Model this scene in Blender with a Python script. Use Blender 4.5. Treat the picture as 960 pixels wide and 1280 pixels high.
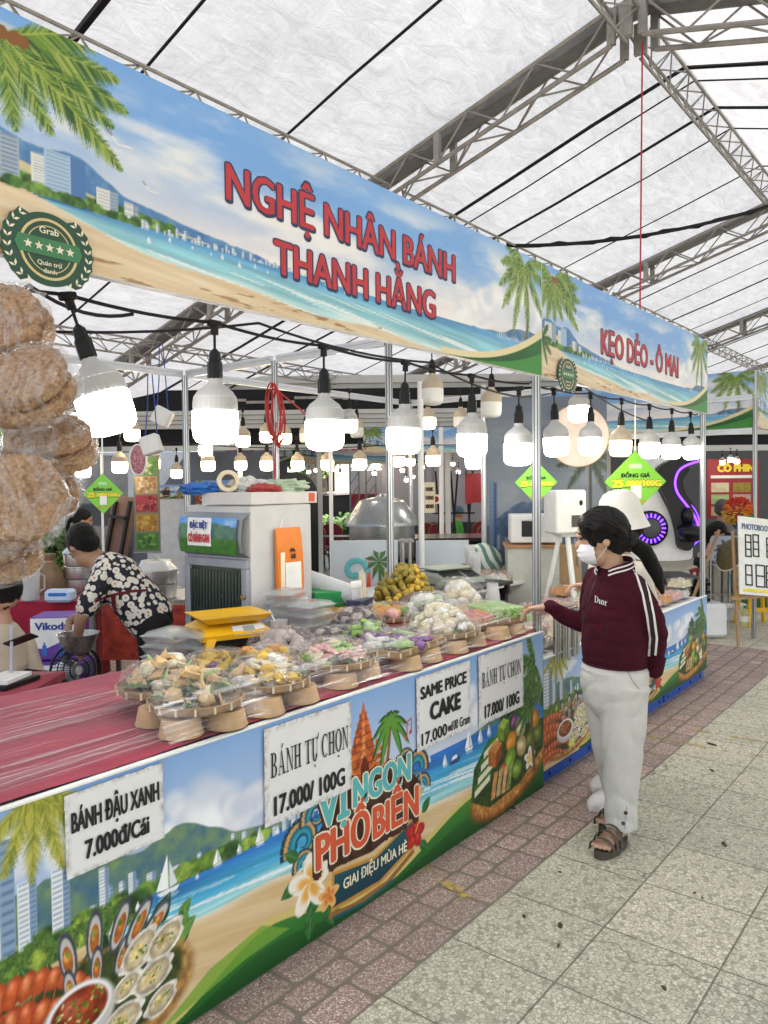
# Food stall row under a white marquee. World: X along the stall fronts (away), Y into the stalls, Z up.
import bpy,bmesh,math,random
import numpy as np
from mathutils import Vector,Matrix,Quaternion,noise as mnoise
from mathutils.bvhtree import BVHTree
for o in list(bpy.data.objects):
    bpy.data.objects.remove(o)
SC=bpy.context.scene
COL=SC.collection
R_=math.radians
# ------ camera
CAM=np.array([0.0,0.0,1.65])
FPX,YAW,PITCH,ROLL=956.8,0.6791,0.0330,-0.0104
_F=np.array([math.cos(YAW)*math.cos(PITCH),math.sin(YAW)*math.cos(PITCH),-math.sin(PITCH)])
_R0=np.array([math.sin(YAW),-math.cos(YAW),0.0]);_U0=np.cross(_R0,_F)
_R=math.cos(ROLL)*_R0+math.sin(ROLL)*_U0
_U=-math.sin(ROLL)*_R0+math.cos(ROLL)*_U0
cd=bpy.data.cameras.new('camera');cam=bpy.data.objects.new('camera',cd);COL.objects.link(cam)
cd.sensor_fit='HORIZONTAL';cd.sensor_width=36.0;cd.lens=36.0*FPX/960.0
cd.clip_start=0.05;cd.clip_end=2000.0
cam.matrix_world=Matrix(((_R[0],_U[0],-_F[0],CAM[0]),(_R[1],_U[1],-_F[1],CAM[1]),
                           (_R[2],_U[2],-_F[2],CAM[2]),(0,0,0,1)))
SC.camera=cam
# ------ world, sun, exposure
SUN_EL,SUN_AZ=R_(58),R_(205)
w=bpy.data.worlds.new('World');SC.world=w;w.use_nodes=True
nt=w.node_tree;nt.nodes.clear()
sky=nt.nodes.new('ShaderNodeTexSky');sky.sky_type='NISHITA';sky.sun_disc=False
sky.sun_elevation=SUN_EL;sky.sun_rotation=SUN_AZ;sky.air_density=1.0;sky.dust_density=2.0
bg=nt.nodes.new('ShaderNodeBackground');bg.inputs['Strength'].default_value=0.13
wo=nt.nodes.new('ShaderNodeOutputWorld')
nt.links.new(sky.outputs[0],bg.inputs[0]);nt.links.new(bg.outputs[0],wo.inputs[0])
sd=bpy.data.lights.new('sun','SUN');sd.energy=4.6;sd.angle=R_(0.5);sd.color=(1.0,0.95,0.88)
sun=bpy.data.objects.new('sun',sd);COL.objects.link(sun)
_sv=Vector((math.sin(SUN_AZ)*math.cos(SUN_EL),math.cos(SUN_AZ)*math.cos(SUN_EL),math.sin(SUN_EL)))
sun.rotation_euler=_sv.to_track_quat('Z','Y').to_euler();sun.location=(0,0,30)
SC.view_settings.view_transform='Standard';SC.view_settings.look='None'
SC.view_settings.exposure=1.46;SC.view_settings.gamma=1.0;SC.view_settings.use_curve_mapping=False
SC.render.engine='CYCLES'
SC.cycles.max_bounces=10;SC.cycles.diffuse_bounces=4;SC.cycles.glossy_bounces=3
SC.cycles.transparent_max_bounces=24;SC.cycles.transmission_bounces=6
SC.cycles.sample_clamp_indirect=6.0;SC.cycles.caustics_reflective=False;SC.cycles.caustics_refractive=False
SC.cycles.use_denoising=True
# ------ helpers
def ray(px,py):return _F+_R*(px-480)/FPX+_U*(640-py)/FPX
def at(px,py,X=None,Y=None,Z=None,d=None):
    """World point seen at a photo pixel, on a plane X=, Y=, Z= or at depth d."""
    r=ray(px,py)
    t=d if d is not None else(X/r[0]if X is not None else(Y/r[1]if Y is not None else(Z-1.65)/r[2]))
    return Vector(CAM+t*r)
def lin(c):
    return tuple(((x/12.92)if x<=0.04045 else((x+0.055)/1.055)**2.4)for x in c)
def hexc(s,k=1.0):
    return tuple(v*k for v in lin([int(s[i:i+2],16)/255 for i in(0,2,4)]))
class N:
    """Tiny node-graph writer."""
    def __init__(s,mat):s.t=mat.node_tree
    def node(s,kind,**kw):
        n=s.t.nodes.new(kind)
        for k,v in kw.items():setattr(n,k,v)
        return n
    def put(s,sock,v):
        if isinstance(v,bpy.types.NodeSocket):s.t.links.new(v,sock)
        elif isinstance(v,(tuple,list))and sock.type=='RGBA' and len(v)==3:sock.default_value=(*v,1)
        else:sock.default_value=v
    def m(s,op,a,b=None,c=None):
        n=s.node('ShaderNodeMath',operation=op)
        for i,v in enumerate((a,b,c)):
            if v is not None:s.put(n.inputs[i],v)
        return n.outputs[0]
    def mix(s,f,a,b,mode='MIX'):
        n=s.node('ShaderNodeMix',data_type='RGBA',blend_type=mode)
        s.put(n.inputs[0],f);s.put(n.inputs[6],a);s.put(n.inputs[7],b);return n.outputs[2]
    def ramp(s,v,stops,interp='LINEAR'):
        n=s.node('ShaderNodeValToRGB');s.put(n.inputs[0],v);e=n.color_ramp.elements
        n.color_ramp.interpolation=interp
        while len(e)<len(stops):e.new(0.5)
        for el,(p,c)in zip(e,stops):
            el.position=p;el.color=(*c,1)if len(c)==3 else c
        return n.outputs[0]
    def gray(s,v,a,b):return s.ramp(v,[(a,(0,0,0)),(b,(1,1,1))])
    def coord(s,which='Object'):return s.node('ShaderNodeTexCoord').outputs[which]
    def mapping(s,v,scale=(1,1,1),rot=(0,0,0),loc=(0,0,0)):
        n=s.node('ShaderNodeMapping');s.put(n.inputs['Vector'],v)
        n.inputs['Scale'].default_value=scale;n.inputs['Rotation'].default_value=rot;n.inputs['Location'].default_value=loc
        return n.outputs[0]
    def noise(s,v,scale,detail=4,rough=.55,dist=0.0):
        n=s.node('ShaderNodeTexNoise');s.put(n.inputs['Vector'],v)
        n.inputs['Scale'].default_value=scale;n.inputs['Detail'].default_value=detail
        n.inputs['Roughness'].default_value=rough;n.inputs['Distortion'].default_value=dist
        return n.outputs[0]
    def voro(s,v,scale,feature='F1',rnd=1.0,out='Distance'):
        n=s.node('ShaderNodeTexVoronoi',feature=feature);s.put(n.inputs['Vector'],v)
        n.inputs['Scale'].default_value=scale;n.inputs['Randomness'].default_value=rnd
        return n.outputs[out]
    def bump(s,h,strength=.3,dist=.01):
        n=s.node('ShaderNodeBump');s.put(n.inputs['Height'],h)
        n.inputs['Strength'].default_value=strength;n.inputs['Distance'].default_value=dist
        return n.outputs[0]
MATS={}
def new_mat(name):
    m=bpy.data.materials.new(name);m.use_nodes=True
    b=m.node_tree.nodes['Principled BSDF']
    return m,N(m),b
def mat(name,col,rough=.55,metal=0.0,var=.12,scale=9.0,bump=0.0,bscale=40.0,spec=.4,alpha=None,trans=0.0,emit=None,sheen=0,vcol=False,coat=0,stretch=None):
    """Principled material whose colour and gloss wander a little over the surface."""
    if name in MATS:return MATS[name]
    m,n,b=new_mat(name)
    co=n.coord('Object')
    if stretch:co=n.mapping(co,scale=stretch)
    f=n.noise(co,scale,5,.6)
    base=col
    if vcol:
        base=n.node('ShaderNodeAttribute',attribute_name='Col').outputs['Color']
        c=n.mix(1.0,base,n.ramp(f,[(.25,(1-var,)*3),(.75,(1+var*.3,)*3)]),'MULTIPLY')
    else:
        dk=tuple(max(0,x*(1-var))for x in col);lt=tuple(min(1,x*(1+var*.8))for x in col)
        c=n.ramp(f,[(.28,dk),(.72,lt)])
    n.put(b.inputs['Base Color'],c)
    n.put(b.inputs['Roughness'],n.m('ADD',n.m('MULTIPLY',n.noise(co,scale*3,3),.18),max(0,rough-.09)))
    b.inputs['Metallic'].default_value=metal
    b.inputs['Specular IOR Level'].default_value=spec
    if trans:b.inputs['Transmission Weight'].default_value=trans
    if coat:b.inputs['Coat Weight'].default_value=coat
    if sheen:b.inputs['Sheen Weight'].default_value=sheen
    if alpha is not None:b.inputs['Alpha'].default_value=alpha
    if emit:b.inputs['Emission Color'].default_value=(*emit[:3],1);b.inputs['Emission Strength'].default_value=emit[3]
    if bump:
        n.put(b.inputs['Normal'],n.bump(n.noise(co,bscale,4,.6),bump,.01))
    MATS[name]=m
    return m
class MB:
    """Collects shapes; build() links them as ONE mesh object."""
    def __init__(s):s.v=[];s.f=[];s.c=None;s.uv=None
    def add(s,vs,fs):
        o=len(s.v);s.v.extend(tuple(float(x)for x in p)for p in vs);s.f.extend(tuple(i+o for i in f)for f in fs)
        return s
    def box(s,c,size,rot=None,bev=0.0):
        cx,cy,cz=c;hx,hy,hz=size[0]/2,size[1]/2,size[2]/2
        if bev<=0:
            P=[Vector((x*hx,y*hy,z*hz))for z in(-1,1)for y in(-1,1)for x in(-1,1)]
            Fs=[(0,2,3,1),(4,5,7,6),(0,1,5,4),(2,6,7,3),(0,4,6,2),(1,3,7,5)]
        else:
            b=min(bev,hx*.9,hy*.9,hz*.9);P=[];Fs=[]
            # rounded-corner outline in xy, with chamfered top and bottom rings
            ring=[]
            for(sx,sy,a0)in((1,1,0),(-1,1,90),(-1,-1,180),(1,-1,270)):
                for k in range(4):
                    a=R_(a0+30*k);ring.append((sx*(hx-b)+b*math.cos(a),sy*(hy-b)+b*math.sin(a),math.cos(a),math.sin(a)))
            n=len(ring)
            for(z,ins)in((-hz,b*.7),(-hz+b*.7,0),(hz-b*.7,0),(hz,b*.7)):
                for(x,y,nx,ny)in ring:P.append(Vector((x-nx*ins,y-ny*ins,z)))
            for r in range(3):
                for k in range(n):Fs.append((r*n+k,r*n+(k+1)%n,(r+1)*n+(k+1)%n,(r+1)*n+k))
            Fs.append(tuple(range(n-1,-1,-1)));Fs.append(tuple(range(3*n,4*n)))
        if rot is not None:
            q=rot if isinstance(rot,(Matrix,Quaternion))else Matrix.Rotation(rot,3,'Z')
            P=[q@p for p in P]
        return s.add([p+Vector(c)for p in P],Fs)
    def tube(s,pts,r,seg=8,caps=True,closed=False):
        pts=[Vector(p)for p in pts];n=len(pts)
        rs=r if isinstance(r,(list,tuple))else[r]*n
        V=[];prev=None
        for i,p in enumerate(pts):
            if closed:d=pts[(i+1)%n]-pts[i-1]
            else:d=pts[min(i+1,n-1)]-pts[max(i-1,0)]
            if d.length<1e-9:d=Vector((0,0,1))
            d.normalize()
            if prev is None:
                a=Vector((0,0,1))if abs(d.z)<.9 else Vector((1,0,0));u=d.cross(a).normalized()
            else:
                u=prev-d*prev.dot(d)
                u=u.normalized()if u.length>1e-6 else d.orthogonal().normalized()
            prev=u;v=d.cross(u)
            for k in range(seg):
                t=2*math.pi*k/seg;V.append(p+(u*math.cos(t)+v*math.sin(t))*rs[i])
        Fs=[]
        for i in range(n if closed else n-1):
            j=(i+1)%n
            for k in range(seg):Fs.append((i*seg+k,i*seg+(k+1)%seg,j*seg+(k+1)%seg,j*seg+k))
        if caps and not closed:
            Fs.append(tuple(range(seg-1,-1,-1)));Fs.append(tuple(range((n-1)*seg,n*seg)))
        return s.add(V,Fs)
    def lathe(s,prof,c=(0,0,0),seg=24,M=None,ribs=0,rib=0.0,cap0=True,cap1=True):
        V=[];Fs=[]
        for(r,z)in prof:
            for k in range(seg):
                a=2*math.pi*k/seg
                rr=r
                if ribs:rr=r*(1+rib*math.cos(ribs*a))
                p=Vector((rr*math.cos(a),rr*math.sin(a),z))
                if M is not None:p=M@p
                V.append(p+Vector(c))
        n=len(prof)
        for i in range(n-1):
            for k in range(seg):Fs.append((i*seg+k,i*seg+(k+1)%seg,(i+1)*seg+(k+1)%seg,(i+1)*seg+k))
        if cap0:Fs.append(tuple(range(seg-1,-1,-1)))
        if cap1:Fs.append(tuple(range((n-1)*seg,n*seg)))
        return s.add(V,Fs)
    def ell(s,c,r,rot=None,seg=16,rings=9,amp=0.0,freq=6.0,seed=0.0,fl=None):
        V=[];Fs=[]
        for i in range(rings+1):
            ph=math.pi*i/rings
            for k in range(seg):
                th=2*math.pi*k/seg
                d=Vector((math.sin(ph)*math.cos(th),math.sin(ph)*math.sin(th),math.cos(ph)))
                k2=1+amp*mnoise.noise(d*freq*.5+Vector((seed,seed*1.7,-seed)))if amp else 1
                p=Vector((d.x*r[0]*k2,d.y*r[1]*k2,d.z*r[2]*k2))
                if fl is not None and p.z<fl:p.z=fl
                if rot is not None:p=rot@p
                V.append(p+Vector(c))
        for i in range(rings):
            for k in range(seg):Fs.append((i*seg+k,(i+1)*seg+k,(i+1)*seg+(k+1)%seg,i*seg+(k+1)%seg))
        return s.add(V,Fs)
    def prism(s,poly,O,ex,ey,th):
        """Flat outline (2-D points) on axes ex, ey at O, given thickness th along ex x ey."""
        ex=Vector(ex);ey=Vector(ey);n=ex.cross(ey).normalized();O=Vector(O);k=len(poly)
        A=[O+ex*x+ey*y for x,y in poly];B=[p+n*th for p in A]
        Fs=[tuple(range(k-1,-1,-1)),tuple(range(k,2*k))]
        for i in range(k):Fs.append((i,(i+1)%k,k+(i+1)%k,k+i))
        return s.add(A+B,Fs)
    def quad(s,a,b,c,d):return s.add([a,b,c,d],[(0,1,2,3)])
    def loft(s,rings,cap=True,closed=True):
        n=len(rings[0]);V=[p for r in rings for p in r];Fs=[]
        for i in range(len(rings)-1):
            for k in range(n if closed else n-1):
                Fs.append((i*n+k,i*n+(k+1)%n,(i+1)*n+(k+1)%n,(i+1)*n+k))
        if cap and closed:
            Fs.append(tuple(range(n-1,-1,-1)));Fs.append(tuple(range((len(rings)-1)*n,len(rings)*n)))
        return s.add(V,Fs)
    def mesh(s,name):
        me=bpy.data.meshes.new(name);me.from_pydata(s.v,[],s.f);me.update();return me
    def build(s,name,m=None,parent=None,smooth=True,ang=40,origin=None):
        me=s.mesh(name)
        bm=bmesh.new();bm.from_mesh(me)
        bmesh.ops.recalc_face_normals(bm,faces=bm.faces[:]);bm.to_mesh(me);bm.free()
        return link(me,name,m,parent,smooth,ang,origin)
def link(me,name,m=None,parent=None,smooth=True,ang=40,origin=None):
    o=bpy.data.objects.new(name,me);COL.objects.link(o)
    if m is not None:me.materials.append(m)
    if smooth and len(me.polygons):
        me.polygons.foreach_set('use_smooth',[True]*len(me.polygons))
        try:me.set_sharp_from_angle(angle=R_(ang))
        except Exception:pass
    if parent is not None:
        o.parent=parent
        wm=parent_world(parent)
        if origin is None:o.matrix_parent_inverse=wm.inverted()
    return o
def parent_world(p):
    M=p.matrix_basis.copy()
    if p.parent is not None:M=parent_world(p.parent)@p.matrix_parent_inverse@M
    return M
def tag(o,label=None,cat=None,group=None,kind=None):
    if label:o['label']=label
    if cat:o['category']=cat
    if group:o['group']=group
    if kind:o['kind']=kind
    return o
def thing(name,loc,label,cat,group=None,rotz=0.0):
    o=bpy.data.objects.new(name,None);COL.objects.link(o);o.empty_display_size=.05
    o.location=loc;o.rotation_euler=(0,0,rotz)
    return tag(o,label,cat,group)
def copy_tree(src,parent=None):
    c=src.copy();COL.objects.link(c)
    if parent is not None:c.parent=parent
    for ch in list(src.children):copy_tree(ch,c)
    return c
def place(src,loc,rot=None,scale=None,label=None,group=None):
    c=copy_tree(src);c.location=loc
    if rot is not None:c.rotation_euler=rot
    if scale is not None:c.scale=scale
    if label:c['label']=label
    if group:c['group']=group
    return c
# local-space building: shapes made at the origin, parented to an Empty placed in the world
def part(mb,name,m,parent,smooth=True,ang=40):
    return mb.build(name,m,parent,smooth,ang,origin=True)
_TC={}
def _glyphs(body):
    if body in _TC:return _TC[body]
    c=bpy.data.curves.new('t','FONT');c.body=body;c.resolution_u=3
    o=bpy.data.objects.new('t',c);COL.objects.link(o)
    dg=bpy.context.evaluated_depsgraph_get()
    me=bpy.data.meshes.new_from_object(o.evaluated_get(dg));bpy.data.objects.remove(o);bpy.data.curves.remove(c)
    a=np.empty(len(me.vertices)*3,dtype=np.float32);me.vertices.foreach_get('co',a)
    fs=[tuple(p.vertices)for p in me.polygons];bpy.data.meshes.remove(me)
    _TC[body]=(a.reshape(-1,3),fs);return _TC[body]
def text_mesh(body,O,ex,ey,w=None,h=None,bold=0.0,align='C',lift=0.0):
    """Lettering as a mesh: O is the centre (align C) or left middle (L); fitted to width w and cap height h.
    bold thickens every stroke by that share of the cap height."""
    a,fs=_glyphs(body);a=a.copy()
    x0,x1=a[:,0].min(),a[:,0].max();cap=0.73
    r=bold*(h or 0.1)
    sx=((w-2*r)/(x1-x0))if w else(h/cap);sy=(h/cap)if h else sx
    rx=min(r,.15*(w or h*len(body)*.6)/max(1,len(body)))
    a[:,0]=(a[:,0]-((x0+x1)/2 if align=='C' else x0))*sx;a[:,1]=(a[:,1]-cap/2)*sy
    ex=np.array(Vector(ex).normalized());ey=np.array(Vector(ey).normalized());nz=np.cross(ex,ey)
    vs=[];F=[];n=9 if bold>0 else 1
    for k in range(n):
        dx,dy=(0,0)if k==0 else(rx*math.cos(k*math.pi/4),r*.62*math.sin(k*math.pi/4))
        wv=np.array(O)[None,:]+(a[:,:1]+dx)*ex+(a[:,1:2]+dy)*ey+(lift+k*.00003)*nz
        o=len(vs);vs+=[tuple(map(float,p))for p in wv];F+=[tuple(i+o for i in f)for f in fs]
    return vs,F
def add_text(mb,*a,**k):
    v,f=text_mesh(*a,**k);mb.add(v,f);return mb
# serif capitals on a unit cap height (strokes as polygons), with Vietnamese marks
def _bx(x0,y0,x1,y1):return[(x0,y0),(x1,y0),(x1,y1),(x0,y1)]
def _arc(cx,cy,rx,ry,rx2,ry2,a0,a1,n=14):
    A=[(cx+rx*math.cos(R_(a0+(a1-a0)*i/n)),cy+ry*math.sin(R_(a0+(a1-a0)*i/n)))for i in range(n+1)]
    B=[(cx+rx2*math.cos(R_(a0+(a1-a0)*i/n)),cy+ry2*math.sin(R_(a0+(a1-a0)*i/n)))for i in range(n+1)]
    return[[A[i],A[i+1],B[i+1],B[i]]for i in range(n)]
def serif_glyph(ch):
    T,t=.15,.05
    if ch=='B':
        return[_bx(.08,0,.08+T,1),_bx(0,0,.3,t),_bx(0,1-t,.3,1),_bx(.2,.5-t/2,.34,.5+t/2)]+_arc(.3,.75,.27,.25,.12,.2,-90,90)+_arc(.3,.25,.32,.27,.16,.22,-90,90),.66
    if ch=='A':
        return[[(.09,0),(.14,0),(.37,.9),(.35,1)],[(.33,1),(.41,1),(.68,0),(.52,0)],_bx(.17,.3,.56,.35),_bx(0,0,.24,t),_bx(.44,0,.78,t)],.78
    if ch=='N':
        return[_bx(.1,0,.16,1),_bx(.6,0,.66,1),[(.06,1),(.22,1),(.66,0),(.58,0)],_bx(0,0,.26,t),_bx(.5,1-t,.76,1),_bx(0,1-t,.2,1)],.76
    if ch=='H':
        return[_bx(.09,0,.09+T,1),_bx(.52,0,.52+T,1),_bx(.2,.48,.56,.54)]+[_bx(x,y,x+.33,y+t)for x in(0,.43)for y in(0,1-t)],.76
    if ch=='T':
        return[_bx(.26,0,.26+T,1),_bx(.14,0,.53,t),_bx(0,1-t,.67,1),_bx(0,.78,.04,1),_bx(.63,.78,.67,1)],.67
    if ch=='U':
        return[_bx(.09,.3,.09+T,1),_bx(.56,.3,.61,1),_bx(0,1-t,.33,1),_bx(.46,1-t,.72,1)]+_arc(.35,.3,.26,.32,.11,.25,180,360),.72
    if ch=='C':
        return _arc(.38,.5,.38,.52,.22,.46,50,310,20)+[_bx(.62,.68,.66,.97)],.7
    if ch=='O':
        return _arc(.38,.5,.38,.52,.22,.46,0,360,26),.76
    if ch=='D':
        return[_bx(.08,0,.08+T,1),_bx(0,0,.3,t),_bx(0,1-t,.3,1)]+_arc(.28,.5,.44,.5,.28,.45,-90,90),.74
    if ch=='i':
        return[_bx(.08,0,.08+T,.66),_bx(0,0,.31,t),_bx(0,.66-t,.2,.66)],.33
    if ch=='o':
        return _arc(.26,.33,.26,.35,.12,.28,0,360,20),.54
    if ch=='r':
        return[_bx(.08,0,.08+T,.66),_bx(0,0,.33,t),_bx(0,.66-t,.2,.66),[(.2,.5),(.44,.68),(.46,.5),(.36,.52)]],.48
    return[],.3
def serif_text(mb,body,O,ex,ey,w,h,lift=.001):
    ex=Vector(ex).normalized();ey=Vector(ey).normalized();nz=ex.cross(ey);O=Vector(O)
    items=[];x=0
    marks={'Á':('A','acute'),'Ự':('U','hook'),'Ọ':('O','dot')}
    for ch in body:
        b,mk=marks.get(ch,(ch,None));g,adv=serif_glyph(b)
        g=list(g)
        if mk=='acute':g.append([(.34,1.07),(.42,1.07),(.56,1.25),(.46,1.27)])
        if mk=='hook':g+=[[(.6,.95),(.66,.88),(.8,1.02),(.78,1.18),(.72,1.18),(.73,1.05)],_bx(.28,-.26,.4,-.14)]
        if mk=='dot':g.append(_bx(.32,-.26,.44,-.14))
        for p in g:items.append([(x+a,c)for a,c in p])
        x+=adv+.06
    s=w/x
    for i,p in enumerate(items):
        mb.add([O+ex*((a-x/2)*s)+ey*((c-.5)*h)+nz*(lift+.00002*(i%9))for a,c in p],[tuple(range(len(p)))])
    return mb
# ------ ground
def ground_material():
    m,n,b=new_mat('paving')
    co=n.coord('Object')
    sx=n.node('ShaderNodeSeparateXYZ');n.put(sx.inputs[0],co);X,Y=sx.outputs[0],sx.outputs[1]
    wob=n.m('MULTIPLY',n.m('SUBTRACT',n.noise(co,2.2,3),.5),.016)
    # terrazzo tiles 0.406 x 0.411 m
    tx=n.m('DIVIDE',n.m('ADD',n.m('SUBTRACT',X,2.283),wob),.4058);ty=n.m('DIVIDE',n.m('SUBTRACT',Y,1.545),.4108)
    ex=n.m('ABSOLUTE',n.m('SUBTRACT',n.m('FRACT',tx),.5));ey=n.m('ABSOLUTE',n.m('SUBTRACT',n.m('FRACT',ty),.5))
    e=n.m('ADD',n.m('MAXIMUM',ex,ey),n.m('MULTIPLY',n.m('SUBTRACT',n.noise(co,30,3),.5),.010))
    joint=n.gray(e,.4885,.4945)
    cell=n.node('ShaderNodeCombineXYZ');n.put(cell.inputs[0],n.m('FLOOR',tx));n.put(cell.inputs[1],n.m('FLOOR',ty))
    wn=n.node('ShaderNodeTexWhiteNoise',noise_dimensions='3D');n.put(wn.inputs['Vector'],cell.outputs[0])
    tint=wn.outputs['Value']
    big=n.voro(co,62,'DISTANCE_TO_EDGE');small=n.voro(co,130,'DISTANCE_TO_EDGE')
    cid=n.node('ShaderNodeTexVoronoi');n.put(cid.inputs['Vector'],co);cid.inputs['Scale'].default_value=62
    csep=n.node('ShaderNodeSeparateColor');n.put(csep.inputs[0],cid.outputs['Color'])
    chip=n.m('MULTIPLY',n.gray(big,.045,.10),n.gray(csep.outputs[0],.12,.2))
    chipc=n.ramp(csep.outputs[1],[(0,(.56,.515,.40)),(.4,(.66,.61,.48)),(.75,(.75,.705,.58)),(1,(.50,.47,.375))])
    matrix=n.mix(n.gray(small,.03,.12),(.25,.24,.185),(.42,.40,.31))
    terr=n.mix(chip,matrix,chipc)
    terr=n.mix(1.0,terr,n.ramp(tint,[(0,(.84,.86,.84)),(1,(1.04,1.03,1.0))]),'MULTIPLY')
    # cracks: a few wandering lines
    cw=n.node('ShaderNodeVectorMath',operation='ADD');n.put(cw.inputs[0],co)
    cn=n.node('ShaderNodeTexNoise');n.put(cn.inputs['Vector'],co);cn.inputs['Scale'].default_value=5
    cs=n.node('ShaderNodeVectorMath',operation='SCALE');n.put(cs.inputs[0],cn.outputs['Color']);cs.inputs['Scale'].default_value=.25
    n.put(cw.inputs[1],cs.outputs[0])
    crack=n.m('MULTIPLY',n.m('SUBTRACT',1.0,n.gray(n.voro(cw.outputs[0],1.15,'DISTANCE_TO_EDGE'),.002,.008)),n.gray(n.noise(co,1.3,2),.50,.56))
    terr=n.mix(n.m('MULTIPLY',crack,.8),terr,(.12,.11,.085))
    terr=n.mix(n.m('MULTIPLY',joint,.85),terr,(.10,.09,.072))
    # pavers: rows of large rounded blocks and rows of small ones
    p2=n.m('ADD',n.m('SUBTRACT',Y,1.545),n.m('MULTIPLY',wob,.9))
    row=n.m('FLOOR',n.m('DIVIDE',p2,.255));yy=n.m('SUBTRACT',p2,n.m('MULTIPLY',row,.255))
    isA=n.m('LESS_THAN',yy,.14)
    def block(pitch,ylo,yh,off):
        xx=n.m('DIVIDE',n.m('ADD',n.m('ADD',X,n.m('MULTIPLY',row,off)),wob),pitch)
        dx=n.m('SUBTRACT',pitch/2,n.m('MULTIPLY',n.m('ABSOLUTE',n.m('SUBTRACT',n.m('FRACT',xx),.5)),pitch))
        dy=n.m('SUBTRACT',yh/2,n.m('ABSOLUTE',n.m('SUBTRACT',n.m('SUBTRACT',yy,ylo),yh/2)))
        r=.03
        qx=n.m('MAXIMUM',n.m('SUBTRACT',r,dx),0.0);qy=n.m('MAXIMUM',n.m('SUBTRACT',r,dy),0.0)
        d=n.m('SUBTRACT',r,n.m('SQRT',n.m('ADD',n.m('MULTIPLY',qx,qx),n.m('MULTIPLY',qy,qy))))
        return d,n.m('FLOOR',xx)
    dA,iA=block(.232,0.0,.14,.116);dB,iB=block(.150,.14,.115,.055)
    dd=n.node('ShaderNodeMix');n.put(dd.inputs[0],isA);n.put(dd.inputs[2],dB);n.put(dd.inputs[3],dA);dist=dd.outputs[0]
    ii=n.node('ShaderNodeMix');n.put(ii.inputs[0],isA);n.put(ii.inputs[2],iB);n.put(ii.inputs[3],iA)
    pc=n.node('ShaderNodeCombineXYZ');n.put(pc.inputs[0],ii.outputs[0]);n.put(pc.inputs[1],n.m('ADD',row,n.m('MULTIPLY',isA,.5)))
    pw=n.node('ShaderNodeTexWhiteNoise',noise_dimensions='3D');n.put(pw.inputs['Vector'],pc.outputs[0])
    sp=n.node('ShaderNodeTexVoronoi');n.put(sp.inputs['Vector'],co);sp.inputs['Scale'].default_value=190
    ss=n.node('ShaderNodeSeparateColor');n.put(ss.inputs[0],sp.outputs['Color'])
    stone=n.ramp(ss.outputs[0],[(0,(.25,.165,.14)),(.45,(.37,.275,.245)),(.75,(.48,.39,.35)),(.9,(.66,.60,.54))],'CONSTANT')
    stone=n.mix(1.0,stone,n.ramp(pw.outputs['Value'],[(0,(.78,.76,.76)),(1,(1.05,1.0,.98))]),'MULTIPLY')
    pav=n.mix(n.gray(dist,.004,.010),(.165,.135,.105),stone)
    inr=n.m('MULTIPLY',n.m('GREATER_THAN',Y,1.545),n.m('LESS_THAN',X,8.2))
    col=n.mix(inr,terr,pav)
    # dirt
    dirt=n.gray(n.noise(co,.9,6,.65),.36,.72)
    col=n.mix(n.m('MULTIPLY',dirt,.34),col,(.20,.18,.13))
    spots=n.m('MULTIPLY',n.m('SUBTRACT',1.0,n.gray(n.voro(co,1.9),.008,.03)),n.gray(n.noise(co,3.1,1),.56,.60))
    col=n.mix(n.m('MULTIPLY',spots,.35),col,(.07,.06,.05))
    n.put(b.inputs['Base Color'],col)
    n.put(b.inputs['Roughness'],n.m('ADD',.50,n.m('MULTIPLY',n.noise(co,6,4),.3)))
    b.inputs['Specular IOR Level'].default_value=.35
    h=n.m('SUBTRACT',n.m('ADD',n.m('MULTIPLY',n.m('MULTIPLY',n.gray(dist,0,.014),inr),1.0),n.m('MULTIPLY',n.noise(co,90,3),.12)),
            n.m('MULTIPLY',n.m('MULTIPLY',joint,.5),n.m('SUBTRACT',1.0,inr)))
    n.put(b.inputs['Normal'],n.bump(h,.55,.006))
    return m
g=MB();g.quad((-60,-60,0),(140,-60,0),(140,140,0),(-60,140,0))
tag(g.build('ground',ground_material()),kind='structure')
# faded yellow painted lines
def paint_material():
    m,n,b=new_mat('faded_yellow_paint');co=n.coord('Object')
    n.put(b.inputs['Base Color'],n.ramp(n.noise(co,14,4),[(.3,(.42,.30,.06)),(.7,(.62,.46,.12))]))
    b.inputs['Roughness'].default_value=.7
    n.put(b.inputs['Alpha'],n.m('MULTIPLY',n.gray(n.noise(co,11,6,.7),.46,.60),.75))
    return m
YP=paint_material()
for k,(x0,y0,x1,y1,wd)in enumerate([(2.50,1.60,2.62,1.93,.045),(4.93,1.02,4.90,1.93,.05),(5.24,1.05,5.20,1.93,.045)]):
    mb=MB();mb.quad((x0,y0,.004),(x0+wd,y0,.004),(x1+wd,y1,.004),(x1,y1,.004))
    tag(mb.build('road_marking',YP),kind='structure')
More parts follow.
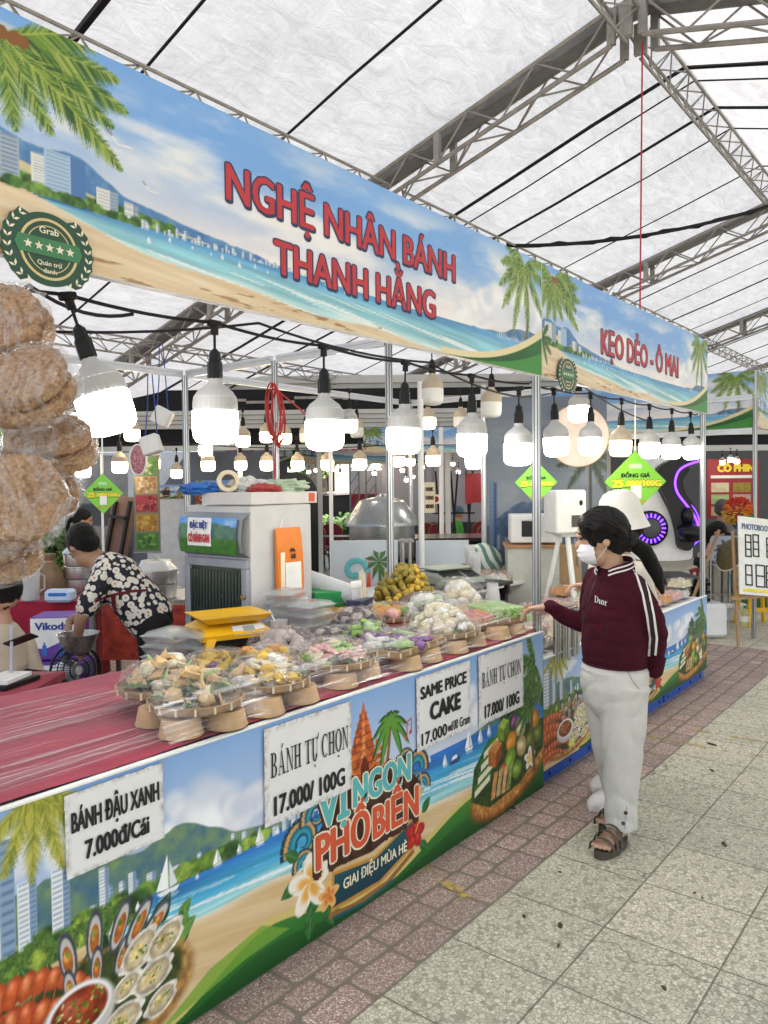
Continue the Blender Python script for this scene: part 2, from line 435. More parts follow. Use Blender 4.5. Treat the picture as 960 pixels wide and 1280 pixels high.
# ------ marquee
RY,RZ,SL=2.23,5.20,.278
def roof_z(y):return RZ-SL*abs(y-RY)
def tarp_material():
    m,n,b=new_mat('white_tarp');co=n.coord('Object')
    st=n.mapping(co,scale=(1.0,2.2,1.0))
    cre=n.noise(st,3.2,7,.62,.9);fine=n.noise(n.mapping(co,scale=(6,1.2,1)),5,5,.7);blot=n.noise(co,.7,4)
    t=n.node('ShaderNodeBsdfTranslucent');d=n.node('ShaderNodeBsdfDiffuse');mx=n.node('ShaderNodeMixShader');out=m.node_tree.nodes['Material Output']
    weave=n.m('ADD',n.m('ADD',n.m('MULTIPLY',cre,.5),n.m('MULTIPLY',fine,.25)),n.m('MULTIPLY',blot,.35))
    c=n.ramp(weave,[(.34,(.31,.31,.305)),(.50,(.395,.395,.39)),(.68,(.48,.48,.475))])
    sx=n.node('ShaderNodeSeparateXYZ');n.put(sx.inputs[0],co)
    seam=n.m('GREATER_THAN',n.m('ABSOLUTE',n.m('SUBTRACT',n.m('FRACT',n.m('DIVIDE',sx.outputs[0],1.27)),.5)),.492)
    c=n.mix(n.m('MULTIPLY',seam,.16),c,(.33,.33,.32))
    n.put(t.inputs[0],c);n.put(d.inputs[0],c)
    bp=n.bump(n.m('ADD',cre,n.m('MULTIPLY',fine,.2)),.42,.05);n.put(t.inputs['Normal'],bp);n.put(d.inputs['Normal'],bp)
    mx.inputs[0].default_value=.55
    n.put(mx.inputs[1],t.outputs[0]);n.put(mx.inputs[2],d.outputs[0]);n.put(out.inputs['Surface'],mx.outputs[0])
    return m
TARP=tarp_material()
STEEL=mat('painted_truss_steel',(.30,.29,.275),.55,.3,.25,12,.15,60)
STEELD=mat('grey_roof_beam',(.20,.20,.20),.5,.35,.25,6,.1,40)
BLACK=mat('black_rubber',(.006,.006,.0065),.5,0,.2,spec=.25)
ALU=mat('aluminium_profile',(.60,.62,.64),.32,.85,.08,5)
ALUG=mat('aluminium_groove',(.16,.17,.18),.5,.6,.1)
WHITE=mat('white_plastic',(.74,.74,.72),.42,0,.06)
tent=thing('marquee_tent',(5.85,2.23,0),'large white translucent marquee roof with grey steel trusses above every stall','tent')
FR=[.75,5.85,11.0,16.1,21.2,26.3]
def roof_sheet():
    mb=MB();xs=np.linspace(-4.2,30,172);ysN=46
    for s in(1,-1):
        ys=np.linspace(0,8.6,ysN);V=[]
        for x in xs:
            ph=min(abs(x-f)for f in FR)
            for y in ys:
                sag=.05*math.sin(min(1,ph/2.5)*math.pi/2)*math.sin(y/8.6*math.pi)if y else 0
                wr=.018*mnoise.noise(Vector((x*1.3,y*.8*s,1.3)))+.008*mnoise.noise(Vector((x*5.1,y*2*s,4.3)))
                V.append((x,RY+s*y,RZ+.19-SL*y-sag+(wr if 0<y<8.6 else 0)))
        F=[(i*ysN+j,i*ysN+j+1,(i+1)*ysN+j+1,(i+1)*ysN+j)for i in range(len(xs)-1)for j in range(ysN-1)]
        mb.add(V,F)
    return mb
roof_sheet().build('roof_sheet',TARP,tent)
def truss(pA,pB,width_dir,up,n,rc=.022,rw=.009,tri=False):
    """Lattice girder from pA to pB: chords with zigzag webs; width across width_dir, depth along up."""
    mb=MB();A,B=Vector(pA),Vector(pB);W=Vector(width_dir);H=Vector(up)
    if tri:ch=[-W/2,W/2,-H]
    else:ch=[-W/2,W/2,W/2-H,-W/2-H]
    for c in ch:mb.tube([A+c,B+c],rc,6)
    P=[A+(B-A)*(i/n)for i in range(n+1)]
    pairs=[(0,2),(1,2),(0,1)]if tri else[(0,3),(1,2),(0,1),(3,2)]
    for i in range(n):
        for(a,b)in pairs:
            if i%2==0:mb.tube([P[i]+ch[a],P[i+1]+ch[b]],rw,5)
            else:mb.tube([P[i]+ch[b],P[i+1]+ch[a]],rw,5)
    return mb
for fx in FR:
    for s in(1,-1):
        # main rafter: lattice girder with a dark box beam on top
        a=(fx,RY+s*.12,RZ+.05);b_=(fx,RY+s*8.5,RZ+.05-SL*8.38)
        tr=truss(a,b_,(.26,0,0),(0,0,.27),26,.020,.009)
        for i in range(0,27,5):
            t=i/26;y=RY+s*(.12+8.38*t);z=RZ+.05-SL*8.38*t
            tr.box((fx-.13,y,z-.135),(.04,.06,.27));tr.box((fx+.13,y,z-.135),(.04,.06,.27))
        tr.build('rafter_truss',STEEL,tent,ang=30)
        mb=MB();L=math.hypot(8.6,8.6*SL);an=math.atan(SL)
        mb.box((fx+.02,RY+s*4.3,RZ+.10-SL*4.3),(.15,L,.09),Matrix.Rotation(-s*an,3,'X'),.006)
        mb.build('roof_beam',STEELD,tent)
    mb=MB()
    for q in(-.15,.15):mb.box((fx+q,RY,RZ-.09),(.04,.10,.24),None,.006)
    mb.box((fx,RY,RZ+.06),(.26,.14,.025));mb.build('ridge_node',STEEL,tent)
for y in(RY-4.4,RY+2.38,RY+6.05):
    for i in range(len(FR)-1):
        z=roof_z(y)-.06
        truss((FR[i]+.1,y,z),(FR[i+1]-.1,y,z),(0,.15,-.04*(1 if y>RY else-1)),(0,0,.17),22,.013,.007,tri=True).build('purlin_truss',STEEL,tent,ang=30)
for i in range(len(FR)-1):
    truss((FR[i]+.15,RY,RZ-.02),(FR[i+1]-.15,RY,RZ-.02),(0,.19,0),(0,0,.22),22,.015,.007,tri=True).build('purlin_truss',STEEL,tent,ang=30)
# webbing straps under the cloth
strap=[(2.72,4.66,.03),(3.22,4.65,.012),(4.55,4.64,.012),(7.05,4.6,.018),(7.35,4.64,.008),(8.0,4.63,.015),(8.55,4.62,.008),(9.75,4.6,.008),
         (12.3,0,.01),(13.2,0,.007),(14.1,0,.012),(15.2,0,.007),(17.5,0,.01),(18.9,0,.01),(20.1,0,.01)]
for i,(x,_,wd)in enumerate(strap):
    mb=MB()
    for s in(1,-1):
        pts=[(x+.02*math.sin(k*1.7+i),RY+s*k*.86,RZ+.12-SL*k*.86-.06*math.sin(k/10*math.pi))for k in range(11)]
        mb.tube(pts,wd,5)
    mb.build('webbing_strap',BLACK,tent)
# tent legs along the eaves
for fx in FR:
    for s in(1,-1):
        y=RY+s*8.5;mb=MB();mb.box((fx,y,roof_z(y)/2-.05),(.16,.16,roof_z(y)-.1),None,.01);mb.box((fx,y,.01),(.34,.34,.02))
        mb.build('leg',STEEL,tent)
# black cable slung across the roof, and a red cord hanging from the ridge
def sag_pts(a,b,sag,n=16):
    a,b=Vector(a),Vector(b)
    return[a.lerp(b,i/n)-Vector((0,0,sag*4*(i/n)*(1-i/n)))for i in range(n+1)]
mb=MB();P=sag_pts((8.09,4.62,4.50),(10.2,2.05,5.0),.14)
mb.tube(P,.022,7);mb.tube([p+Vector((.02*math.sin(i*2),0,.03*math.cos(i*2)))for i,p in enumerate(P)],.012,6)
tag(mb.build('roof_cable',BLACK),'thick black twisted cable slung across the roof between purlins','cable')
p=at(803,52,X=5.85);q=at(800,388,X=5.85)
mb=MB();mb.tube([p,p.lerp(q,.5),q],.0065,6)
tag(mb.build('red_rope',mat('red_cord',(.42,.02,.05),.6)),'thin red rope hanging straight down from the ridge of the roof','rope')
# ------ stall frames (octagonal aluminium shell scheme)
def post_mb(x,y,z0,z1,r=.024):
    mb=MB();prof=[]
    for k in range(8):
        a=R_(45*k+22.5);prof.append((r*math.cos(a),r*math.sin(a)))
    mb.prism(prof,(x,y,z0),(1,0,0),(0,1,0),z1-z0)
    return mb
def groove_mb(x,y,z0,z1,r=.024):
    mb=MB()
    for k in range(8):
        a=R_(45*k);d=Vector((math.cos(a),math.sin(a),0))
        mb.box(Vector((x,y,(z0+z1)/2))+d*(r*.924+.0006),(.0016,.0075,z1-z0-.01),Matrix.Rotation(a,3,'Z'))
    return mb
def stall_frame(label,posts,rails,group=None,z1=2.55):
    t=thing('stall_frame',(posts[0][0],posts[0][1],0),label,'stall frame',group)
    for(x,y)in posts:
        p=post_mb(x,y,0,z1).build('post',ALU,t,ang=20)
        groove_mb(x,y,0,z1).build('groove',ALUG,p)
    for(a,b,z)in rails:
        a3,b3=Vector((*a,z)),Vector((*b,z));d=(b3-a3).normalized()
        mb=MB();L=(b3-a3).length-.05;ang=math.atan2(d.y,d.x)
        for dz,hh in((.018,.02),(0,.012),(-.018,.02)):
            mb.box((a3+b3)/2+Vector((0,0,dz)),(L,.026 if dz else .018,hh),ang)
        mb.build('rail',ALU,t)
    return t
Y0=1.9345;XA,XB,XC=.785,3.753,6.72
ZR=2.555
stall_frame('bare aluminium stall frame of the nearest stall, with tall grooved posts and top rails',
            [(XB,Y0+.03),(XB,2.98),(XB,4.01),(XB,5.04),(XA,Y0+.03),(XA,5.04)],
            [((XB,Y0+.03),(XB,2.98),ZR),((XB,2.98),(XB,4.01),ZR),((XB,4.01),(XB,5.04),ZR),((XA,5.04),(XB,5.04),ZR),((XA,Y0+.03),(XB,Y0+.03),ZR)])
stall_frame('aluminium frame of the second stall, its right post by the candy counter',
            [(XC,Y0+.03),(XC,5.04),(XC-.01,3.5)],[((XC,Y0+.03),(XC,3.5),ZR),((XC,3.5),(XC,5.04),ZR),((XB,5.04),(XC,5.04),ZR)])
# ------ printed artwork, painted per vertex on fine sheets
def fbm(x,y,f,oct=5,seed=0):
    out=np.zeros_like(x);amp=1;tot=0
    for o in range(oct):
        xx=x*f+seed*17.3+o*5.1;yy=y*f+seed*9.7+o*3.3
        xi=np.floor(xx).astype(np.int64);yi=np.floor(yy).astype(np.int64);fx=xx-xi;fy=yy-yi
        fx=fx*fx*(3-2*fx);fy=fy*fy*(3-2*fy)
        def h(a,b):
            n=(a*374761393+b*668265263+seed*1442695041)&0x7fffffff
            n=((n^(n>>13))*1274126177)&0x7fffffff
            return((n^(n>>16))&0xffff)/65535.0
        v=(h(xi,yi)*(1-fx)+h(xi+1,yi)*fx)*(1-fy)+(h(xi,yi+1)*(1-fx)+h(xi+1,yi+1)*fx)*fy
        out+=v*amp;tot+=amp;amp*=.5;f*=2
    return out/tot
def S(a,b,x):t=np.clip((x-a)/(b-a),0,1);return t*t*(3-2*t)
def rgb(s):return np.array([int(s[i:i+2],16)/255 for i in(0,2,4)])
class Art:
    def __init__(s,gx,gy):
        s.gx,s.gy=np.asarray(gx),np.asarray(gy);s.x,s.y=np.meshgrid(s.gx,s.gy);s.c=np.ones(s.x.shape+(3,))*.9;s.rng=random.Random(7)
        s.pat=.75+.5*fbm(s.x,s.y,55,3,9)
    def box(s,x0,x1,y0,y1):
        i0,i1=np.searchsorted(s.gx,(x0,x1));j0,j1=np.searchsorted(s.gy,(y0,y1))
        return slice(max(j0-1,0),j1+1),slice(max(i0-1,0),i1+1)
    def blend(s,sl,mask,col):
        c=np.asarray(col)
        if c.ndim==1:c=c[None,None,:]
        m=np.clip(mask,0,1)[...,None];s.c[sl]=s.c[sl]*(1-m)+c*m
    def poly(s,pts,col,a=1.0,col2=None,tex=0.0):
        P=np.asarray(pts,float);sl=s.box(P[:,0].min(),P[:,0].max(),P[:,1].min(),P[:,1].max())
        x,y=s.x[sl],s.y[sl]
        if x.size==0:return
        n=len(P);ins=np.zeros(x.shape);dx=np.gradient(s.gx)[sl[1]][None,:];dy=(s.gy[1]-s.gy[0])
        for ox,oy in((-.3,-.12),(.12,-.3),(.3,.12),(-.12,.3)):
            X_,Y_=x+ox*dx,y+oy*dy;q_=np.zeros(x.shape,bool)
            for i in range(n):
                (x1,y1),(x2,y2)=P[i],P[(i+1)%n]
                if y1==y2:continue
                q_^=((y1>Y_)!=(y2>Y_))&(X_<(x2-x1)*(Y_-y1)/(y2-y1)+x1)
            ins+=q_*.25
        c=rgb(col)if isinstance(col,str)else np.asarray(col)
        if col2 is not None:
            t=((y-P[:,1].min())/max(1e-6,np.ptp(P[:,1])))[...,None];c=rgb(col2)*(1-t)+c*t
        else:c=np.broadcast_to(c,x.shape+(3,))
        if tex:c=np.clip(c*(1+(s.pat[sl]-1)[...,None]*tex*2),0,1)
        s.blend(sl,ins*a,c)
    def ell(s,cx,cy,rx,ry,col,rot=0,a=1.0,col2=None,soft=.08,tex=0.0,hi=None):
        r=max(rx,ry)*1.15;sl=s.box(cx-r,cx+r,cy-r,cy+r);x,y=s.x[sl]-cx,s.y[sl]-cy
        if x.size==0:return
        c_,s_=math.cos(rot),math.sin(rot);u=(x*c_+y*s_)/rx;v=(-x*s_+y*c_)/ry;q=np.sqrt(u*u+v*v)
        c=rgb(col)
        if col2 is not None:t=np.clip(q,0,1)[...,None];c=rgb(col)*(1-t)+rgb(col2)*t
        else:c=np.broadcast_to(c,x.shape+(3,))
        if hi:c=c+np.clip(1-np.hypot(u+.35,v-.35)/.55,0,1)[...,None]*hi
        if tex:c=c*(1+(s.pat[sl]-1)[...,None]*tex*2)
        s.blend(sl,(1-S(1-soft,1+soft,q))*a,np.clip(c,0,1))
    def line(s,pts,w,col,a=1.0,w2=None):
        P=[np.array(p,float)for p in pts];n=len(P)-1
        for i in range(n):
            p,q=P[i],P[i+1];d=q-p;L=np.hypot(*d)
            if L<1e-6:continue
            nn=np.array([-d[1],d[0]])/L;wa=w+((w2 if w2 is not None else w)-w)*i/max(n,1);wb=w+((w2 if w2 is not None else w)-w)*(i+1)/max(n,1)
            s.poly([p+nn*wa/2,q+nn*wb/2,q-nn*wb/2,p-nn*wa/2],col,a)
    def clouds(s,y0,y1,f,seed,k=1.0,thr=.5):
        d=fbm(s.x,s.y*1.7,f,6,seed);m=S(thr,thr+.2,d)*S(y0,y0+.08,s.y)*(1-S(y1-.1,y1,s.y))*k
        sh=fbm(s.x+.02,s.y*1.7-.03,f,6,seed);t=np.clip((d-sh)*3+.62,0,1)[...,None]
        s.blend((slice(None),slice(None)),m,rgb('b9c6da')*(1-t)+rgb('fbfaf6')*t)
    def frond(s,cx,cy,ang,L,w,droop,cols,leaf=46):
        pts=[]
        for i in range(leaf+1):
            t=i/leaf;a=ang;pts.append(np.array([cx+math.cos(a)*L*t,cy+math.sin(a)*L*t-droop*L*t*t]))
        for i in range(1,leaf+1):
            t=i/leaf;p=pts[i];d=p-pts[i-1];d=d/np.hypot(*d);nn=np.array([-d[1],d[0]])
            ll=w*(math.sin(math.pi*(.12+.86*t))**.7)*s.rng.uniform(.8,1.15)
            for sg in(1,-1):
                tip=p+nn*sg*ll*.75+d*ll*.8+np.array([0,-.3*ll]);b=d*L/leaf*.7
                s.poly([p-b*1.5,p+b*1.5,tip],s.rng.choice(cols),.95)
        s.line(pts,L*.018,cols[-1],1,L*.005)
    def palm(s,cx,cy,L,angs,cols,w=.36,droop=.35):
        for a in angs:s.frond(cx,cy,R_(a),L*s.rng.uniform(.88,1.1),L*w*.6,droop*s.rng.uniform(.7,1.3),cols)
    def tree_row(s,x0,x1,yb,h,n,cols,slope=0.0):
        for i in range(n):
            t=s.rng.random();x=x0+(x1-x0)*t;hh=h*s.rng.uniform(.4,1)
            s.ell(x,yb+slope*(x-x0)+hh*.45,hh*.62,hh*.5,s.rng.choice(cols),tex=.8,soft=.25)
    def tower(s,x,y,w,h,lit='e9ecef',dark='93aac4',rows=9,colsn=4):
        s.poly([(x,y),(x+w*.62,y),(x+w*.62,y+h),(x,y+h)],lit);s.poly([(x+w*.62,y),(x+w,y+h*.03),(x+w,y+h*.97),(x+w*.62,y+h)],dark)
        for r in range(rows):
            yy=y+h*(r+.35)/rows;s.poly([(x+w*.05,yy),(x+w*.58,yy),(x+w*.58,yy+h*.38/rows),(x+w*.05,yy+h*.38/rows)],'8ea3b8',.75)
            s.poly([(x+w*.66,yy),(x+w*.97,yy),(x+w*.97,yy+h*.38/rows),(x+w*.66,yy+h*.38/rows)],'5f7da0',.8)
    def boat(s,x,y,h):
        s.poly([(x,y),(x-h*.42,y+h*.06),(x-.02*h,y+h)],'ffffff');s.poly([(x+h*.03,y+h*.02),(x+h*.30,y+h*.06),(x+h*.03,y+h*.85)],'e3e8ee')
        s.poly([(x-h*.4,y),(x+h*.38,y),(x+h*.27,y-h*.13),(x-h*.28,y-h*.13)],'f5f5f5');s.ell(x,y-h*.22,h*.35,h*.07,'dfeaf2',a=.5)
    def mountains(s,x0,x1,base,hfun,cols,tex=.9,soft=.003):
        sl=s.box(x0,x1,base-.02,base+.5);x,y=s.x[sl],s.y[sl];top=base+hfun(x)
        d=np.clip((top-y)/.08,0,1);n=fbm(x,y,26,4,4)
        t=np.clip(n*1.3-.15+.2*(1-d),0,1)[...,None]
        s.blend(sl,(1-S(-soft,soft,y-top))*(y>base),rgb(cols[0])*(1-t)+rgb(cols[1])*t)
    def sheet(s,name,ox,y,oz,parent,m,tone=.92):
        """The painted sheet as a mesh in the plane Y=y, lower left corner at (ox, oz)."""
        ny,nx=s.x.shape
        V=np.stack([s.x+ox,np.full_like(s.x,y),s.y+oz],-1).reshape(-1,3)
        idx=np.arange(ny*nx).reshape(ny,nx)
        F=np.stack([idx[:-1,:-1],idx[:-1,1:],idx[1:,1:],idx[1:,:-1]],-1).reshape(-1,4)
        me=bpy.data.meshes.new(name);me.vertices.add(len(V));me.vertices.foreach_set('co',V.astype(np.float32).ravel())
        me.loops.add(F.size);me.loops.foreach_set('vertex_index',F.astype(np.int32).ravel())
        me.polygons.add(len(F));me.polygons.foreach_set('loop_start',np.arange(0,F.size,4,dtype=np.int32))
        me.update(calc_edges=True)
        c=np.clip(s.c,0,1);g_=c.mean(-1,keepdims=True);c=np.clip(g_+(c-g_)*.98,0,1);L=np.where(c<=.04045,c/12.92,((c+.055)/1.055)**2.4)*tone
        rg=np.concatenate([L.reshape(-1,3),np.ones((ny*nx,1))],1).astype(np.float32)
        at_=me.color_attributes.new('Col','FLOAT_COLOR','POINT');at_.data.foreach_set('color',rg.ravel())
        me.validate()
        return link(me,name,m,parent,smooth=False)
VINYL=mat('printed_vinyl',(1,1,1),.42,0,.05,3,.05,7,.35,vcol=True)
GREENS=['4d7430','6b8f35','8aa544','35562a','a4b356']
LEAFD=['1f4a26','2f6330','447a38','5f9142','17381f']
def fine(L,s0,s1):
    xs=[0.0]
    while xs[-1]<L:xs.append(xs[-1]+s0+(s1-s0)*xs[-1]/L)
    xs[-1]=L;return np.array(xs)
def fascia_art(L,H,step):
    a=Art(fine(L,step*.55,step*1.15),np.linspace(0,H,int(H/step/.66)+1));x,y=a.x,a.y;ALL=(slice(None),slice(None))
    t=np.clip((y-.12)/(H-.12),0,1)[...,None];u=(x/L)[...,None]
    top=rgb('74a8ea')*(1-u)+rgb('86b6ee')*u
    a.c=(rgb('f2e9ea')*(1-S(0,.75,t))+top*S(.0,.75,t))
    st=fbm(x*.55+y*.9,y*2.2-x*.35,3.2,6,3);a.blend(ALL,S(.38,.68,st)*(1-S(.46,.64,y))*.9,rgb('fbf6f4'))
    a.blend(ALL,S(.55,.8,fbm(x*.8+y,y*3-x*.4,7,5,8))*.32*(x>.2),rgb('dbe7f6'))
    # cumulus at the right end
    for(cx,cy,r)in[(2.36,.26,.10),(2.48,.33,.12),(2.62,.30,.14),(2.75,.36,.13),(2.88,.27,.13),(2.2,.21,.07)]:
        for k in range(10):
            a.ell(cx+a.rng.uniform(-r,r)*.8,cy+a.rng.uniform(-r,r)*.6,r*a.rng.uniform(.35,.6),r*a.rng.uniform(.3,.5),a.rng.choice(['ffffff','f3f2f6','dfe4f0','cfd8ea']),soft=.5,a=.75)
    # mountains, sea, sand
    a.mountains(0,1.25,.15,lambda v:np.clip((.125*(1-v/1.15)**.8 if np.isscalar(v)else .125*np.clip(1-v/1.15,0,1)**.8)+.055*np.exp(-((v-.30)/.10)**2)+.05*np.exp(-((v-.08)/.1)**2)+.03*(fbm(v,v*0,9,4,2)-.5),0,1),('2f5f9e','6f9fce'))
    a.mountains(2.28,L,.135,lambda v:.015+.06*S(2.3,2.85,v)+.035*(fbm(v,v*0,8,4,5)-.4),('35608f','6d93b0'))
    hor=.165-.012*x/L
    wl=.02+.20*np.exp(-(x/.55))-.02*S(1.4,2.6,x)+.008*np.sin(x*9)
    sea=(y<hor)&(y>wl)
    d=np.clip((hor-y)/np.maximum(hor-wl,.001),0,1);q=d[...,None]
    wv=fbm(x*1.2+y*2,y*22+x*1.5,3.0,5,6)
    sc=rgb('5f9fd2')*(1-S(0,.5,q))+rgb('94cfde')*S(0,.5,q);sc=sc*(1-S(.7,1,q))+rgb('cfe6e4')*S(.7,1,q)
    sc=sc*(.82+.36*wv[...,None])
    a.blend(ALL,sea*1.0,np.clip(sc,0,1))
    foam=S(.60,.68,fbm(x+y*3,y*30+x*3,2.4,4,11))*sea*S(.2,.6,d);a.blend(ALL,foam*.85,rgb('f4fafa'))
    sand=(y<=wl);sd_=fbm(x+y*2,y*14+x,4,5,12)[...,None]
    a.blend(ALL,sand*1.0,rgb('d3b388')*(1-sd_)+rgb('f6ead2')*sd_)
    a.blend(ALL,S(.62,.7,fbm(x*1.5,y*14,6,3,15))*(y<.045)*(x<1.6)*.6,rgb('8a5a30'))
    a.poly([(0,.26),(.1,.255),(.42,.20),(.8,.168),(.4,.185),(.12,.215),(0,.225)],'e4cf9d',.9)
    # town
    a.tree_row(0,.62,.195,.036,120,['4f7a3a','6f9446','38602f','87a657'],-.045)
    for(bx,by,bw,bh)in[(.03,.19,.13,.11),(.19,.20,.10,.075),(.225,.19,.115,.105),(.37,.185,.065,.055),(.455,.178,.045,.045)]:
        blue=bw>.1 and bx>.2;a.tower(bx,by,bw,bh,'a9c6e6' if blue else 'ece9e2','4d7fc0' if blue else 'a8b6c6',10)
    for k in range(46):
        bx=.5+.75*k/46+a.rng.uniform(-.01,.01);a.tower(bx,.165-.012*bx/L,a.rng.uniform(.007,.017),a.rng.uniform(.010,.034)*(1-k/75),'eef1f4','a9bfd6',3)
    a.tree_row(.0,.5,.178,.03,70,['4f7a3a','6f9446','38602f'],-.03)
    for k in range(26):a.tower(2.5+k*.018,.14,.009,a.rng.uniform(.012,.03),'e7edf2','a9bfd6',3)
    for k in range(14):a.boat(.55+k*.065+a.rng.uniform(-.02,.02),.145+a.rng.uniform(-.02,.008),a.rng.uniform(.008,.018))
    for(bx,by,k)in[(.44,.375,1),(.54,.275,.7)]:
        a.line([(bx-.035*k,by+.03*k),(bx,by),(bx+.045*k,by+.004*k)],.005*k,'f4f0ea');a.line([(bx-.035*k,by+.032*k),(bx-.018*k,by+.018*k)],.004*k,'4a4a50')
    # big palm hanging into the upper left corner, small palm both ends
    a.ell(.14,.51,.05,.05,'fff3c4',soft=.9,a=.8)
    a.palm(.125,.53,.33,[-2,12,-14,-27,165,200,30,150],GREENS,.30,.13);a.palm(.12,.53,.20,[-52,-80,-108,-135],GREENS,.42,.12)
    for k in range(5):a.ell(.125+.02*k*a.rng.random(),.535+.01*a.rng.random(),.016,.017,'8a5a2c')
    a.palm(.0,.20,.12,[20,-20,-60,60,100],['3c5f2c','54803a','2b4723'],.4,.3)
    a.line([(L-.17,.13),(L-.15,.36),(L-.19,.54)],.022,'7d6a4c')
    a.palm(L-.19,.54,.26,[-170,165,140,-145,-115,-80,-40,0,30],GREENS,.34,.32)
    # green wave in the lower right corner
    xs=np.linspace(L-.95,L,40);c1=[(v,.002+.20*((v-(L-.95))/.95)**2.3)for v in xs];c2=[(v,.030+.215*((v-(L-.95))/.95)**2.3)for v in xs]
    a.poly(c2+[(L,0),(L-.95,0)],'e9dcae');a.poly(c1+[(L,0),(L-.95,0)],'2f7a35',col2='174f22')
    a.poly([(v,.0)for v in xs]+[(v,.0+.12*((v-(L-.95))/.95)**2.6)for v in xs[::-1]],'3f8f3c')
    return a
def panel_art(L,H,gx):
    a=Art(gx,np.linspace(0,H,int(H/.0036)+1));x,y=a.x,a.y;ALL=(slice(None),slice(None))
    t=np.clip((y-.45)/(H-.45),0,1)[...,None]
    a.c=rgb('d6dcea')*(1-t)+rgb('86aee2')*t
    for(cx,cy,r)in[(.62,.62,.10),(.70,.66,.12),(.80,.58,.10),(.93,.60,.10),(1.05,.57,.09),(.28,.72,.10),(.12,.74,.1),(2.3,.62,.12),(2.45,.7,.1),(1.95,.62,.1)]:
        for k in range(12):
            a.ell(cx+a.rng.uniform(-r,r),cy+a.rng.uniform(-r,r)*.5,r*a.rng.uniform(.3,.6),r*a.rng.uniform(.25,.5),a.rng.choice(['ffffff','f2f1f4','e3e4ee','cdd5e6']),soft=.5,a=.7)
    a.mountains(0,L,.44,lambda v:np.clip(.03+.19*np.clip(1-v/1.1,0,1)**.8*(.55+.9*fbm(v,v*0,5,4,2))+.05*np.exp(-((v-.6)/.12)**2)+.16*np.exp(-((v-2.75)/.28)**2)*(.6+.8*fbm(v,v*0,7,4,5)),0,1),('38628f','7d9a6a'))
    hor=.47+0*x
    wl=.30+.17*np.exp(-(x/.45)**2)*1.0-.05*S(.9,1.4,x)-.03*S(2.0,2.6,x)+.008*np.sin(x*8)
    sea=(y<hor)&(y>wl);d=np.clip((hor-y)/np.maximum(hor-wl,.01),0,1);q=d[...,None]
    wv=fbm(x*1.2+y*1.2,y*24+x*1.2,3.4,5,6)
    sc=rgb('2c6fc0')*(1-S(.05,.55,q))+rgb('45a9d4')*S(.05,.55,q);sc=sc*(1-S(.55,.95,q))+rgb('a9dcdc')*S(.55,.95,q)
    a.blend(ALL,sea*1.0,np.clip(sc*(.8+.4*wv[...,None]),0,1))
    a.blend(ALL,S(.60,.66,fbm(x+y*2,y*26+x*2,2.6,4,11))*sea*S(.25,.7,d)*.9,rgb('f6fbfb'))
    sd_=fbm(x+y*3,y*10+x*2,4,5,12)[...,None]
    a.blend(ALL,(y<=wl)*1.0,rgb('cfa56a')*(1-sd_)+rgb('f0dcb2')*sd_)
    a.blend(ALL,((y<=wl)&(y>wl-.03))*(.6*(1-np.clip((wl-y)/.03,0,1))),rgb('fbf6e8'))
    # town and shore trees at the left, boats
    for k in range(22):
        bx=.3+.045*k;a.tower(bx,.455,a.rng.uniform(.018,.035),a.rng.uniform(.03,.12)*(1-k/34),'eaeef2','8fa9c6',7)
    a.tree_row(.0,.95,.455,.055,150,GREENS[:4])
    for(bx,by,bw,bh)in[(.0,.42,.10,.36),(.105,.46,.05,.19),(.195,.45,.05,.20),(.33,.46,.03,.14),(.42,.46,.026,.09)]:a.tower(bx,by,bw,bh,'eef1f3','8ea6c2',14)
    a.tree_row(.0,.45,.40,.075,150,['41682f','6b8f35','93a842','2e5228'],.05)
    for k in range(7):a.palm(.03+.06*k,.43+.02*(k%3),.055,[10,50,90,130,170,-20,200],['4d7430','7d9a3c','2f5228'],.5,.5)
    for(bx,by,h)in[(.555,.45,.105),(.74,.455,.05),(.83,.458,.03),(.92,.457,.055),(1.0,.46,.028),(1.07,.46,.022),(.37,.40,.035),(.45,.435,.025),(2.02,.40,.05),(2.22,.42,.09),(2.32,.43,.06),(2.4,.44,.05),(1.9,.45,.03),(.66,.44,.02)]:a.boat(bx,by,h)
    for(bx,by)in[(1.12,.43),(2.1,.40)]:
        a.poly([(bx-.05,by),(bx+.05,by+.008),(bx+.035,by-.018),(bx-.04,by-.02)],'2c4f86');a.poly([(bx-.03,by),(bx+.02,by+.004),(bx+.012,by+.02),(bx-.02,by+.018)],'f5f5f5')
    # green swirl along the foot
    xs=np.linspace(.45,L,160)
    def swirl(v):return .02+.145*np.exp(-((v-.98)/.26)**2)*0+.13*S(.5,.95,v)*(1-S(.95,1.5,v))+.16*S(1.5,2.3,v)+.05*S(2.3,2.9,v)
    a.poly([(v,swirl(v)+.028)for v in xs]+[(L,0),(.45,0)],'dcc777');a.poly([(v,swirl(v))for v in xs]+[(L,0),(.45,0)],'4f9a3a',col2='1f5f25')
    a.poly([(v,swirl(v)*.55)for v in xs]+[(L,0),(.45,0)],'2a6f2c',col2='154a1c')
    a.poly([(.5,.03),(.7,.13),(.92,.17),(1.05,.10),(.85,.09)],'7fae3c',.8)
    a.palm(.16,.87,.20,[-20,-45,-70,-95,-120,-150],['a7a83c','c3b84a','7d8a30'],.34,.2)
    seafood(a,.29,.165);basket(a,2.60,.205);logo_art(a)
    a.line([(2.86,.12),(2.83,.4),(2.87,.66)],.03,'6b5a3a')
    a.palm(2.87,.69,.22,[-160,170,140,110,-130,-100,-60],['2f5a2c','4d7a34','7d9a3c','1d3f22'],.34,.3)
    a.palm(2.80,.47,.15,[-170,160,120,80,40,-140],['2f5a2c','4d7a34','6d8a3c','1d3f22'],.36,.3)
    return a
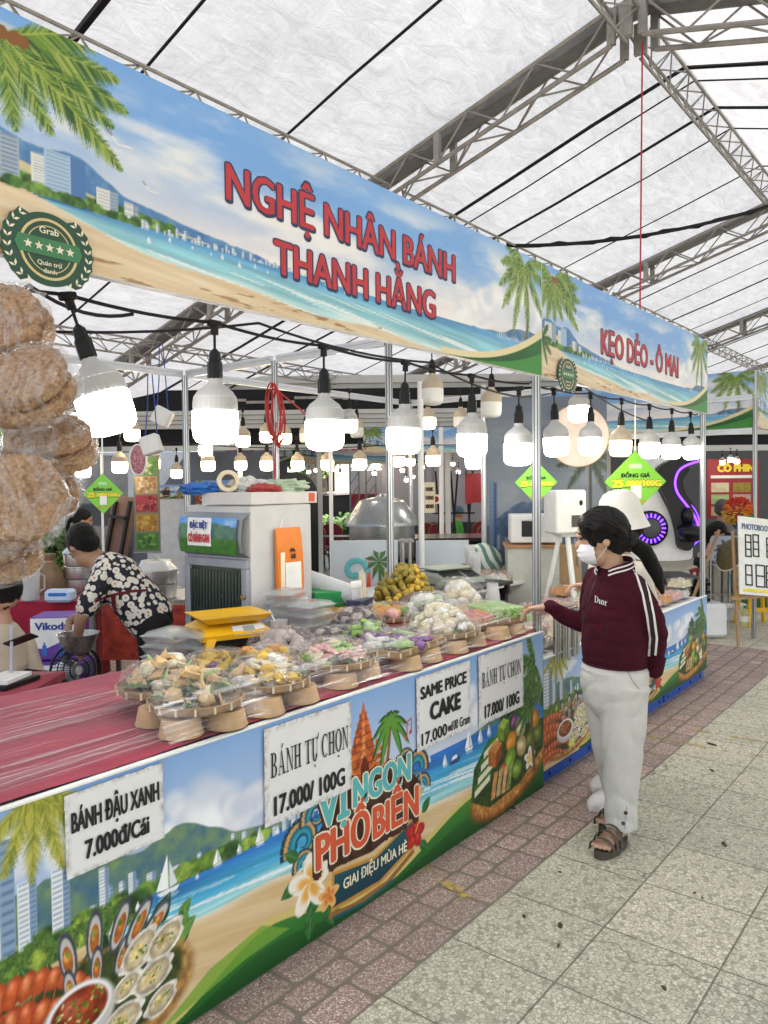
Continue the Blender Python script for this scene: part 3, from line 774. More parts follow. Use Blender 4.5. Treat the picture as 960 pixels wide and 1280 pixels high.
def leafy(a,cx,cy,L,ang,col,vein='8db36a'):
    c,s_=math.cos(R_(ang)),math.sin(R_(ang));P=[]
    for k in range(9):
        t=k/8;P.append((t*L,.28*L*math.sin(math.pi*t**.8)))
    P+=[(p[0],-p[1])for p in P[::-1]]
    a.poly([(cx+p*c-q*s_,cy+p*s_+q*c)for p,q in P],col,tex=.4);a.line([(cx,cy),(cx+L*.95*c,cy+L*.95*s_)],L*.035,vein,.8)
class Shrunk:
    def __init__(s,a,k):s.a=a;s.k=k;s.rng=a.rng
    def poly(s,pts,*r,**q):s.a.poly([(x*s.k,y*s.k+.05)for x,y in pts],*r,**q)
    def ell(s,x,y,rx,ry,*r,**q):s.a.ell(x*s.k,y*s.k+.05,rx*s.k,ry*s.k,*r,**q)
    def line(s,pts,w,*r,**q):s.a.line([(x*s.k,y*s.k+.05)for x,y in pts],w*s.k,*r,**q)
def seafood(a,cx,cy):
    a=Shrunk(a,.87);cx,cy=.33,.19
    for k in range(34):leafy(a,cx+a.rng.uniform(-.36,.36),cy+a.rng.uniform(.02,.17),a.rng.uniform(.07,.13),a.rng.uniform(20,160),a.rng.choice(LEAFD))
    for k in range(6):leafy(a,cx+.30+a.rng.uniform(-.04,.05),cy+.03+k*.012,.12,a.rng.uniform(20,80),a.rng.choice(LEAFD))
    a.ell(cx,cy-.03,.40,.205,'9a6a34',tex=.6);a.ell(cx,cy-.015,.385,.19,'c99a58',tex=.8);a.ell(cx,cy,.36,.17,'3c4a22',tex=.9)
    def shrimp(x,y,L,ang):
        c,s_=math.cos(R_(ang)),math.sin(R_(ang));n=9
        for k in range(n):
            t=k/(n-1);u=t*L;v=-.30*L*(t-.45)**2*2.0;w=L*(.17-.10*t)
            X,Y=x+u*c-v*s_,y+u*s_+v*c
            a.ell(X,Y,L*.085,w,'e98a4c' if k%2 else 'd8642f',R_(ang)-t*.7,col2='a83f1c' if k%2 else 'b34a22',tex=.35,hi=.25)
        for k in range(5):a.line([(x,y),(x-L*(.2+.1*k)*c-(.1*k-.2)*L*s_*-1,y-L*(.2+.1*k)*s_+(.12*k-.22)*L*c)],.004,'d4572a')
        for k in range(6):
            t=.15+.1*k;a.line([(x+t*L*c,y+t*L*s_-.03),(x+t*L*c-.015,y+t*L*s_-.03-L*.16)],.004,'c85a30')
        a.ell(x+.01,y+.012,.007,.007,'1a1210')
    shrimp(.02,.40,.33,-10);shrimp(-.04,.30,.36,-4);shrimp(-.06,.215,.34,2);shrimp(.04,.13,.30,0);shrimp(-.03,.05,.30,3)
    def mussel(x,y,L,ang):
        a.ell(x,y,L*.34,L,'20242c',R_(ang),col2='454c58',hi=.3);a.ell(x,y-L*.06,L*.25,L*.82,'c7c3bd',R_(ang));a.ell(x,y-L*.12,L*.19,L*.55,'d98a33',R_(ang),col2='a8551c',tex=.6,hi=.3);a.ell(x,y+L*.1,L*.1,L*.14,'7a8a3a',tex=.8)
    for(mx_,my,an)in[(.27,.40,8),(.36,.425,-4),(.45,.42,-22),(.52,.40,-36),(.58,.37,-48)]:mussel(mx_,my,.085,an);mussel(mx_+.005,my-.10,.065,an)
    def oyster(x,y,L,ang):
        P=[(x+L*(1+.10*math.sin(5*b)+.06*math.sin(9*b+1))*math.cos(b)*math.cos(R_(ang))-L*.62*math.sin(b)*math.sin(R_(ang)),y+L*(1+.08*math.sin(5*b))*math.cos(b)*math.sin(R_(ang))+L*.62*math.sin(b)*math.cos(R_(ang)))for b in np.linspace(0,6.2,30)]
        a.poly(P,'e9e2d2',tex=.5);a.ell(x,y,L*.80,L*.50,'b9a88c',R_(ang),tex=.5);a.ell(x,y,L*.66,L*.40,'f1e8cf',R_(ang),col2='c9b58a',tex=.5,hi=.2);a.ell(x-L*.1,y,L*.34,L*.2,'d9c07c',R_(ang),tex=.9)
        for k in range(9):a.ell(x+a.rng.uniform(-.45,.45)*L,y+a.rng.uniform(-.25,.25)*L,L*.08,L*.035,a.rng.choice(['5f8a2c','86a83c','3f6a24']),a.rng.random()*3)
    for(ox_,oy,L,an)in[(.52,.30,.085,38),(.62,.29,.085,30),(.47,.205,.06,20),(.57,.19,.085,18),(.45,.10,.085,12),(.60,.09,.07,25)]:oyster(ox_,oy,L,an)
    a.ell(.305,.195,.125,.105,'f4f2ec',col2='cfcac0');a.ell(.305,.215,.108,.082,'ffffff');a.ell(.305,.213,.096,.070,'b8502a',col2='7d2c14',tex=.9,hi=.2)
    for k in range(40):a.ell(.305+a.rng.uniform(-.08,.08),.213+a.rng.uniform(-.05,.05),.008,.004,a.rng.choice(['6f9a34','d8cf8a','c93a24','4a7a28']),a.rng.random()*3)
    a.ell(.40,.05,.05,.04,'c9d75a',hi=.2);a.ell(.40,.05,.042,.033,'e3ea8a',tex=.4)
def basket(a,cx,cy):
    for k in range(26):leafy(a,cx+a.rng.uniform(-.1,.36),cy+a.rng.uniform(.12,.36),a.rng.uniform(.08,.16),a.rng.uniform(10,170),a.rng.choice(LEAFD))
    a.ell(cx+.02,cy-.03,.40,.155,'8a5426',.18,tex=.5);a.ell(cx+.02,cy-.015,.385,.145,'c08440',.18,tex=.8)
    a.poly([(cx-.37,cy-.05),(cx-.34,cy+.10),(cx-.2,cy+.21),(cx+.1,cy+.20),(cx+.37,cy+.18),(cx+.36,cy+.02),(cx+.1,cy-.10),(cx-.2,cy-.13)],'2f4a1f',tex=.9)
    for k in range(4):
        x0,y0=cx-.335+.028*k,cy-.04+.055*k
        a.poly([(x0,y0),(x0+.14,y0+.045),(x0+.14,y0+.085),(x0,y0+.045)],'e8e4c4');a.poly([(x0,y0+.03),(x0+.14,y0+.075),(x0+.15,y0+.10),(x0,y0+.055)],'3f7a2e',tex=.5)
    def cube(x,y,r,c1,c2,c3):
        a.poly([(x-r,y-r*.6),(x,y-r),(x,y),(x-r,y+r*.5)],c1,tex=.4);a.poly([(x,y-r),(x+r*.9,y-r*.5),(x+r*.9,y+r*.55),(x,y)],c2,tex=.4);a.poly([(x-r,y+r*.5),(x,y),(x+r*.9,y+r*.55),(x-.05*r,y+r)],c3,tex=.4)
    cube(cx-.14,cy+.12,.07,'b5682c','8d4a1c','d28c48');cube(cx-.06,cy+.22,.06,'7d9a34','57762a','9ab84c')
    for(x,y,rx,ry,c1,c2)in[(.015,.14,.055,.05,'eba63c','b8701c'),(.11,.19,.05,.055,'efe2c2','b99f6a'),(.045,.24,.045,.03,'9a5a8e','6a3560'),(.16,.27,.055,.05,'8fbf3c','4f7f24'),(.26,.20,.05,.06,'e6a83a','a8661c'),
                                   (.0,.05,.065,.05,'9cc23c','5f8424'),(.12,.09,.05,.055,'ecdcb0','b08f58'),(.22,.10,.05,.05,'7a8f34','4a5f20'),(.30,.11,.045,.05,'8a9a3c','4f5f24'),(-.07,.02,.035,.028,'e8743a','b8481c'),(.07,-.02,.05,.045,'a2c44a','5f8424')]:
        a.ell(cx+x,cy+y,rx,ry,c1,a.rng.random(),col2=c2,tex=.3,hi=.22);a.ell(cx+x,cy+y+.004,rx*.35,ry*.3,c1,hi=.2,a=.7)
    for k in range(4):a.poly([(cx-.19+.05*k,cy-.10),(cx-.15+.05*k,cy-.10),(cx-.12+.05*k,cy+.03),(cx-.155+.05*k,cy+.03)],['d89a5c','c9b27a','e2b27c','9aa25a'][k],tex=.5)
    flower(a,cx+.21,cy+.0,.055,'fffaf0','f4c24a')
def flower(a,x,y,r,c1,c2):
    for k in range(5):
        b=R_(72*k+18);a.ell(x+r*.55*math.cos(b),y+r*.55*math.sin(b),r*.60,r*.36,c1,b,col2=c1);a.ell(x+r*.3*math.cos(b),y+r*.3*math.sin(b),r*.36,r*.2,c2,b,soft=.6,a=.9)
        a.line([(x,y),(x+r*.95*math.cos(b+.3),y+r*.95*math.sin(b+.3))],r*.03,'c9973c',.5)
def logo_art(a):
    # temple tower
    for k in range(9):
        t=k/9;w_=.115*(1-t)**.8+.008;z=.50+.27*t
        a.poly([(1.46-w_*.95,z),(1.46+w_*.8,z),(1.46+w_*.7,z+.028),(1.46-w_*.85,z+.028)],'c9642c' if k%2 else 'b8501f',tex=.9);a.line([(1.46-w_,z),(1.46+w_*.85,z)],.005,'7d2f10')
        a.poly([(1.46-w_*.25,z),(1.46+w_*.2,z),(1.46,z+.03)],'e8a05c',.9)
    a.poly([(1.445,.76),(1.475,.76),(1.46,.815)],'c9642c')
    for k in range(5):a.poly([(1.53,.50+.03*k),(1.60-.008*k,.50+.03*k),(1.595-.008*k,.522+.03*k),(1.535,.522+.03*k)],'d47a3c' if k%2 else 'b8501f',tex=.8)
    a.poly([(1.44,.50),(1.49,.50),(1.49,.56),(1.465,.60),(1.44,.56)],'6a2408');a.ell(1.34,.56,.05,.06,'f3d06a',soft=.5,a=.7)
    a.line([(1.60,.50),(1.615,.58),(1.63,.68)],.022,'9a5a2c',w2=.014)
    for g,c in((0,'24501f'),(1,'5f9a34')):
        for an in(165,130,95,60,20,-15,-50,200,235):
            L=.135*(1-.12*g);P=[];Q=[]
            for k in range(9):
                t=k/8;X=1.63+L*t*math.cos(R_(an));Y=.685+L*t*math.sin(R_(an))-.09*t*t;w_=.018*(1-.3*g)*math.sin(math.pi*min(1,.08+t*.92));P.append((X-w_*math.sin(R_(an)),Y+w_*math.cos(R_(an))));Q.append((X+w_*math.sin(R_(an)),Y-w_*math.cos(R_(an))))
            a.poly(P+Q[::-1],c)
    a.line([(1.74,.60),(1.74,.66),(1.77,.672),(1.77,.615)],.006,'c0422c');a.ell(1.734,.60,.011,.009,'c0422c');a.ell(1.764,.613,.011,.009,'c0422c')
    # waves
    for(cx,cy,r,f)in[(1.12,.38,.10,1),(1.19,.46,.08,1),(1.80,.45,.085,-1),(1.84,.36,.06,-1),(1.13,.30,.06,1),(1.72,.50,.06,-1)]:
        for j,c in enumerate(('1b3f52','d9a45c','1f6f86','2fa0ac','145066')):
            pts=[(cx+f*r*(1-.16*j)*(1-.55*k/22)*math.cos(R_(200-15*k)),cy+r*(1-.16*j)*(1-.55*k/22)*math.sin(R_(200-15*k)))for k in range(23)]
            a.line(pts,r*(.34-.05*j),c,1,r*.05)
    # dark backing of the words
    a.poly([(1.20,.23),(1.19,.38),(1.24,.42),(1.27,.52),(1.40,.54),(1.42,.50),(1.76,.53),(1.78,.43),(1.83,.38),(1.81,.25),(1.5,.20)],'3a1c10')
    for(x,y,r,an)in[(1.10,.25,.07,200),(1.10,.33,.06,150),(1.16,.12,.08,260),(1.24,.10,.07,290),(1.84,.24,.06,40),(1.82,.12,.06,-40),(1.20,.17,.08,230)]:leafy(a,x,y,r*1.4,an,'2f6a34','6fa04c')
    # ribbon
    a.poly([(1.26,.06),(1.27,.21),(1.52,.175),(1.78,.245),(1.80,.12),(1.55,.05)],'c9913c');a.poly([(1.275,.075),(1.283,.195),(1.52,.162),(1.768,.228),(1.785,.132),(1.55,.065)],'1c5a66',col2='123c48')
    for f_ in(1.30,1.755):a.poly([(f_,.17-.02),(f_+.012,.15-.005),(f_,.125+.005),(f_-.012,.15-.005)],'f0d8a0')
    a.line([(1.25,.05),(1.4,.03),(1.6,.035),(1.78,.10)],.022,'9a6a34');a.line([(1.27,.035),(1.45,.015),(1.65,.03)],.012,'14606a')
    a.line([(1.83,.42),(1.845,.36),(1.83,.31),(1.82,.37),(1.845,.33)],.007,'e8c05c')
    flower(a,1.155,.215,.10,'fdf3e2','f0a83c');flower(a,1.25,.13,.05,'f2b86a','d9702c')
    for k in range(5):
        b=R_(72*k+10);a.ell(1.79+.034*math.cos(b),.17+.034*math.sin(b),.036,.026,'d8352c',b,col2='a81c1c',tex=.3,hi=.2)
    a.line([(1.79,.17),(1.82,.215)],.007,'f0c04a')
# fascias
RED=mat('red_print',(.50,.035,.045),.45);DARKL=mat('navy_outline',(.03,.035,.10),.5)
FA=fascia_art(2.965,.603,.0052)
BOARD=mat('white_board_core',(.66,.66,.65),.5)
def words(parent,lines,y,m,mo,bold=.034,out=.05,name='lettering',lift=0.0):
    """Printed words on a front facing -Y: a dark keyline behind and the coloured letters."""
    for(s,cx,cz,w_,h_)in lines:
        mb=MB();mb2=MB();v,f=text_mesh(s,(cx,y-.0022-lift,cz),(1,0,0),(0,0,1),w_,h_,bold);mb.add(v,f)
        if mo:v,f=text_mesh(s,(cx+.002,y-.0014-lift,cz-.002),(1,0,0),(0,0,1),w_+.012,h_+.010,bold+out);mb2.add(v,f)
        o=mb.build(name,m,parent,smooth=False)
        if mo:mb2.build('letter_outline',mo,o,smooth=False)
def fascia(label,x0,lines,badge_x):
    t=thing('fascia_banner',(x0,Y0,2.235),label,'banner','printed beach banners over the stalls')
    FA.sheet('printed_sheet',x0+.003,Y0-.004,2.237,t,VINYL)
    mb=MB();mb.box((x0+1.4825,Y0+.012,2.5365),(2.966,.03,.604));mb.build('backing_board',BOARD,t)
    words(t,lines,Y0-.004,RED,DARKL)
    badge(t,badge_x,2.268)
    return t
BADGE_G=mat('badge_green',(.022,.075,.045),.4);BADGE_L=mat('badge_bright_green',(.05,.20,.09),.35)
GOLD=mat('badge_gold',(.62,.50,.24),.35,.3);CREAM=mat('badge_cream',(.78,.74,.58),.5)
def badge(parent,cx,cz):
    y=Y0-.016;O=(cx,y,cz)
    mb=MB();P=[]
    for k in range(48):
        b=2*math.pi*k/48;r=.088
        if abs(math.cos(b))>.55:r=.122*(1+.02*math.cos(k*3))
        if math.sin(b)>.8:r=.10
        if math.sin(b)<-.85:r=.10
        P.append((r*math.cos(b),r*math.sin(b)*.93))
    mb.prism(P,O,(1,0,0),(0,0,1),.004);bd=mb.build('award_badge',BADGE_G,parent,smooth=False)
    def ring(r0,r1,a0,a1,y_,n=40):
        m_=MB();V=[]
        for k in range(n+1):
            b=R_(a0+(a1-a0)*k/n);V+=[(cx+r0*math.cos(b),y_,cz+r0*math.sin(b)),(cx+r1*math.cos(b),y_,cz+r1*math.sin(b))]
        m_.add(V,[(2*k,2*k+1,2*k+3,2*k+2)for k in range(n)]);return m_
    a_=ring(.078,.071,0,360,y-.0048);r2=ring(.060,.0575,20,160,y-.0048,20);a_.add(r2.v,r2.f);r3=ring(.060,.0575,200,340,y-.0048,20);a_.add(r3.v,r3.f)
    a_.build('gold_ring',GOLD,bd,smooth=False)
    m_=MB();m_.prism([(-.09,.0),(-.08,.022),(.08,.022),(.09,.0),(.08,-.022),(-.08,-.022)],(cx,y-.005,cz+.004),(1,0,0),(0,0,1),.001);m_.build('badge_band',BADGE_L,bd,smooth=False)
    m_=MB()
    for k in range(5):
        sx=cx-.056+.028*k;m_.add([(sx+(.0125 if j%2==0 else .0052)*math.sin(R_(36*j)),y-.0072,cz+.004+(.0125 if j%2==0 else .0052)*math.cos(R_(36*j)))for j in range(10)],[tuple(range(10))])
    m_.build('star',CREAM,bd,smooth=False)
    m_=MB()
    for sg in(1,-1):
        for k in range(9):
            b=R_(-62+13.5*k);px,pz=cx+sg*.108*math.cos(b),cz+.108*math.sin(b)*.95;d=Vector((-sg*math.sin(b),0,math.cos(b)))
            for s2 in(1,-1):
                e=(d+Vector((sg*math.cos(b),0,math.sin(b)))*s2*.75).normalized();q=e.cross(Vector((0,1,0)))
                p=Vector((px,y-.0055,pz));m_.add([p,p+e*.009+q*.0035,p+e*.018,p+e*.009-q*.0035],[(0,1,2,3)])
    m_.build('laurel',CREAM,bd,smooth=False)
    m_=MB()
    for s_,dz,w_,h_ in(('Grab',.047,.052,.017),('Quán trứ',-.036,.066,.012),('danh',-.055,.036,.012)):
        add_text(m_,s_,(cx,y-.006,cz+dz),(1,0,0),(0,0,1),w_,h_,.03)
    m_.build('badge_words',CREAM,bd,smooth=False)
fascia('long beach printed banner with red two line lettering over the nearest stall',XA,[('NGHỆ NHÂN BÁNH',2.262,2.630,1.31,.118),('THANH HẰNG',2.285,2.440,.95,.115)],1.012)
fascia('shorter looking beach printed banner with one red line of lettering, over the candy stall',XB+.003,[('KẸO DẺO - Ô MAI',5.255,2.538,1.45,.148)],4.04)
# ------ counters
PA=panel_art(2.965,.852,fine(2.965,.0027,.0046))
CLOTH=mat('dark_red_tablecloth',(.30,.012,.035),.8,0,.22,6,.2,14,.2,sheen=.2)
TEAL=mat('teal_print',(.10,.42,.44),.45);CREAMP=mat('cream_print',(.80,.72,.52),.5);ORED=mat('orange_red_print',(.62,.09,.035),.45);DKB=mat('dark_brown_print',(.055,.02,.012),.5);WHP=mat('white_print',(.82,.82,.78),.5)
def logo_words(parent,x0,z0,k,y):
    for(s_,cx,cz,w_,h_,m_,sh)in[('VỊ',1.285,.462,.17,.125,TEAL,0),('NGON',1.575,.475,.37,.115,TEAL,0),('PHỐ',1.335,.318,.31,.130,ORED,0),('BIỂN',1.66,.315,.31,.130,ORED,0),('GIAI ĐIỆU MÙA HÈ',1.528,.142,.40,.042,CREAMP,0)]:
        mb=MB();m2=MB();m3=MB();O=(x0+cx,y-.003,z0+cz*k);e=.012 if h_>.1 else .004
        v,f=text_mesh(s_,O,(1,0,0),(0,0,1),w_,h_*k,.058 if h_>.1 else .04);mb.add(v,f);o=mb.build('logo_lettering',m_,parent,smooth=False)
        v,f=text_mesh(s_,(O[0],y-.0022,O[2]),(1,0,0),(0,0,1),w_+e*1.4,(h_+e*.4)*k,.118);m2.add(v,f)
        if h_>.1:
            m2.build('letter_outline',CREAMP,o,smooth=False)
            v,f=text_mesh(s_,(O[0]-.006,y-.0014,O[2]-.010),(1,0,0),(0,0,1),w_+.042,(h_+.02)*k,.20);m3.add(v,f);m3.build('letter_outline',DKB,o,smooth=False)
def counter(label,x0,x1,z0,z1,depth,top_m,inner):
    t=thing('market_counter',(x0,Y0,0),label,'counter','stall counters along the aisle')
    k=(z1-z0)/.852
    PA_=PA
    V=PA.sheet('printed_panel',x0+.003,Y0-.006,z0,t,VINYL)
    if abs(k-1)>.01:
        n=len(V.data.vertices);a=np.empty(n*3,np.float32);V.data.vertices.foreach_get('co',a);a=a.reshape(-1,3);a[:,2]=z0+(a[:,2]-z0)*k;V.data.vertices.foreach_set('co',a.ravel());V.data.update()
    mb=MB();mb.box(((x0+x1)/2,Y0+.012,(z0+z1)/2),(x1-x0-.006,.03,z1-z0-.004));mb.build('front_board',BOARD,t)
    mb=MB();mb.box(((x0+x1)/2,Y0+.001,z1+.003),(x1-x0-.004,.022,.006));mb.build('panel_edge',WHP,t)
    logo_words(t,x0+.003,z0,k,Y0-.006)
    mb=MB();mb.box(((x0+x1)/2,Y0+.03+depth/2,z1-.03),(x1-x0-.01,depth,.03),None,.003);mb.build('table_top',top_m,t)
    for(lx,ly)in((x0+.06,Y0+.12),(x1-.06,Y0+.12),(x0+.06,Y0+depth-.05),(x1-.06,Y0+depth-.05)):
        mb=MB();mb.box((lx,ly,(z1-.05)/2+inner),(.035,.035,z1-.05-inner*2));mb.build('leg',STEEL,t)
    return t
counter('near counter with beach print and summer food logo, holding the wrapped cake trays',XA,XB-.002,0.002,.852,1.02,BOARD,0)
counter('far lower counter with the same beach print, raised on blue plastic pallets',XB+.002,XC,.085,.70,.95,BOARD,.0)
def cloth_mesh(x0,x1,y0,y1,z,drop):
    mb=MB();nx,ny=120,60;V=[]
    for j in range(ny+1):
        for i in range(nx+1):
            x=x0+(x1-x0)*i/nx;t=j/ny;s_=t*(y1-y0+drop);y=y0+min(s_,y1-y0);dz=-max(0,s_-(y1-y0))
            zz=z+dz+.005*mnoise.noise(Vector((x*4,y*7,0)))+.003*mnoise.noise(Vector((x*17,s_*4,5)))
            if dz<0:y+=.02*math.sin(x*22)*min(1,-dz*4)
            V.append((x,y,zz))
    mb.add(V,[(j*(nx+1)+i,j*(nx+1)+i+1,(j+1)*(nx+1)+i+1,(j+1)*(nx+1)+i)for j in range(ny)for i in range(nx)])
    return mb
tag(cloth_mesh(XA,XB-.01,Y0+.018,Y0+1.06,.861,.5).build('tablecloth',CLOTH),'dark red cloth spread over the near counter under the cake trays','tablecloth')
PALB=mat('blue_pallet_plastic',(.015,.075,.36),.45,0,.15)
for i in range(3):
    xa=XB+.05+i*.98
    mb=MB();mb.box((xa+.47,Y0+.52,.071),(.94,1.0,.022),None,.004)
    t=thing('plastic_pallet',(xa,Y0+.02,0),['blue plastic pallet under the far counter, at its end beside the near counter','blue plastic pallet under the middle of the far counter, behind the standing women','blue plastic pallet under the far counter, at its end beside the gangway'][i],'pallet','blue plastic pallets under the counter')
    mb.build('deck',PALB,t)
    mb=MB();mb.box((xa+.47,Y0+.5,.03),(.94,.96,.058),None,.004)
    mb.build('foot_rail',PALB,t)
    mb=MB()
    for k in range(4):mb.lathe([(.012,0),(.012,.003)],(xa+.07+k*.265,Y0+.0205,.034),10,Matrix.Rotation(R_(90),3,'X'))
    mb.build('pallet_hole',BLACK,t)
# price papers
def paper_mat():
    m,n,b=new_mat('worn_white_paper');co=n.coord('Generated');ob=n.coord('Object')
    sx=n.node('ShaderNodeSeparateXYZ');n.put(sx.inputs[0],co)
    e=n.m('MAXIMUM',n.m('ABSOLUTE',n.m('SUBTRACT',sx.outputs[0],.5)),n.m('ABSOLUTE',n.m('SUBTRACT',sx.outputs[2],.5)))
    stain=n.m('MULTIPLY',n.gray(e,.43,.5),n.gray(n.noise(ob,38,5,.7),.42,.62))
    c=n.mix(n.m('MULTIPLY',stain,.8),(.76,.75,.74),(.20,.17,.13))
    c=n.mix(n.m('MULTIPLY',n.gray(n.noise(ob,7,5),.55,.75),.25),c,(.5,.48,.45))
    n.put(b.inputs['Base Color'],c);b.inputs['Roughness'].default_value=.38;n.put(b.inputs['Normal'],n.bump(n.noise(ob,9,4),.25,.01))
    return m
PAPER=paper_mat();INK=mat('black_ink',(.012,.012,.014),.5)
def price_sign(label,x0,x1,z0,z1,body,tilt=0.0,dy=0.0):
    t=thing('price_sign',((x0+x1)/2,Y0-.012,z0),label,'price sign','paper price signs taped to the counter')
    w_,h_=x1-x0,z1-z0;mb=MB();nx,nz=24,20;rnd=random.Random(int(x0*100));V=[]
    def jag(u,s_):return .0025*mnoise.noise(Vector((u*14,s_*3.1,x0)))
    for j in range(nz+1):
        for i in range(nx+1):
            u,v=i/nx,j/nz;X=(u-.5)*w_;Z=v*h_
            if i in(0,nx):X+=jag(v*h_*8,i)
            if j in(0,nz):Z+=jag(u*w_*8,j+5)
            yy=-.001-.0035*(.5+.5*mnoise.noise(Vector((X*7,Z*7,x0))))
            c,s_=math.cos(tilt),math.sin(tilt);V.append((X*c-(Z-h_/2)*s_,yy,h_/2+X*s_+(Z-h_/2)*c))
    mb.add(V,[(j*(nx+1)+i,j*(nx+1)+i+1,(j+1)*(nx+1)+i+1,(j+1)*(nx+1)+i)for j in range(nz)for i in range(nx)])
    p=part(mb,'paper',PAPER,t)
    ex=Vector((math.cos(tilt),0,math.sin(tilt)));ez=Vector((-math.sin(tilt),0,math.cos(tilt)))
    for(s_,u,v,tw,th,kind)in body:
        m2=MB()
        O=Vector((0,-.0062,h_/2))+ex*((u-.5)*w_)+ez*((v-.5)*h_)
        if kind=='serif':serif_text(m2,s_,O,ex,ez,tw*w_,th*h_)
        else:add_text(m2,s_,O,ex,ez,tw*w_,th*h_,kind)
        part(m2,'lettering',INK,t,smooth=False)
    return t
price_sign('white paper sign lettered 7.000đ each, leftmost on the near counter',1.02,1.325,.615,.842,[('BÁNH ĐẬU XANH',.5,.66,.90,.25,.034),('7.000đ/Cái',.5,.28,.66,.23,.05)],.012)
price_sign('worn white price paper directly left of the printed red temple tower',1.722,2.165,.50,.838,[('BÁNH TỰ CHỌN',.51,.61,.90,.25,'serif'),('17.000/ 100G',.5,.19,.82,.20,.05)],-.005)
price_sign('white paper in English reading same price cake, right of the printed palm',2.585,3.005,.52,.838,[('SAME PRICE',.49,.78,.86,.17,.06),('CAKE',.51,.48,.58,.24,.085),('17.000',.30,.15,.46,.17,.04),('VND',.585,.135,.09,.085,.04),('100 Gram',.80,.155,.36,.145,.02)],.004)
price_sign('worn white price paper at the right end of the near counter',3.08,3.515,.505,.842,[('BÁNH TỰ CHỌN',.5,.64,.88,.22,'serif'),('17.000/ 100G',.5,.18,.78,.19,.05)],.006)
# ------ LED bulbs and cables
def bulb_body_mat(name,c):
    return mat(name,c,.4,0,.05,8,emit=None)
BCAP=mat('bulb_cap_white',(.40,.40,.39),.42,0,.05);BCAPW=mat('bulb_cap_yellowed',(.44,.37,.27),.45,0,.08)
GLOW=mat('bulb_glow',(.9,.9,.9),.4,0,.02,emit=(1.0,.96,.90,11.0));GLOWW=mat('bulb_glow_warm',(.9,.85,.75),.4,0,.02,emit=(1.0,.80,.52,7.0))
OFFD=mat('bulb_diffuser_off',(.70,.70,.66),.4,0,.04)
def make_bulb(capm,glowm,segs=40):
    t=thing('led_bulb',(0,0,0),'bulb','light bulb','hanging LED bulbs')
    mb=MB();mb.tube([(0,0,0),(0,0,-.09)],.0045,6);mb.box((0,0,-.004),(.05,.022,.022),None,.006);mb.lathe([(.013,-.04),(.012,-.012)],seg=10);part(mb,'drop_wire',BLACK,t)
    mb=MB();mb.lathe([(.006,-.085),(.017,-.098),(.019,-.125),(.023,-.128),(.024,-.178),(.0215,-.182)],seg=16,ribs=8,rib=.05);part(mb,'socket',BLACK,t,ang=30)
    mb=MB();pr=[(.021,-.180),(.024,-.196),(.036,-.207),(.056,-.222),(.068,-.240),(.0715,-.262),(.0715,-.290)]
    V=MB();V.lathe(pr[:5],seg=segs,cap1=False);V.lathe(pr[4:],seg=84 if segs>20 else 40,ribs=28 if segs>20 else 13,rib=.018,cap0=False);part(V,'ribbed_cap',capm,t,ang=60)
    mb=MB();mb.lathe([(.0735,-.287),(.0745,-.293),(.0735,-.352),(.070,-.374),(.060,-.388),(.04,-.395),(.0,-.396)],seg=segs,cap1=False);part(mb,'diffuser',glowm,t,ang=60)
    return t
PB=make_bulb(BCAP,GLOW);PBW=make_bulb(BCAPW,GLOWW);PBO=make_bulb(BCAPW,OFFD)
used_proto=set()
def hang(src,loc,label,s=1.0,rot=(0,0,0),group='hanging LED bulbs'):
    if src.name not in used_proto:
        used_proto.add(src.name);c=src
        c.location=loc;c.rotation_euler=rot;c.scale=(s,s,s);c['label']=label;c['group']=group
    else:c=place(src,loc,rot,(s,s,s),label,group)
    return c
ORD=['first','second','third','fourth','fifth','sixth','seventh','eighth','ninth','tenth','eleventh','twelfth','thirteenth','fourteenth','fifteenth','sixteenth','seventeenth','eighteenth']
front=[(1.105,2.0,2.185,'big lit bulb tilted aside, nearest to the hanging bagged crackers'),(1.61,2.0,2.19,'big lit bulb hanging straight, right of the tilted one'),
         (2.125,2.0,2.185,'big lit bulb hanging right beside the coiled red cable'),(2.636,2.0,2.185,'big lit bulb just right of the middle grooved post'),
         (3.165,2.0,2.185,'big lit bulb under the green end of the long banner')]
for i,(x,y,z,lab)in enumerate(front):
    hang(PB,(x,y,z),lab,1.0,(R_(-11),R_(-13),0)if i==0 else(R_([0,2,-1,2,1][i]),R_([0,-1,1,1,-1][i]),0))
sec=[(4.03,2.0,2.20),(4.54,2.0,2.22),(5.04,2.0,2.225),(5.56,2.0,2.225),(6.05,2.0,2.23),(6.50,2.0,2.235)]
secl=['lit bulb right of the corner post, under the badge of the shorter banner','lit bulb in front of the round pale board','lit bulb with a yellowish cap above the larger green price tag','lit bulb hanging over the right corner of the larger green tag',
        'lit bulb second from the right post, above the white and black simulator','rightmost lit bulb, beside the end post of the candy stall']
for i,((x,y,z),lab)in enumerate(zip(sec,secl)):hang(PBW if i==2 else PB,(x,y,z),lab,.98,(R_((i*37%5)-2),R_((i*23%5)-2),0))
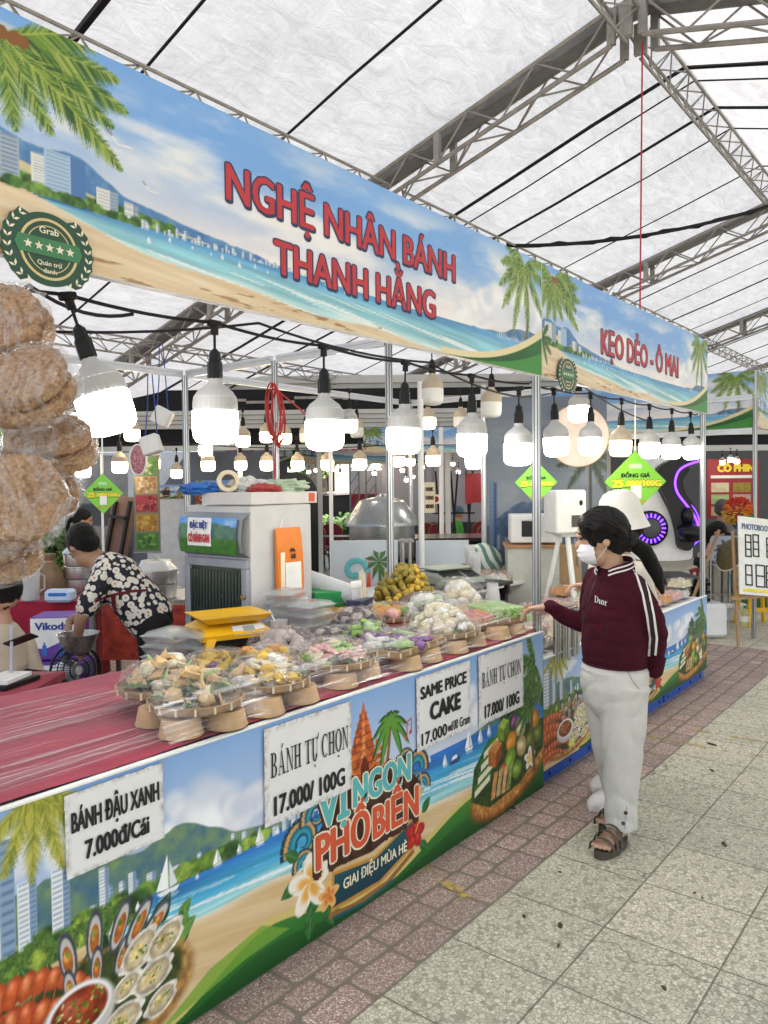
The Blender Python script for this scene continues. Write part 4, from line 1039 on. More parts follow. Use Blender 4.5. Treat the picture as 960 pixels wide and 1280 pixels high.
# bulbs further inside: photo position, width in the photo, kind
inner=[(649,556,36,0,'lit bulb just left of the corner post, low under the banner end'),(723,509,26,0,'lit bulb hung high behind the badge of the shorter banner'),(708,566,20,0,'small lit bulb in front of the lower rim of the round board'),
         (540,487,27,2,'unlit bulb high under the sea end of the long banner'),(615,503,26,2,'unlit yellowish bulb hung left of the corner post'),(535,523,19,1,'small lit bulb under the unlit high one'),(576,522,18,2,'unlit small bulb partly behind a big lit bulb'),
         (541,570,18,1,'small lit bulb above the red chairs, right of a white pole'),(592,572,20,0,'small lit bulb showing below a big lit bulb'),(595,513,11,1,'tiny warm bulb between two big lit bulbs'),(658,521,12,1,'tiny warm bulb close to the corner post'),
         (437,526,20,0,'small lit bulb right behind the third big bulb'),(446,535,17,2,'unlit small bulb beside the third big bulb'),(497,572,16,1,'small lit bulb low behind the fourth big bulb'),(450,575,17,1,'small lit bulb above the steel steamer'),
         (409,576,16,1,'small lit bulb beneath the third big bulb'),(371,577,16,1,'small lit bulb right of the red cable'),(334,577,16,1,'small lit bulb just left of the post with red cable'),(300,577,15,1,'small lit bulb above the tape roll end of the cooler, second of that row'),(259,577,17,1,'small lit bulb below the second big bulb'),
         (304,546,18,1,'small lit bulb beside the lower right of the second big bulb'),(333,541,17,1,'warm lit bulb left of the post, upper row'),(355,543,17,1,'warm lit bulb behind the red cable, upper row'),(382,542,16,2,'unlit small bulb left behind the third big bulb'),(258,558,17,0,'small lit bulb touching the bottom of the second big bulb'),
         (288,546,15,2,'unlit small bulb behind the second big bulb on its right'),(165,538,19,1,'small lit bulb right of the tilted big bulb'),(150,578,19,1,'small lit bulb above the left green price tag'),(192,575,17,1,'warm small bulb under the white boxes'),(221,588,14,1,'warm small bulb near the left inner post'),(103,584,18,0,'small lit bulb glowing behind the bagged crackers'),
         (513,574,12,1,'small lit bulb far behind the middle post'),(620,562,13,0,'small bulb far back, left of the candy stall back wall'),(470,580,9,1,'tiny far bulb over the red booth'),(425,596,8,1,'tiny far bulb over the parked cars')]
for(px,py,wd,kind,lab)in inner:
    d=.147*956.8/wd;p=at(px,py,d=d)
    hang((PB,PBW,PBO)[kind],(p.x,p.y,p.z+.29),lab,1.0,(R_((px%7)-3)*.6,R_((py%5)-2)*.6,px))
# cables
def cable(name,pts,r,label,m=BLACK,cat='cable',group=None):
    mb=MB();mb.tube(pts,r,7);return tag(mb.build(name,m),label,cat,group)
def festoon(xs,sag=.03):
    P=[]
    for a,b in zip(xs[:-1],xs[1:]):
        q=sag_pts(a,b,sag,8);P+=q[:-1]
    return P+[Vector(xs[-1])]
cable('light_cable',festoon([(.35,2.0,2.16)]+[(x,y,z)for x,y,z,_ in front]+[(3.74,2.0,2.2)],.012),.0055,'black cable carrying the big bulbs under the long banner')
cable('light_cable',festoon([(3.76,2.0,2.21)]+sec+[(6.7,2.0,2.235)],.014),.0055,'black cable carrying the bulbs under the shorter banner')
cable('light_cable',festoon([(.2,3.2,2.1),(1.3,3.1,2.28),(2.25,2.5,2.36),(3.3,2.35,2.30),(4.2,2.3,2.19),(5.0,2.3,2.36),(6.6,2.4,2.2)],.03),.006,'loose black cable strung behind the big bulbs')
cable('light_cable',festoon([(1.0,8.6,2.3),(3.2,8.0,2.15),(5.1,7.0,2.15),(7.2,5.6,2.15),(9.5,4.2,2.3)],.05),.006,'black cable of the far small bulbs, strung deep inside the stalls')
cable('light_cable',festoon([(.6,2.45,2.05),(1.05,2.75,2.30),(1.5,3.0,2.46),(1.9,2.9,2.40)],.05),.008,'black cable bundle looping up under the long banner at left')
# coiled red cable on the inner post
mb=MB();c=Vector((3.745,3.96,2.36));P=[]
for k in range(150):
    a=k/150*2*math.pi*6.3;r1=.095+.03*math.sin(k*.11);P.append(c+Vector((-.03+.02*math.sin(k*.21)-.012*math.cos(a),-r1*.62*math.sin(a)+.015*math.sin(k*.07),-.20+(.19+.035*math.sin(k*.05))*math.cos(a))))
mb.tube(P,.0055,6)
mb.tube([c+Vector((-.03,0,-.02)),c+Vector((-.04,-.25,-.18)),c+Vector((-.05,-.42,-.32))],.0055,6);mb.tube([c+Vector((-.03,.0,-.25)),c+Vector((-.04,.02,-.7)),c+Vector((-.03,-.01,-1.3))],.0055,6)
tag(mb.build('coiled_cable',mat('red_cable',(.46,.03,.03),.45)),'red electric cable hung in loops on an inner stall post','cable')
# green diamond price tags
VIEW_=YAW-R_(90)
LIME=mat('lime_print',(.20,.58,.05),.4,0,.04);YEL=mat('yellow_print',(.85,.68,.04),.45)
def diamond(label,c,half,fac,cord):
    t=thing('price_tag',c,label,'price tag','green diamond price tags');t.rotation_euler=(0,0,fac)
    h=half;mb=MB();mb.prism([(0,-h),(h,0),(0,h),(-h,0)],(0,0,0),(1,0,0),(0,0,1),.004);b=part(mb,'card',LIME,t,smooth=False)
    k=h/.235
    m2=MB();add_text(m2,'ĐỒNG GIÁ',(0,-.0065,.048*k),(1,0,0),(0,0,1),.225*k,.030*k,.09);part(m2,'heading',INK,t,smooth=False)
    m2=MB();add_text(m2,'25',(-.135*k,-.0068,-.012*k),(1,0,0),(0,0,1),.088*k,.058*k,.12);add_text(m2,'.000/100G',(.055*k,-.0068,-.012*k),(1,0,0),(0,0,1),.28*k,.046*k,.10);o=part(m2,'price_lettering',YEL,t,smooth=False)
    m2=MB();add_text(m2,'25',(-.135*k,-.0058,-.014*k),(1,0,0),(0,0,1),.10*k,.066*k,.2);add_text(m2,'.000/100G',(.055*k,-.0058,-.014*k),(1,0,0),(0,0,1),.292*k,.052*k,.2);part(m2,'letter_outline',mat('dark_green_print',(.02,.10,.02),.5),t,smooth=False)
    m2=MB();m2.quad((-.035*k,-.0072,-.13*k),(.045*k,-.0072,-.13*k),(.045*k,-.0072,-.03*k),(-.035*k,-.0072,-.03*k));part(m2,'paper_slip',WHP,t,smooth=False)
    m2=MB()
    for i in range(9):
        a=random.Random(i);x=(a.random()-.5)*.16*k;z=-.175*k+a.random()*.03*k;m2.lathe([(.008*k,0),(.008*k,.0008)],(x,-.0060,z),8,Matrix.Rotation(R_(90),3,'X'))
    part(m2,'fruit_print',mat('orange_print',(.7,.22,.04),.5),t,smooth=False)
    m2=MB();add_text(m2,'Mệt',(0,-.0066,.115*k),(1,0,0),(0,0,1),.09*k,.034*k,.08)if False else m2.add([(-.05*k,-.0062,.1*k),(.05*k,-.0062,.1*k),(.045*k,-.0062,.135*k),(-.045*k,-.0062,.135*k)],[(0,1,2,3)]);part(m2,'logo_patch',mat('pale_green_print',(.45,.72,.40),.5),t,smooth=False)
    if cord:
        m2=MB();m2.tube([(0,0,h),(0,0,h+cord)],.0045 if cord>.2 else .003,6);part(m2,'cord',WHP,t)
    return t
p=at(794,602,Y=2.02);diamond('large green diamond price tag hanging in front of the white hatted woman',p,.218,VIEW_,.36)
p=at(670,603,d=4.75);diamond('green diamond price tag half hidden behind the corner post',p,.135,VIEW_+.1,.15)
p=at(129,617,d=4.6);diamond('small green diamond price tag at left beside the bagged crackers',p,.122,VIEW_,.22)
# ------ bagged crackers hanging at the left
def film_mat(name,tint,base=.10,k=.55,scale=16,streak=(1,1,1),bs=.9,rk=1.3):
    m,n,b=new_mat(name);nt_=m.node_tree;out=nt_.nodes['Material Output'];co=n.mapping(n.coord('Object'),scale=streak)
    tr=n.node('ShaderNodeBsdfTransparent');gl=n.node('ShaderNodeBsdfGlossy');df=n.node('ShaderNodeBsdfDiffuse');df.inputs[0].default_value=(*tint,1)
    gl.inputs['Roughness'].default_value=.12;gl.inputs[0].default_value=(1,1,1,1);tr.inputs[0].default_value=(.97,.97,.97,1)
    cr=n.noise(co,scale,6,.65,1.4);ridge=n.m('SUBTRACT',1.0,n.m('MULTIPLY',n.m('ABSOLUTE',n.m('SUBTRACT',cr,.5)),16.0));ridge=n.m('MAXIMUM',ridge,0.0)
    bp=n.bump(n.m('ADD',cr,n.m('MULTIPLY',ridge,.25)),bs,.03);n.put(gl.inputs['Normal'],bp)
    lw=n.node('ShaderNodeLayerWeight');lw.inputs[0].default_value=.32;n.put(lw.inputs['Normal'],bp)
    m1=n.node('ShaderNodeMixShader');m2=n.node('ShaderNodeMixShader')
    n.put(m1.inputs[0],n.m('MINIMUM',n.m('ADD',n.m('ADD',n.m('MULTIPLY',lw.outputs['Fresnel'],k*.45),.012),n.m('MULTIPLY',ridge,k*rk)),.85));n.put(m1.inputs[1],tr.outputs[0]);n.put(m1.inputs[2],gl.outputs[0])
    n.put(m2.inputs[0],n.m('ADD',base,n.m('MULTIPLY',ridge,base*min(1.6,rk*1.3))));n.put(m2.inputs[1],m1.outputs[0]);n.put(m2.inputs[2],df.outputs[0])
    n.put(out.inputs['Surface'],m2.outputs[0]);MATS[name]=m;return m
FILM=film_mat('clear_plastic_film',(.8,.8,.8),.010,.22,26);BAGF=film_mat('clear_plastic_bag',(.75,.72,.68),.008,.30,9,(1,1,.45),.9,.75)
def cracker_mat():
    m,n,b=new_mat('rice_cracker');co=n.coord('Object');v=n.voro(co,120);v2=n.noise(co,62,6,.75);v3=n.noise(co,15,3);f=n.m('ADD',n.m('ADD',n.m('MULTIPLY',v,.35),n.m('MULTIPLY',v2,.75)),n.m('MULTIPLY',v3,.3))
    n.put(b.inputs['Base Color'],n.ramp(f,[(.45,(.68,.42,.245)),(.68,(.53,.31,.165)),(.92,(.25,.135,.07))]));b.inputs['Roughness'].default_value=.75;n.put(b.inputs['Normal'],n.bump(n.m('SUBTRACT',1.0,f),1.0,.012));return m
CRK=cracker_mat()
def cracker(mb,c,r,th,rot,seed):
    seg,rings=56,26;V=[];F=[]
    for i in range(rings+1):
        ph=math.pi*i/rings
        for k in range(seg):
            a=2*math.pi*k/seg;d=Vector((math.sin(ph)*math.cos(a),math.sin(ph)*math.sin(a),math.cos(ph)))
            q=1+.05*mnoise.noise(d*2+Vector((seed,0,0)))+.055*mnoise.noise(d*11+Vector((0,seed,0)))+.04*mnoise.noise(d*23)
            sg=1 if d.z>=0 else-1
            p=Vector((d.x*r*q,d.y*r*q,sg*abs(d.z)**.38*th*(q+.22*mnoise.noise(Vector((d.x*7+seed,d.y*7,sg))))));V.append(rot@p+Vector(c))
    for i in range(rings):
        for k in range(seg):F.append((i*seg+k,(i+1)*seg+k,(i+1)*seg+(k+1)%seg,i*seg+(k+1)%seg))
    mb.add(V,F)
def cracker_bag(label,px,py,d,r,tilt,yaw,n,seed):
    c=at(px,py,d=d);t=thing('cracker_bag',c,label,'bag of crackers','bags of crackers hung at the stall end')
    rot=Matrix.Rotation(YAW-R_(90)+yaw,3,'Z')@Matrix.Rotation(tilt,3,'X')
    for k in range(n):
        mb=MB();off=rot@Vector((.01*math.sin(k*2+seed),.008*k,(k-(n-1)/2)*.040));cracker(mb,off,r*(1-.07*(k%2)),.021,rot,seed+k*3.1);part(mb,'cracker',CRK,t)
    mb=MB();V=[];F=[];seg,rings=48,22
    for i in range(rings+1):
        ph=math.pi*i/rings
        for k in range(seg):
            a=2*math.pi*k/seg;dd=Vector((math.sin(ph)*math.cos(a),math.sin(ph)*math.sin(a),math.cos(ph)))
            q=1+.06*mnoise.noise(dd*3+Vector((seed,1,0)))+.035*mnoise.noise(dd*9+Vector((1,seed,0)))
            p=rot@Vector((dd.x*(r+.012)*q,dd.y*(r+.012)*q,math.copysign(abs(dd.z)**.5,dd.z)*(.016+.022*n)*q))
            if dd.z>.2 and dd.x>.3:p+=rot@Vector((.03,0,.02))*max(0,mnoise.noise(dd*5+Vector((seed,0,9))))
            V.append(p)
    for i in range(rings):
        for k in range(seg):F.append((i*seg+k,(i+1)*seg+k,(i+1)*seg+(k+1)%seg,i*seg+(k+1)%seg))
    mb.add(V,F);part(mb,'plastic_bag',BAGF,t)
for a_ in(('topmost bag of brown rice crackers, under the green badge',8,408,1.66,.086,R_(66),R_(6),2,1.0),
           ('round bag of rice crackers level with the tilted bulb, second from the top',38,484,1.54,.088,R_(52),R_(-8),2,4.0),
           ('tilted bag of rice crackers beneath the tilted bulb',58,556,1.64,.094,R_(28),R_(12),2,7.0),
           ('small bag of crackers at the right below the tilted one',64,612,1.72,.058,R_(58),R_(30),2,9.0),
           ('large low bag of rice crackers standing on edge with shiny film',16,628,1.50,.092,R_(84),R_(34),2,12.0),
           ('bottommost bag of crackers, mostly out of the picture',6,690,1.56,.060,R_(40),R_(0),2,15.0)):cracker_bag(*a_)
# ------ goods on the near counter
KRAFT=mat('kraft_paper',(.46,.30,.165),.75,0,.12,14,.1,60);BAMB=mat('woven_bamboo',(.34,.22,.12),.7,0,.35,30,.5,90);STITCH=mat('pale_reed',(.66,.58,.42),.7)
LEAF=mat('banana_leaf',(.06,.14,.035),.5,0,.4,12,.3,30);CLEAR=film_mat('clear_box_plastic',(.62,.66,.66),.22,.5,6,(1,1,1),.05,0)
def food(name,c,var=.25,b=.5,rough=.6):return mat(name,c,rough,0,var,30,b,70,.4)
F_TAN=food('fried_tan',(.64,.44,.22),.3);F_CRM=food('cream_cake',(.66,.58,.40));F_YEL=food('yellow_cake',(.66,.42,.05));F_GRN=food('green_cake',(.25,.42,.08));F_PNK=food('pink_cake',(.68,.36,.33));F_GRY=food('grey_brown_cake',(.44,.37,.33));F_BLK=food('dark_cake',(.07,.055,.06));F_PUR=food('purple_cake',(.20,.08,.24));F_WHT=food('white_cake',(.70,.68,.62));F_ORG=food('orange_cake',(.62,.26,.05));F_RED=food('red_stick',(.58,.20,.14));F_LIME=food('lime_green_fruit',(.22,.33,.03));F_OLV=food('olive_leaf_wrap',(.33,.24,.04),.45,.4);F_LGR=food('pale_green_stick',(.36,.50,.22))
ZT=.864
def bowl(label,x,y,s=1.0,z=ZT):
    t=thing('paper_bowl',(x,y,z),label,'paper bowl','upturned paper bowls carrying the trays')
    mb=MB();mb.lathe([(.070*s,0),(.0715*s,.004),(.070*s,.008),(.060*s,.056),(.058*s,.058),(.0,.058)],seg=32,cap0=False,cap1=False);part(mb,'bowl_body',KRAFT,t)
    mb=MB();mb.tube([(.0705*s*math.cos(a),.0705*s*math.sin(a),.004)for a in np.linspace(0,2*math.pi,33)[:-1]],.003,6,closed=True);part(mb,'rolled_rim',KRAFT,t)
def wrap_mesh(rx,ry,h,seed,z0=.0,peak=.75):
    mb=MB();seg,rings=72,22;V=[];F=[]
    for i in range(rings+1):
        t=i/rings;rad=math.cos(t*math.pi/2)**.55 if t<1 else 0.0
        for k in range(seg):
            a=2*math.pi*k/seg;dx,dy=math.cos(a),math.sin(a)
            w=mnoise.noise(Vector((dx*2.5+seed,dy*2.5,t*3)))*.08+mnoise.noise(Vector((dx*9+seed,dy*9,t*6)))*.03
            q=rad*(1+w*(.4+.6*t));V.append((dx*rx*q,dy*ry*q,z0+h*math.sin(t*math.pi/2)**.9*(1+w*.6)+.006*mnoise.noise(Vector((dx*14,dy*14,seed+t*8)))))
    for i in range(rings):
        for k in range(seg):F.append((i*seg+k,i*seg+(k+1)%seg,(i+1)*seg+(k+1)%seg,(i+1)*seg+k))
    mb.add(V,F);return mb
def tray(label,x,y,r,rot,cakes,z=ZT+.059,wrap_h=.10,square=False,tilt=0.0,wrap=True,leaves=9):
    """A shallow woven tray of cakes under stretched film: one wrapped thing."""
    t=thing('cake_tray',(x,y,z),label,'cake tray','film wrapped trays of cakes',rot);t.rotation_euler=(tilt,0,rot)
    rx,ry=(r,r*.98)if not square else(r,r*.72)
    mb=MB()
    if square:
        mb.box((0,0,.008),(rx*2,ry*2,.012),None,.012)
        for sx,sy,lx,ly in((0,1,rx*2,.012),(0,-1,rx*2,.012),(1,0,.012,ry*2),(-1,0,.012,ry*2)):mb.box((sx*(rx-.006),sy*(ry-.006),.018),(lx,ly,.034),None,.004)
    else:mb.lathe([(r*.5,.0),(r*.9,.002),(r,.014),(r*1.02,.034),(r*.985,.036),(r*.95,.018),(r*.5,.010)],seg=48,cap0=True)
    tr=part(mb,'woven_tray',BAMB,t)
    mb=MB();n=int(r*2*math.pi/.060)
    for k in range(n):
        a=2*math.pi*k/n
        if square:
            u=(k/n*4)%1*2-1;sd=int(k/n*4);px,py=[(u*rx,-ry),(rx,u*ry),(-u*rx,ry),(-rx,-u*ry)][sd];ang=math.atan2(py if sd%2==0 else 0,px if sd%2 else 0)
            mb.box((px*1.005,py*1.005,.020),(.004,.008,.020),ang)
        else:mb.box((r*1.015*math.cos(a),r*1.012*math.sin(a),.022),(.006,.007,.022),a)
    part(mb,'rim_stitching',STITCH,t)
    rnd=random.Random(int(x*1000+y*77))
    mb=MB()
    for k in range(leaves):
        a=rnd.random()*6.28;L=r*rnd.uniform(.5,.9);c0=Vector((math.cos(a)*r*.45,math.sin(a)*ry*.45,.022+k*.0012));d=Vector((math.cos(a),math.sin(a)*ry/r,.12));s_=Vector((-d.y,d.x,0));P=[]
        for i in range(6):
            u=i/5;wv=L*.26*math.sin(math.pi*(.08+.9*u));c1=c0+d*L*(u-.3)+Vector((0,0,.012*math.sin(u*3)));P+=[c1+s_*wv,c1+Vector((0,0,-.003)),c1-s_*wv]
        mb.add(P,[(3*i+j,3*i+j+1,3*i+j+4,3*i+j+3)for i in range(5)for j in range(2)])
    if leaves:part(mb,'leaf_lining',LEAF,t)
    cakes(t,r,rnd)
    if wrap:part(wrap_mesh(rx*1.03,ry*1.03,wrap_h,x*3+y,.012),'plastic_wrap',FILM,t)
    return t
def cake(t,kind,m,c,s,rnd,ang=None):
    mb=MB();q=Matrix.Rotation(rnd.random()*6.28 if ang is None else ang,3,'Z')@Matrix.Rotation(rnd.uniform(-.5,.5),3,'X')@Matrix.Rotation(rnd.uniform(-.4,.4),3,'Y')
    if kind=='lump':mb.ell(c,(s*rnd.uniform(.85,1.2),s*rnd.uniform(.7,1),s*rnd.uniform(.55,.8)),q,14,8,.32,5,rnd.random()*50)
    elif kind=='ball':mb.ell(c,(s,s,s*.85),q,14,8,.12,5,rnd.random()*50)
    elif kind=='wedge':mb.prism([(-s,-s*.7),(s,-s*.6),(s*.15,s*1.05)],Vector(c),q@Vector((1,0,0)),q@Vector((0,1,0)),s*.55)
    elif kind=='disc':mb.lathe([(s*.8,-s*.2),(s,-s*.12),(s,s*.12),(s*.85,s*.24),(s*.3,s*.26)],c,18,q)
    elif kind=='block':mb.box(c,(s*1.9,s*1.2,s*.75),q,s*.16)
    elif kind=='rose':mb.lathe([(s*.75,-s*.3),(s,0),(s*.85,s*.2),(s*.45,s*.3),(s*.4,s*.22)],c,40,q,8,.14)
    elif kind=='roll':mb.tube([Vector(c)-q@Vector((s*1.6,0,0)),Vector(c),Vector(c)+q@Vector((s*1.6,0,.1*s))],[s*.42,s*.5,s*.42],10)
    elif kind=='fold':
        mb.prism([(-s,-s*.8),(s,-s*.8),(s*.1,s*1.2)],Vector(c),q@Vector((1,0,.15)),q@Vector((0,.5,.9)),s*.25)
    part(mb,'cake',m,t,ang=50)
def heap(n,kinds,s,height,spread=.78):
    def f(t,r,rnd):
        for k in range(n):
            u=(k+.5)/n;a=k*2.39996+rnd.random();rr=r*spread*math.sqrt(1-u)*(.95 if k else .2)if height>.05 else r*spread*math.sqrt(u)
            z=.026+height*u**1.25+rnd.uniform(0,.008)if height>.05 else .028+rnd.uniform(0,height)
            kd,m=kinds[k%len(kinds)]if rnd.random()<.8 else rnd.choice(kinds);cake(t,kd,m,(rr*math.cos(a),rr*math.sin(a),z),s*rnd.uniform(.85,1.15),rnd)
    return f
for i,(x,y,lb)in enumerate([(1.50,2.20,'kraft bowl furthest left, under the rear fried cake tray'),(1.475,2.035,'foremost kraft bowl under the front fried cake tray'),(1.625,1.995,'kraft bowl under the right half of the front fried cake tray'),
                                (1.80,2.00,'kraft bowl left under the tray of yellow and white cakes'),(1.985,2.01,'kraft bowl right under the tray of yellow and white cakes'),(2.23,2.03,'kraft bowl left under the green and pink cake tray'),(2.40,2.05,'kraft bowl right under the green and pink cake tray'),
                                (2.62,2.00,'kraft bowl left under the flat purple cake tray'),(2.80,2.02,'kraft bowl right under the flat purple cake tray'),(3.02,2.02,'kraft bowl left under the heap of cream dumplings'),(3.20,2.03,'kraft bowl right under the heap of cream dumplings'),(3.42,2.02,'kraft bowl left under the red and green sticks'),(3.60,2.03,'kraft bowl right under the red and green sticks'),(1.72,2.42,'kraft bowl behind the fried cakes, half hidden')]):bowl(lb,x,y)
tray('leftmost film wrapped tray of fried tan cakes with salad leaves',1.63,2.34,.165,.3,heap(38,[('wedge',F_TAN),('fold',F_TAN),('wedge',F_TAN),('lump',F_CRM),('wedge',F_CRM),('fold',F_LGR)],.031,.085),leaves=16)
tray('foremost film wrapped tray of fried tan cakes, at the table edge',1.575,2.085,.155,.9,heap(38,[('wedge',F_TAN),('fold',F_TAN),('lump',F_TAN),('wedge',F_CRM),('fold',F_TAN),('fold',F_LGR),('wedge',F_TAN)],.031,.085),leaves=14)
tray('wrapped tray of white and yellow crumbly cakes beside the fried ones',1.90,2.10,.16,.2,heap(38,[('disc',F_CRM),('lump',F_WHT),('lump',F_YEL),('disc',F_CRM),('lump',F_TAN)],.028,.07),leaves=12)
tray('wrapped tray with green cakes and pink flower shaped ones',2.29,2.12,.165,.5,heap(40,[('rose',F_PNK),('block',F_GRN),('rose',F_PNK),('rose',F_LGR),('disc',F_CRM)],.027,.055),leaves=8)
tray('flat square tray of purple and green layered cakes',2.69,2.11,.20,.12,heap(26,[('block',F_PUR),('block',F_LGR),('block',F_WHT),('rose',F_PUR)],.034,.02,.72),square=True,wrap_h=.075,leaves=4)
tray('tray heaped with many small cream dumplings',3.09,2.14,.19,.1,heap(70,[('lump',F_CRM),('ball',F_CRM),('lump',F_WHT)],.029,.105),wrap_h=.15,leaves=4)
def sticks(t,r,rnd):
    for k in range(16):
        m=F_RED if k<6 else(F_LGR if k%3 else F_GRN);mb=MB();x=-.15+.0195*k;q=rnd.uniform(-.012,.012);mb.tube([(x,-.13,.03+.012*(k%3)),(x+q,0,.05+.012*(k%2)),(x+q*2,.13,.045)],[.011,.013,.010],8);part(mb,'cake',m,t)
    for k in range(14):
        m=F_LGR if k%2 else F_GRN;mb=MB();x=-.04+.016*k;mb.tube([(x,-.12,.062+.01*(k%2)),(x+.02,.12,.075)],[.010,.008],7);part(mb,'cake',m,t)
tray('tray of red and green cake sticks under the pointing hand',3.50,2.14,.18,-.35,sticks,square=True,wrap_h=.10,leaves=3)
tray('tray of folded yellow triangle cakes on dark leaves',2.02,2.52,.16,.4,heap(18,[('fold',F_YEL),('wedge',F_YEL),('fold',F_YEL),('wedge',F_YEL),('block',F_PUR)],.036,.03),z=ZT+.02,wrap_h=.085,leaves=14)
tray('tall bagged heap of grey brown taro cakes in the middle of the counter',2.36,2.50,.165,.4,heap(54,[('lump',F_GRY),('ball',F_GRY)],.030,.085),z=ZT+.02,wrap_h=.13,leaves=5)
tray('plate of crumbly yellow cakes before the grey heap',2.12,2.33,.12,.2,heap(16,[('lump',F_YEL),('lump',F_YEL),('lump',F_ORG)],.030,.05),z=ZT+.055,wrap_h=.08,leaves=5)
tray('bagged heap of dark sesame cakes next to green ones',2.98,2.60,.16,.4,heap(34,[('lump',F_BLK),('lump',F_GRY),('lump',F_BLK)],.034,.085),z=ZT+.03,wrap_h=.12,leaves=3)
tray('low bag of dark cakes in front of the straw cup',2.70,2.47,.13,.4,heap(16,[('lump',F_BLK),('lump',F_GRY)],.034,.05),z=ZT+.02,wrap_h=.09,leaves=3)
tray('heap of bright green leaf cakes before the dark ones',2.78,2.35,.12,.4,heap(20,[('roll',F_GRN),('fold',F_GRN),('lump',F_LGR)],.030,.06),z=ZT+.04,wrap_h=.09,leaves=12)
tray('tray of pink and yellow fruit shaped cakes behind the dumplings',3.28,2.62,.14,.4,heap(18,[('ball',F_YEL),('ball',F_PNK),('ball',F_ORG),('ball',F_GRN)],.034,.04),z=ZT+.05,wrap_h=.09)
tray('wrapped tray of white and green coconut cakes, left of the round bun pile',3.42,2.46,.165,.4,heap(34,[('lump',F_WHT),('lump',F_LGR),('ball',F_WHT)],.034,.085),z=ZT+.06,wrap_h=.13)
tray('pyramid of large round cream buns at the right of the counter',3.80,2.50,.165,.4,heap(40,[('ball',F_CRM),('ball',F_CRM),('ball',F_WHT)],.043,.14),z=ZT+.03,wrap_h=.20)
tray('row of green and orange kumquats beside the cake sticks',3.52,2.33,.13,-.2,heap(16,[('ball',F_LIME),('ball',F_LIME),('ball',F_ORG)],.028,.02,.8),z=ZT+.055,wrap_h=.07,square=True,leaves=2)
# cling film sheets: one over the bare cloth, one drawn along the tray fronts
def streak_mat(name,dens):
    m,n,b=new_mat(name);nt_=m.node_tree;out=nt_.nodes['Material Output'];co=n.coord('Object')
    st=n.noise(n.mapping(co,scale=(1.3,60,60)),1.0,4,.6,.4);st2=n.noise(n.mapping(co,scale=(.5,19,19)),1.0,3,.6)
    f=n.m('ADD',n.m('MULTIPLY',n.gray(st,.54,.72),dens),n.m('MULTIPLY',n.gray(st2,.5,.75),dens*.35))
    tr=n.node('ShaderNodeBsdfTransparent');g=n.node('ShaderNodeBsdfGlossy');g.inputs['Roughness'].default_value=.22;d=n.node('ShaderNodeBsdfDiffuse');d.inputs[0].default_value=(.72,.70,.70,1)
    n.put(g.inputs['Normal'],n.bump(st,.6,.01))
    a=n.node('ShaderNodeMixShader');a.inputs[0].default_value=.5;n.put(a.inputs[1],g.outputs[0]);n.put(a.inputs[2],d.outputs[0])
    m2=n.node('ShaderNodeMixShader');n.put(m2.inputs[0],n.m('ADD',f,.035));n.put(m2.inputs[1],tr.outputs[0]);n.put(m2.inputs[2],a.outputs[0]);n.put(out.inputs['Surface'],m2.outputs[0]);return m
STREAK=streak_mat('stretched_film',.75)
mb=MB();nx,ny=60,30
V=[(XA+.02+(1.62-XA)*i/nx,1.985+.80*j/ny,.872+.004*mnoise.noise(Vector((i*.2,j*1.3,0))))for j in range(ny+1)for i in range(nx+1)]
mb.add(V,[(j*(nx+1)+i,j*(nx+1)+i+1,(j+1)*(nx+1)+i+1,(j+1)*(nx+1)+i)for j in range(ny)for i in range(nx)])
tag(mb.build('cling_film',STREAK),'streaky clear film stretched flat over the bare red cloth','plastic film')
mb=MB();nx,ny=120,16;V=[]
for j in range(ny+1):
    v=j/ny
    for i in range(nx+1):
        x=1.36+2.36*i/nx;zz=.885+.12*v+.006*math.sin(x*9);yy=1.925+.10*v**.7+.012*mnoise.noise(Vector((x*4,v*3,2)))
        V.append((x,yy,zz))
mb.add(V,[(j*(nx+1)+i,j*(nx+1)+i+1,(j+1)*(nx+1)+i+1,(j+1)*(nx+1)+i)for j in range(ny)for i in range(nx)])
tag(mb.build('cling_film',STREAK),'long band of clear film drawn along the front of the trays','plastic film')
# scales
YELP=mat('yellow_plastic',(.72,.40,.012),.35,0,.06);LCD=mat('scale_display',(.25,.28,.26),.2);GREYP=mat('grey_label',(.55,.55,.57),.4);DGRN=mat('grey_green_metal',(.30,.34,.28),.4,.2,.1);DK=mat('dark_plastic',(.012,.013,.014),.4,spec=.3)
t=thing('kitchen_scale',at(286,806,Z=.915),'yellow digital shop scale with a flat pan, in front of the cooler','scale',None,R_(-20))
mb=MB();mb.loft([[(-.17,-.13,.05),(.17,-.13,.05),(.17,.15,.05),(-.17,.15,.05)],[(-.165,-.135,.075),(.165,-.135,.075),(.165,.14,.09),(-.165,.14,.09)],[(-.12,-.06,.112),(.12,-.06,.112),(.12,.12,.112),(-.12,.12,.112)]])
for sx in(-1,1):
    for sy in(-1,1):mb.loft([[(sx*.125+a*.022-.0,sy*.115+b*.022,.06)for a,b in((-1,-1),(1,-1),(1,1),(-1,1))],[(sx*.15+a*.016,sy*.135+b*.016,.0)for a,b in((-1,-1),(1,-1),(1,1),(-1,1))]])
part(mb,'housing',YELP,t,ang=30)
mb=MB();mb.box((0,0,.035),(.24,.22,.04),None,.01);part(mb,'dark_underside',DK,t)
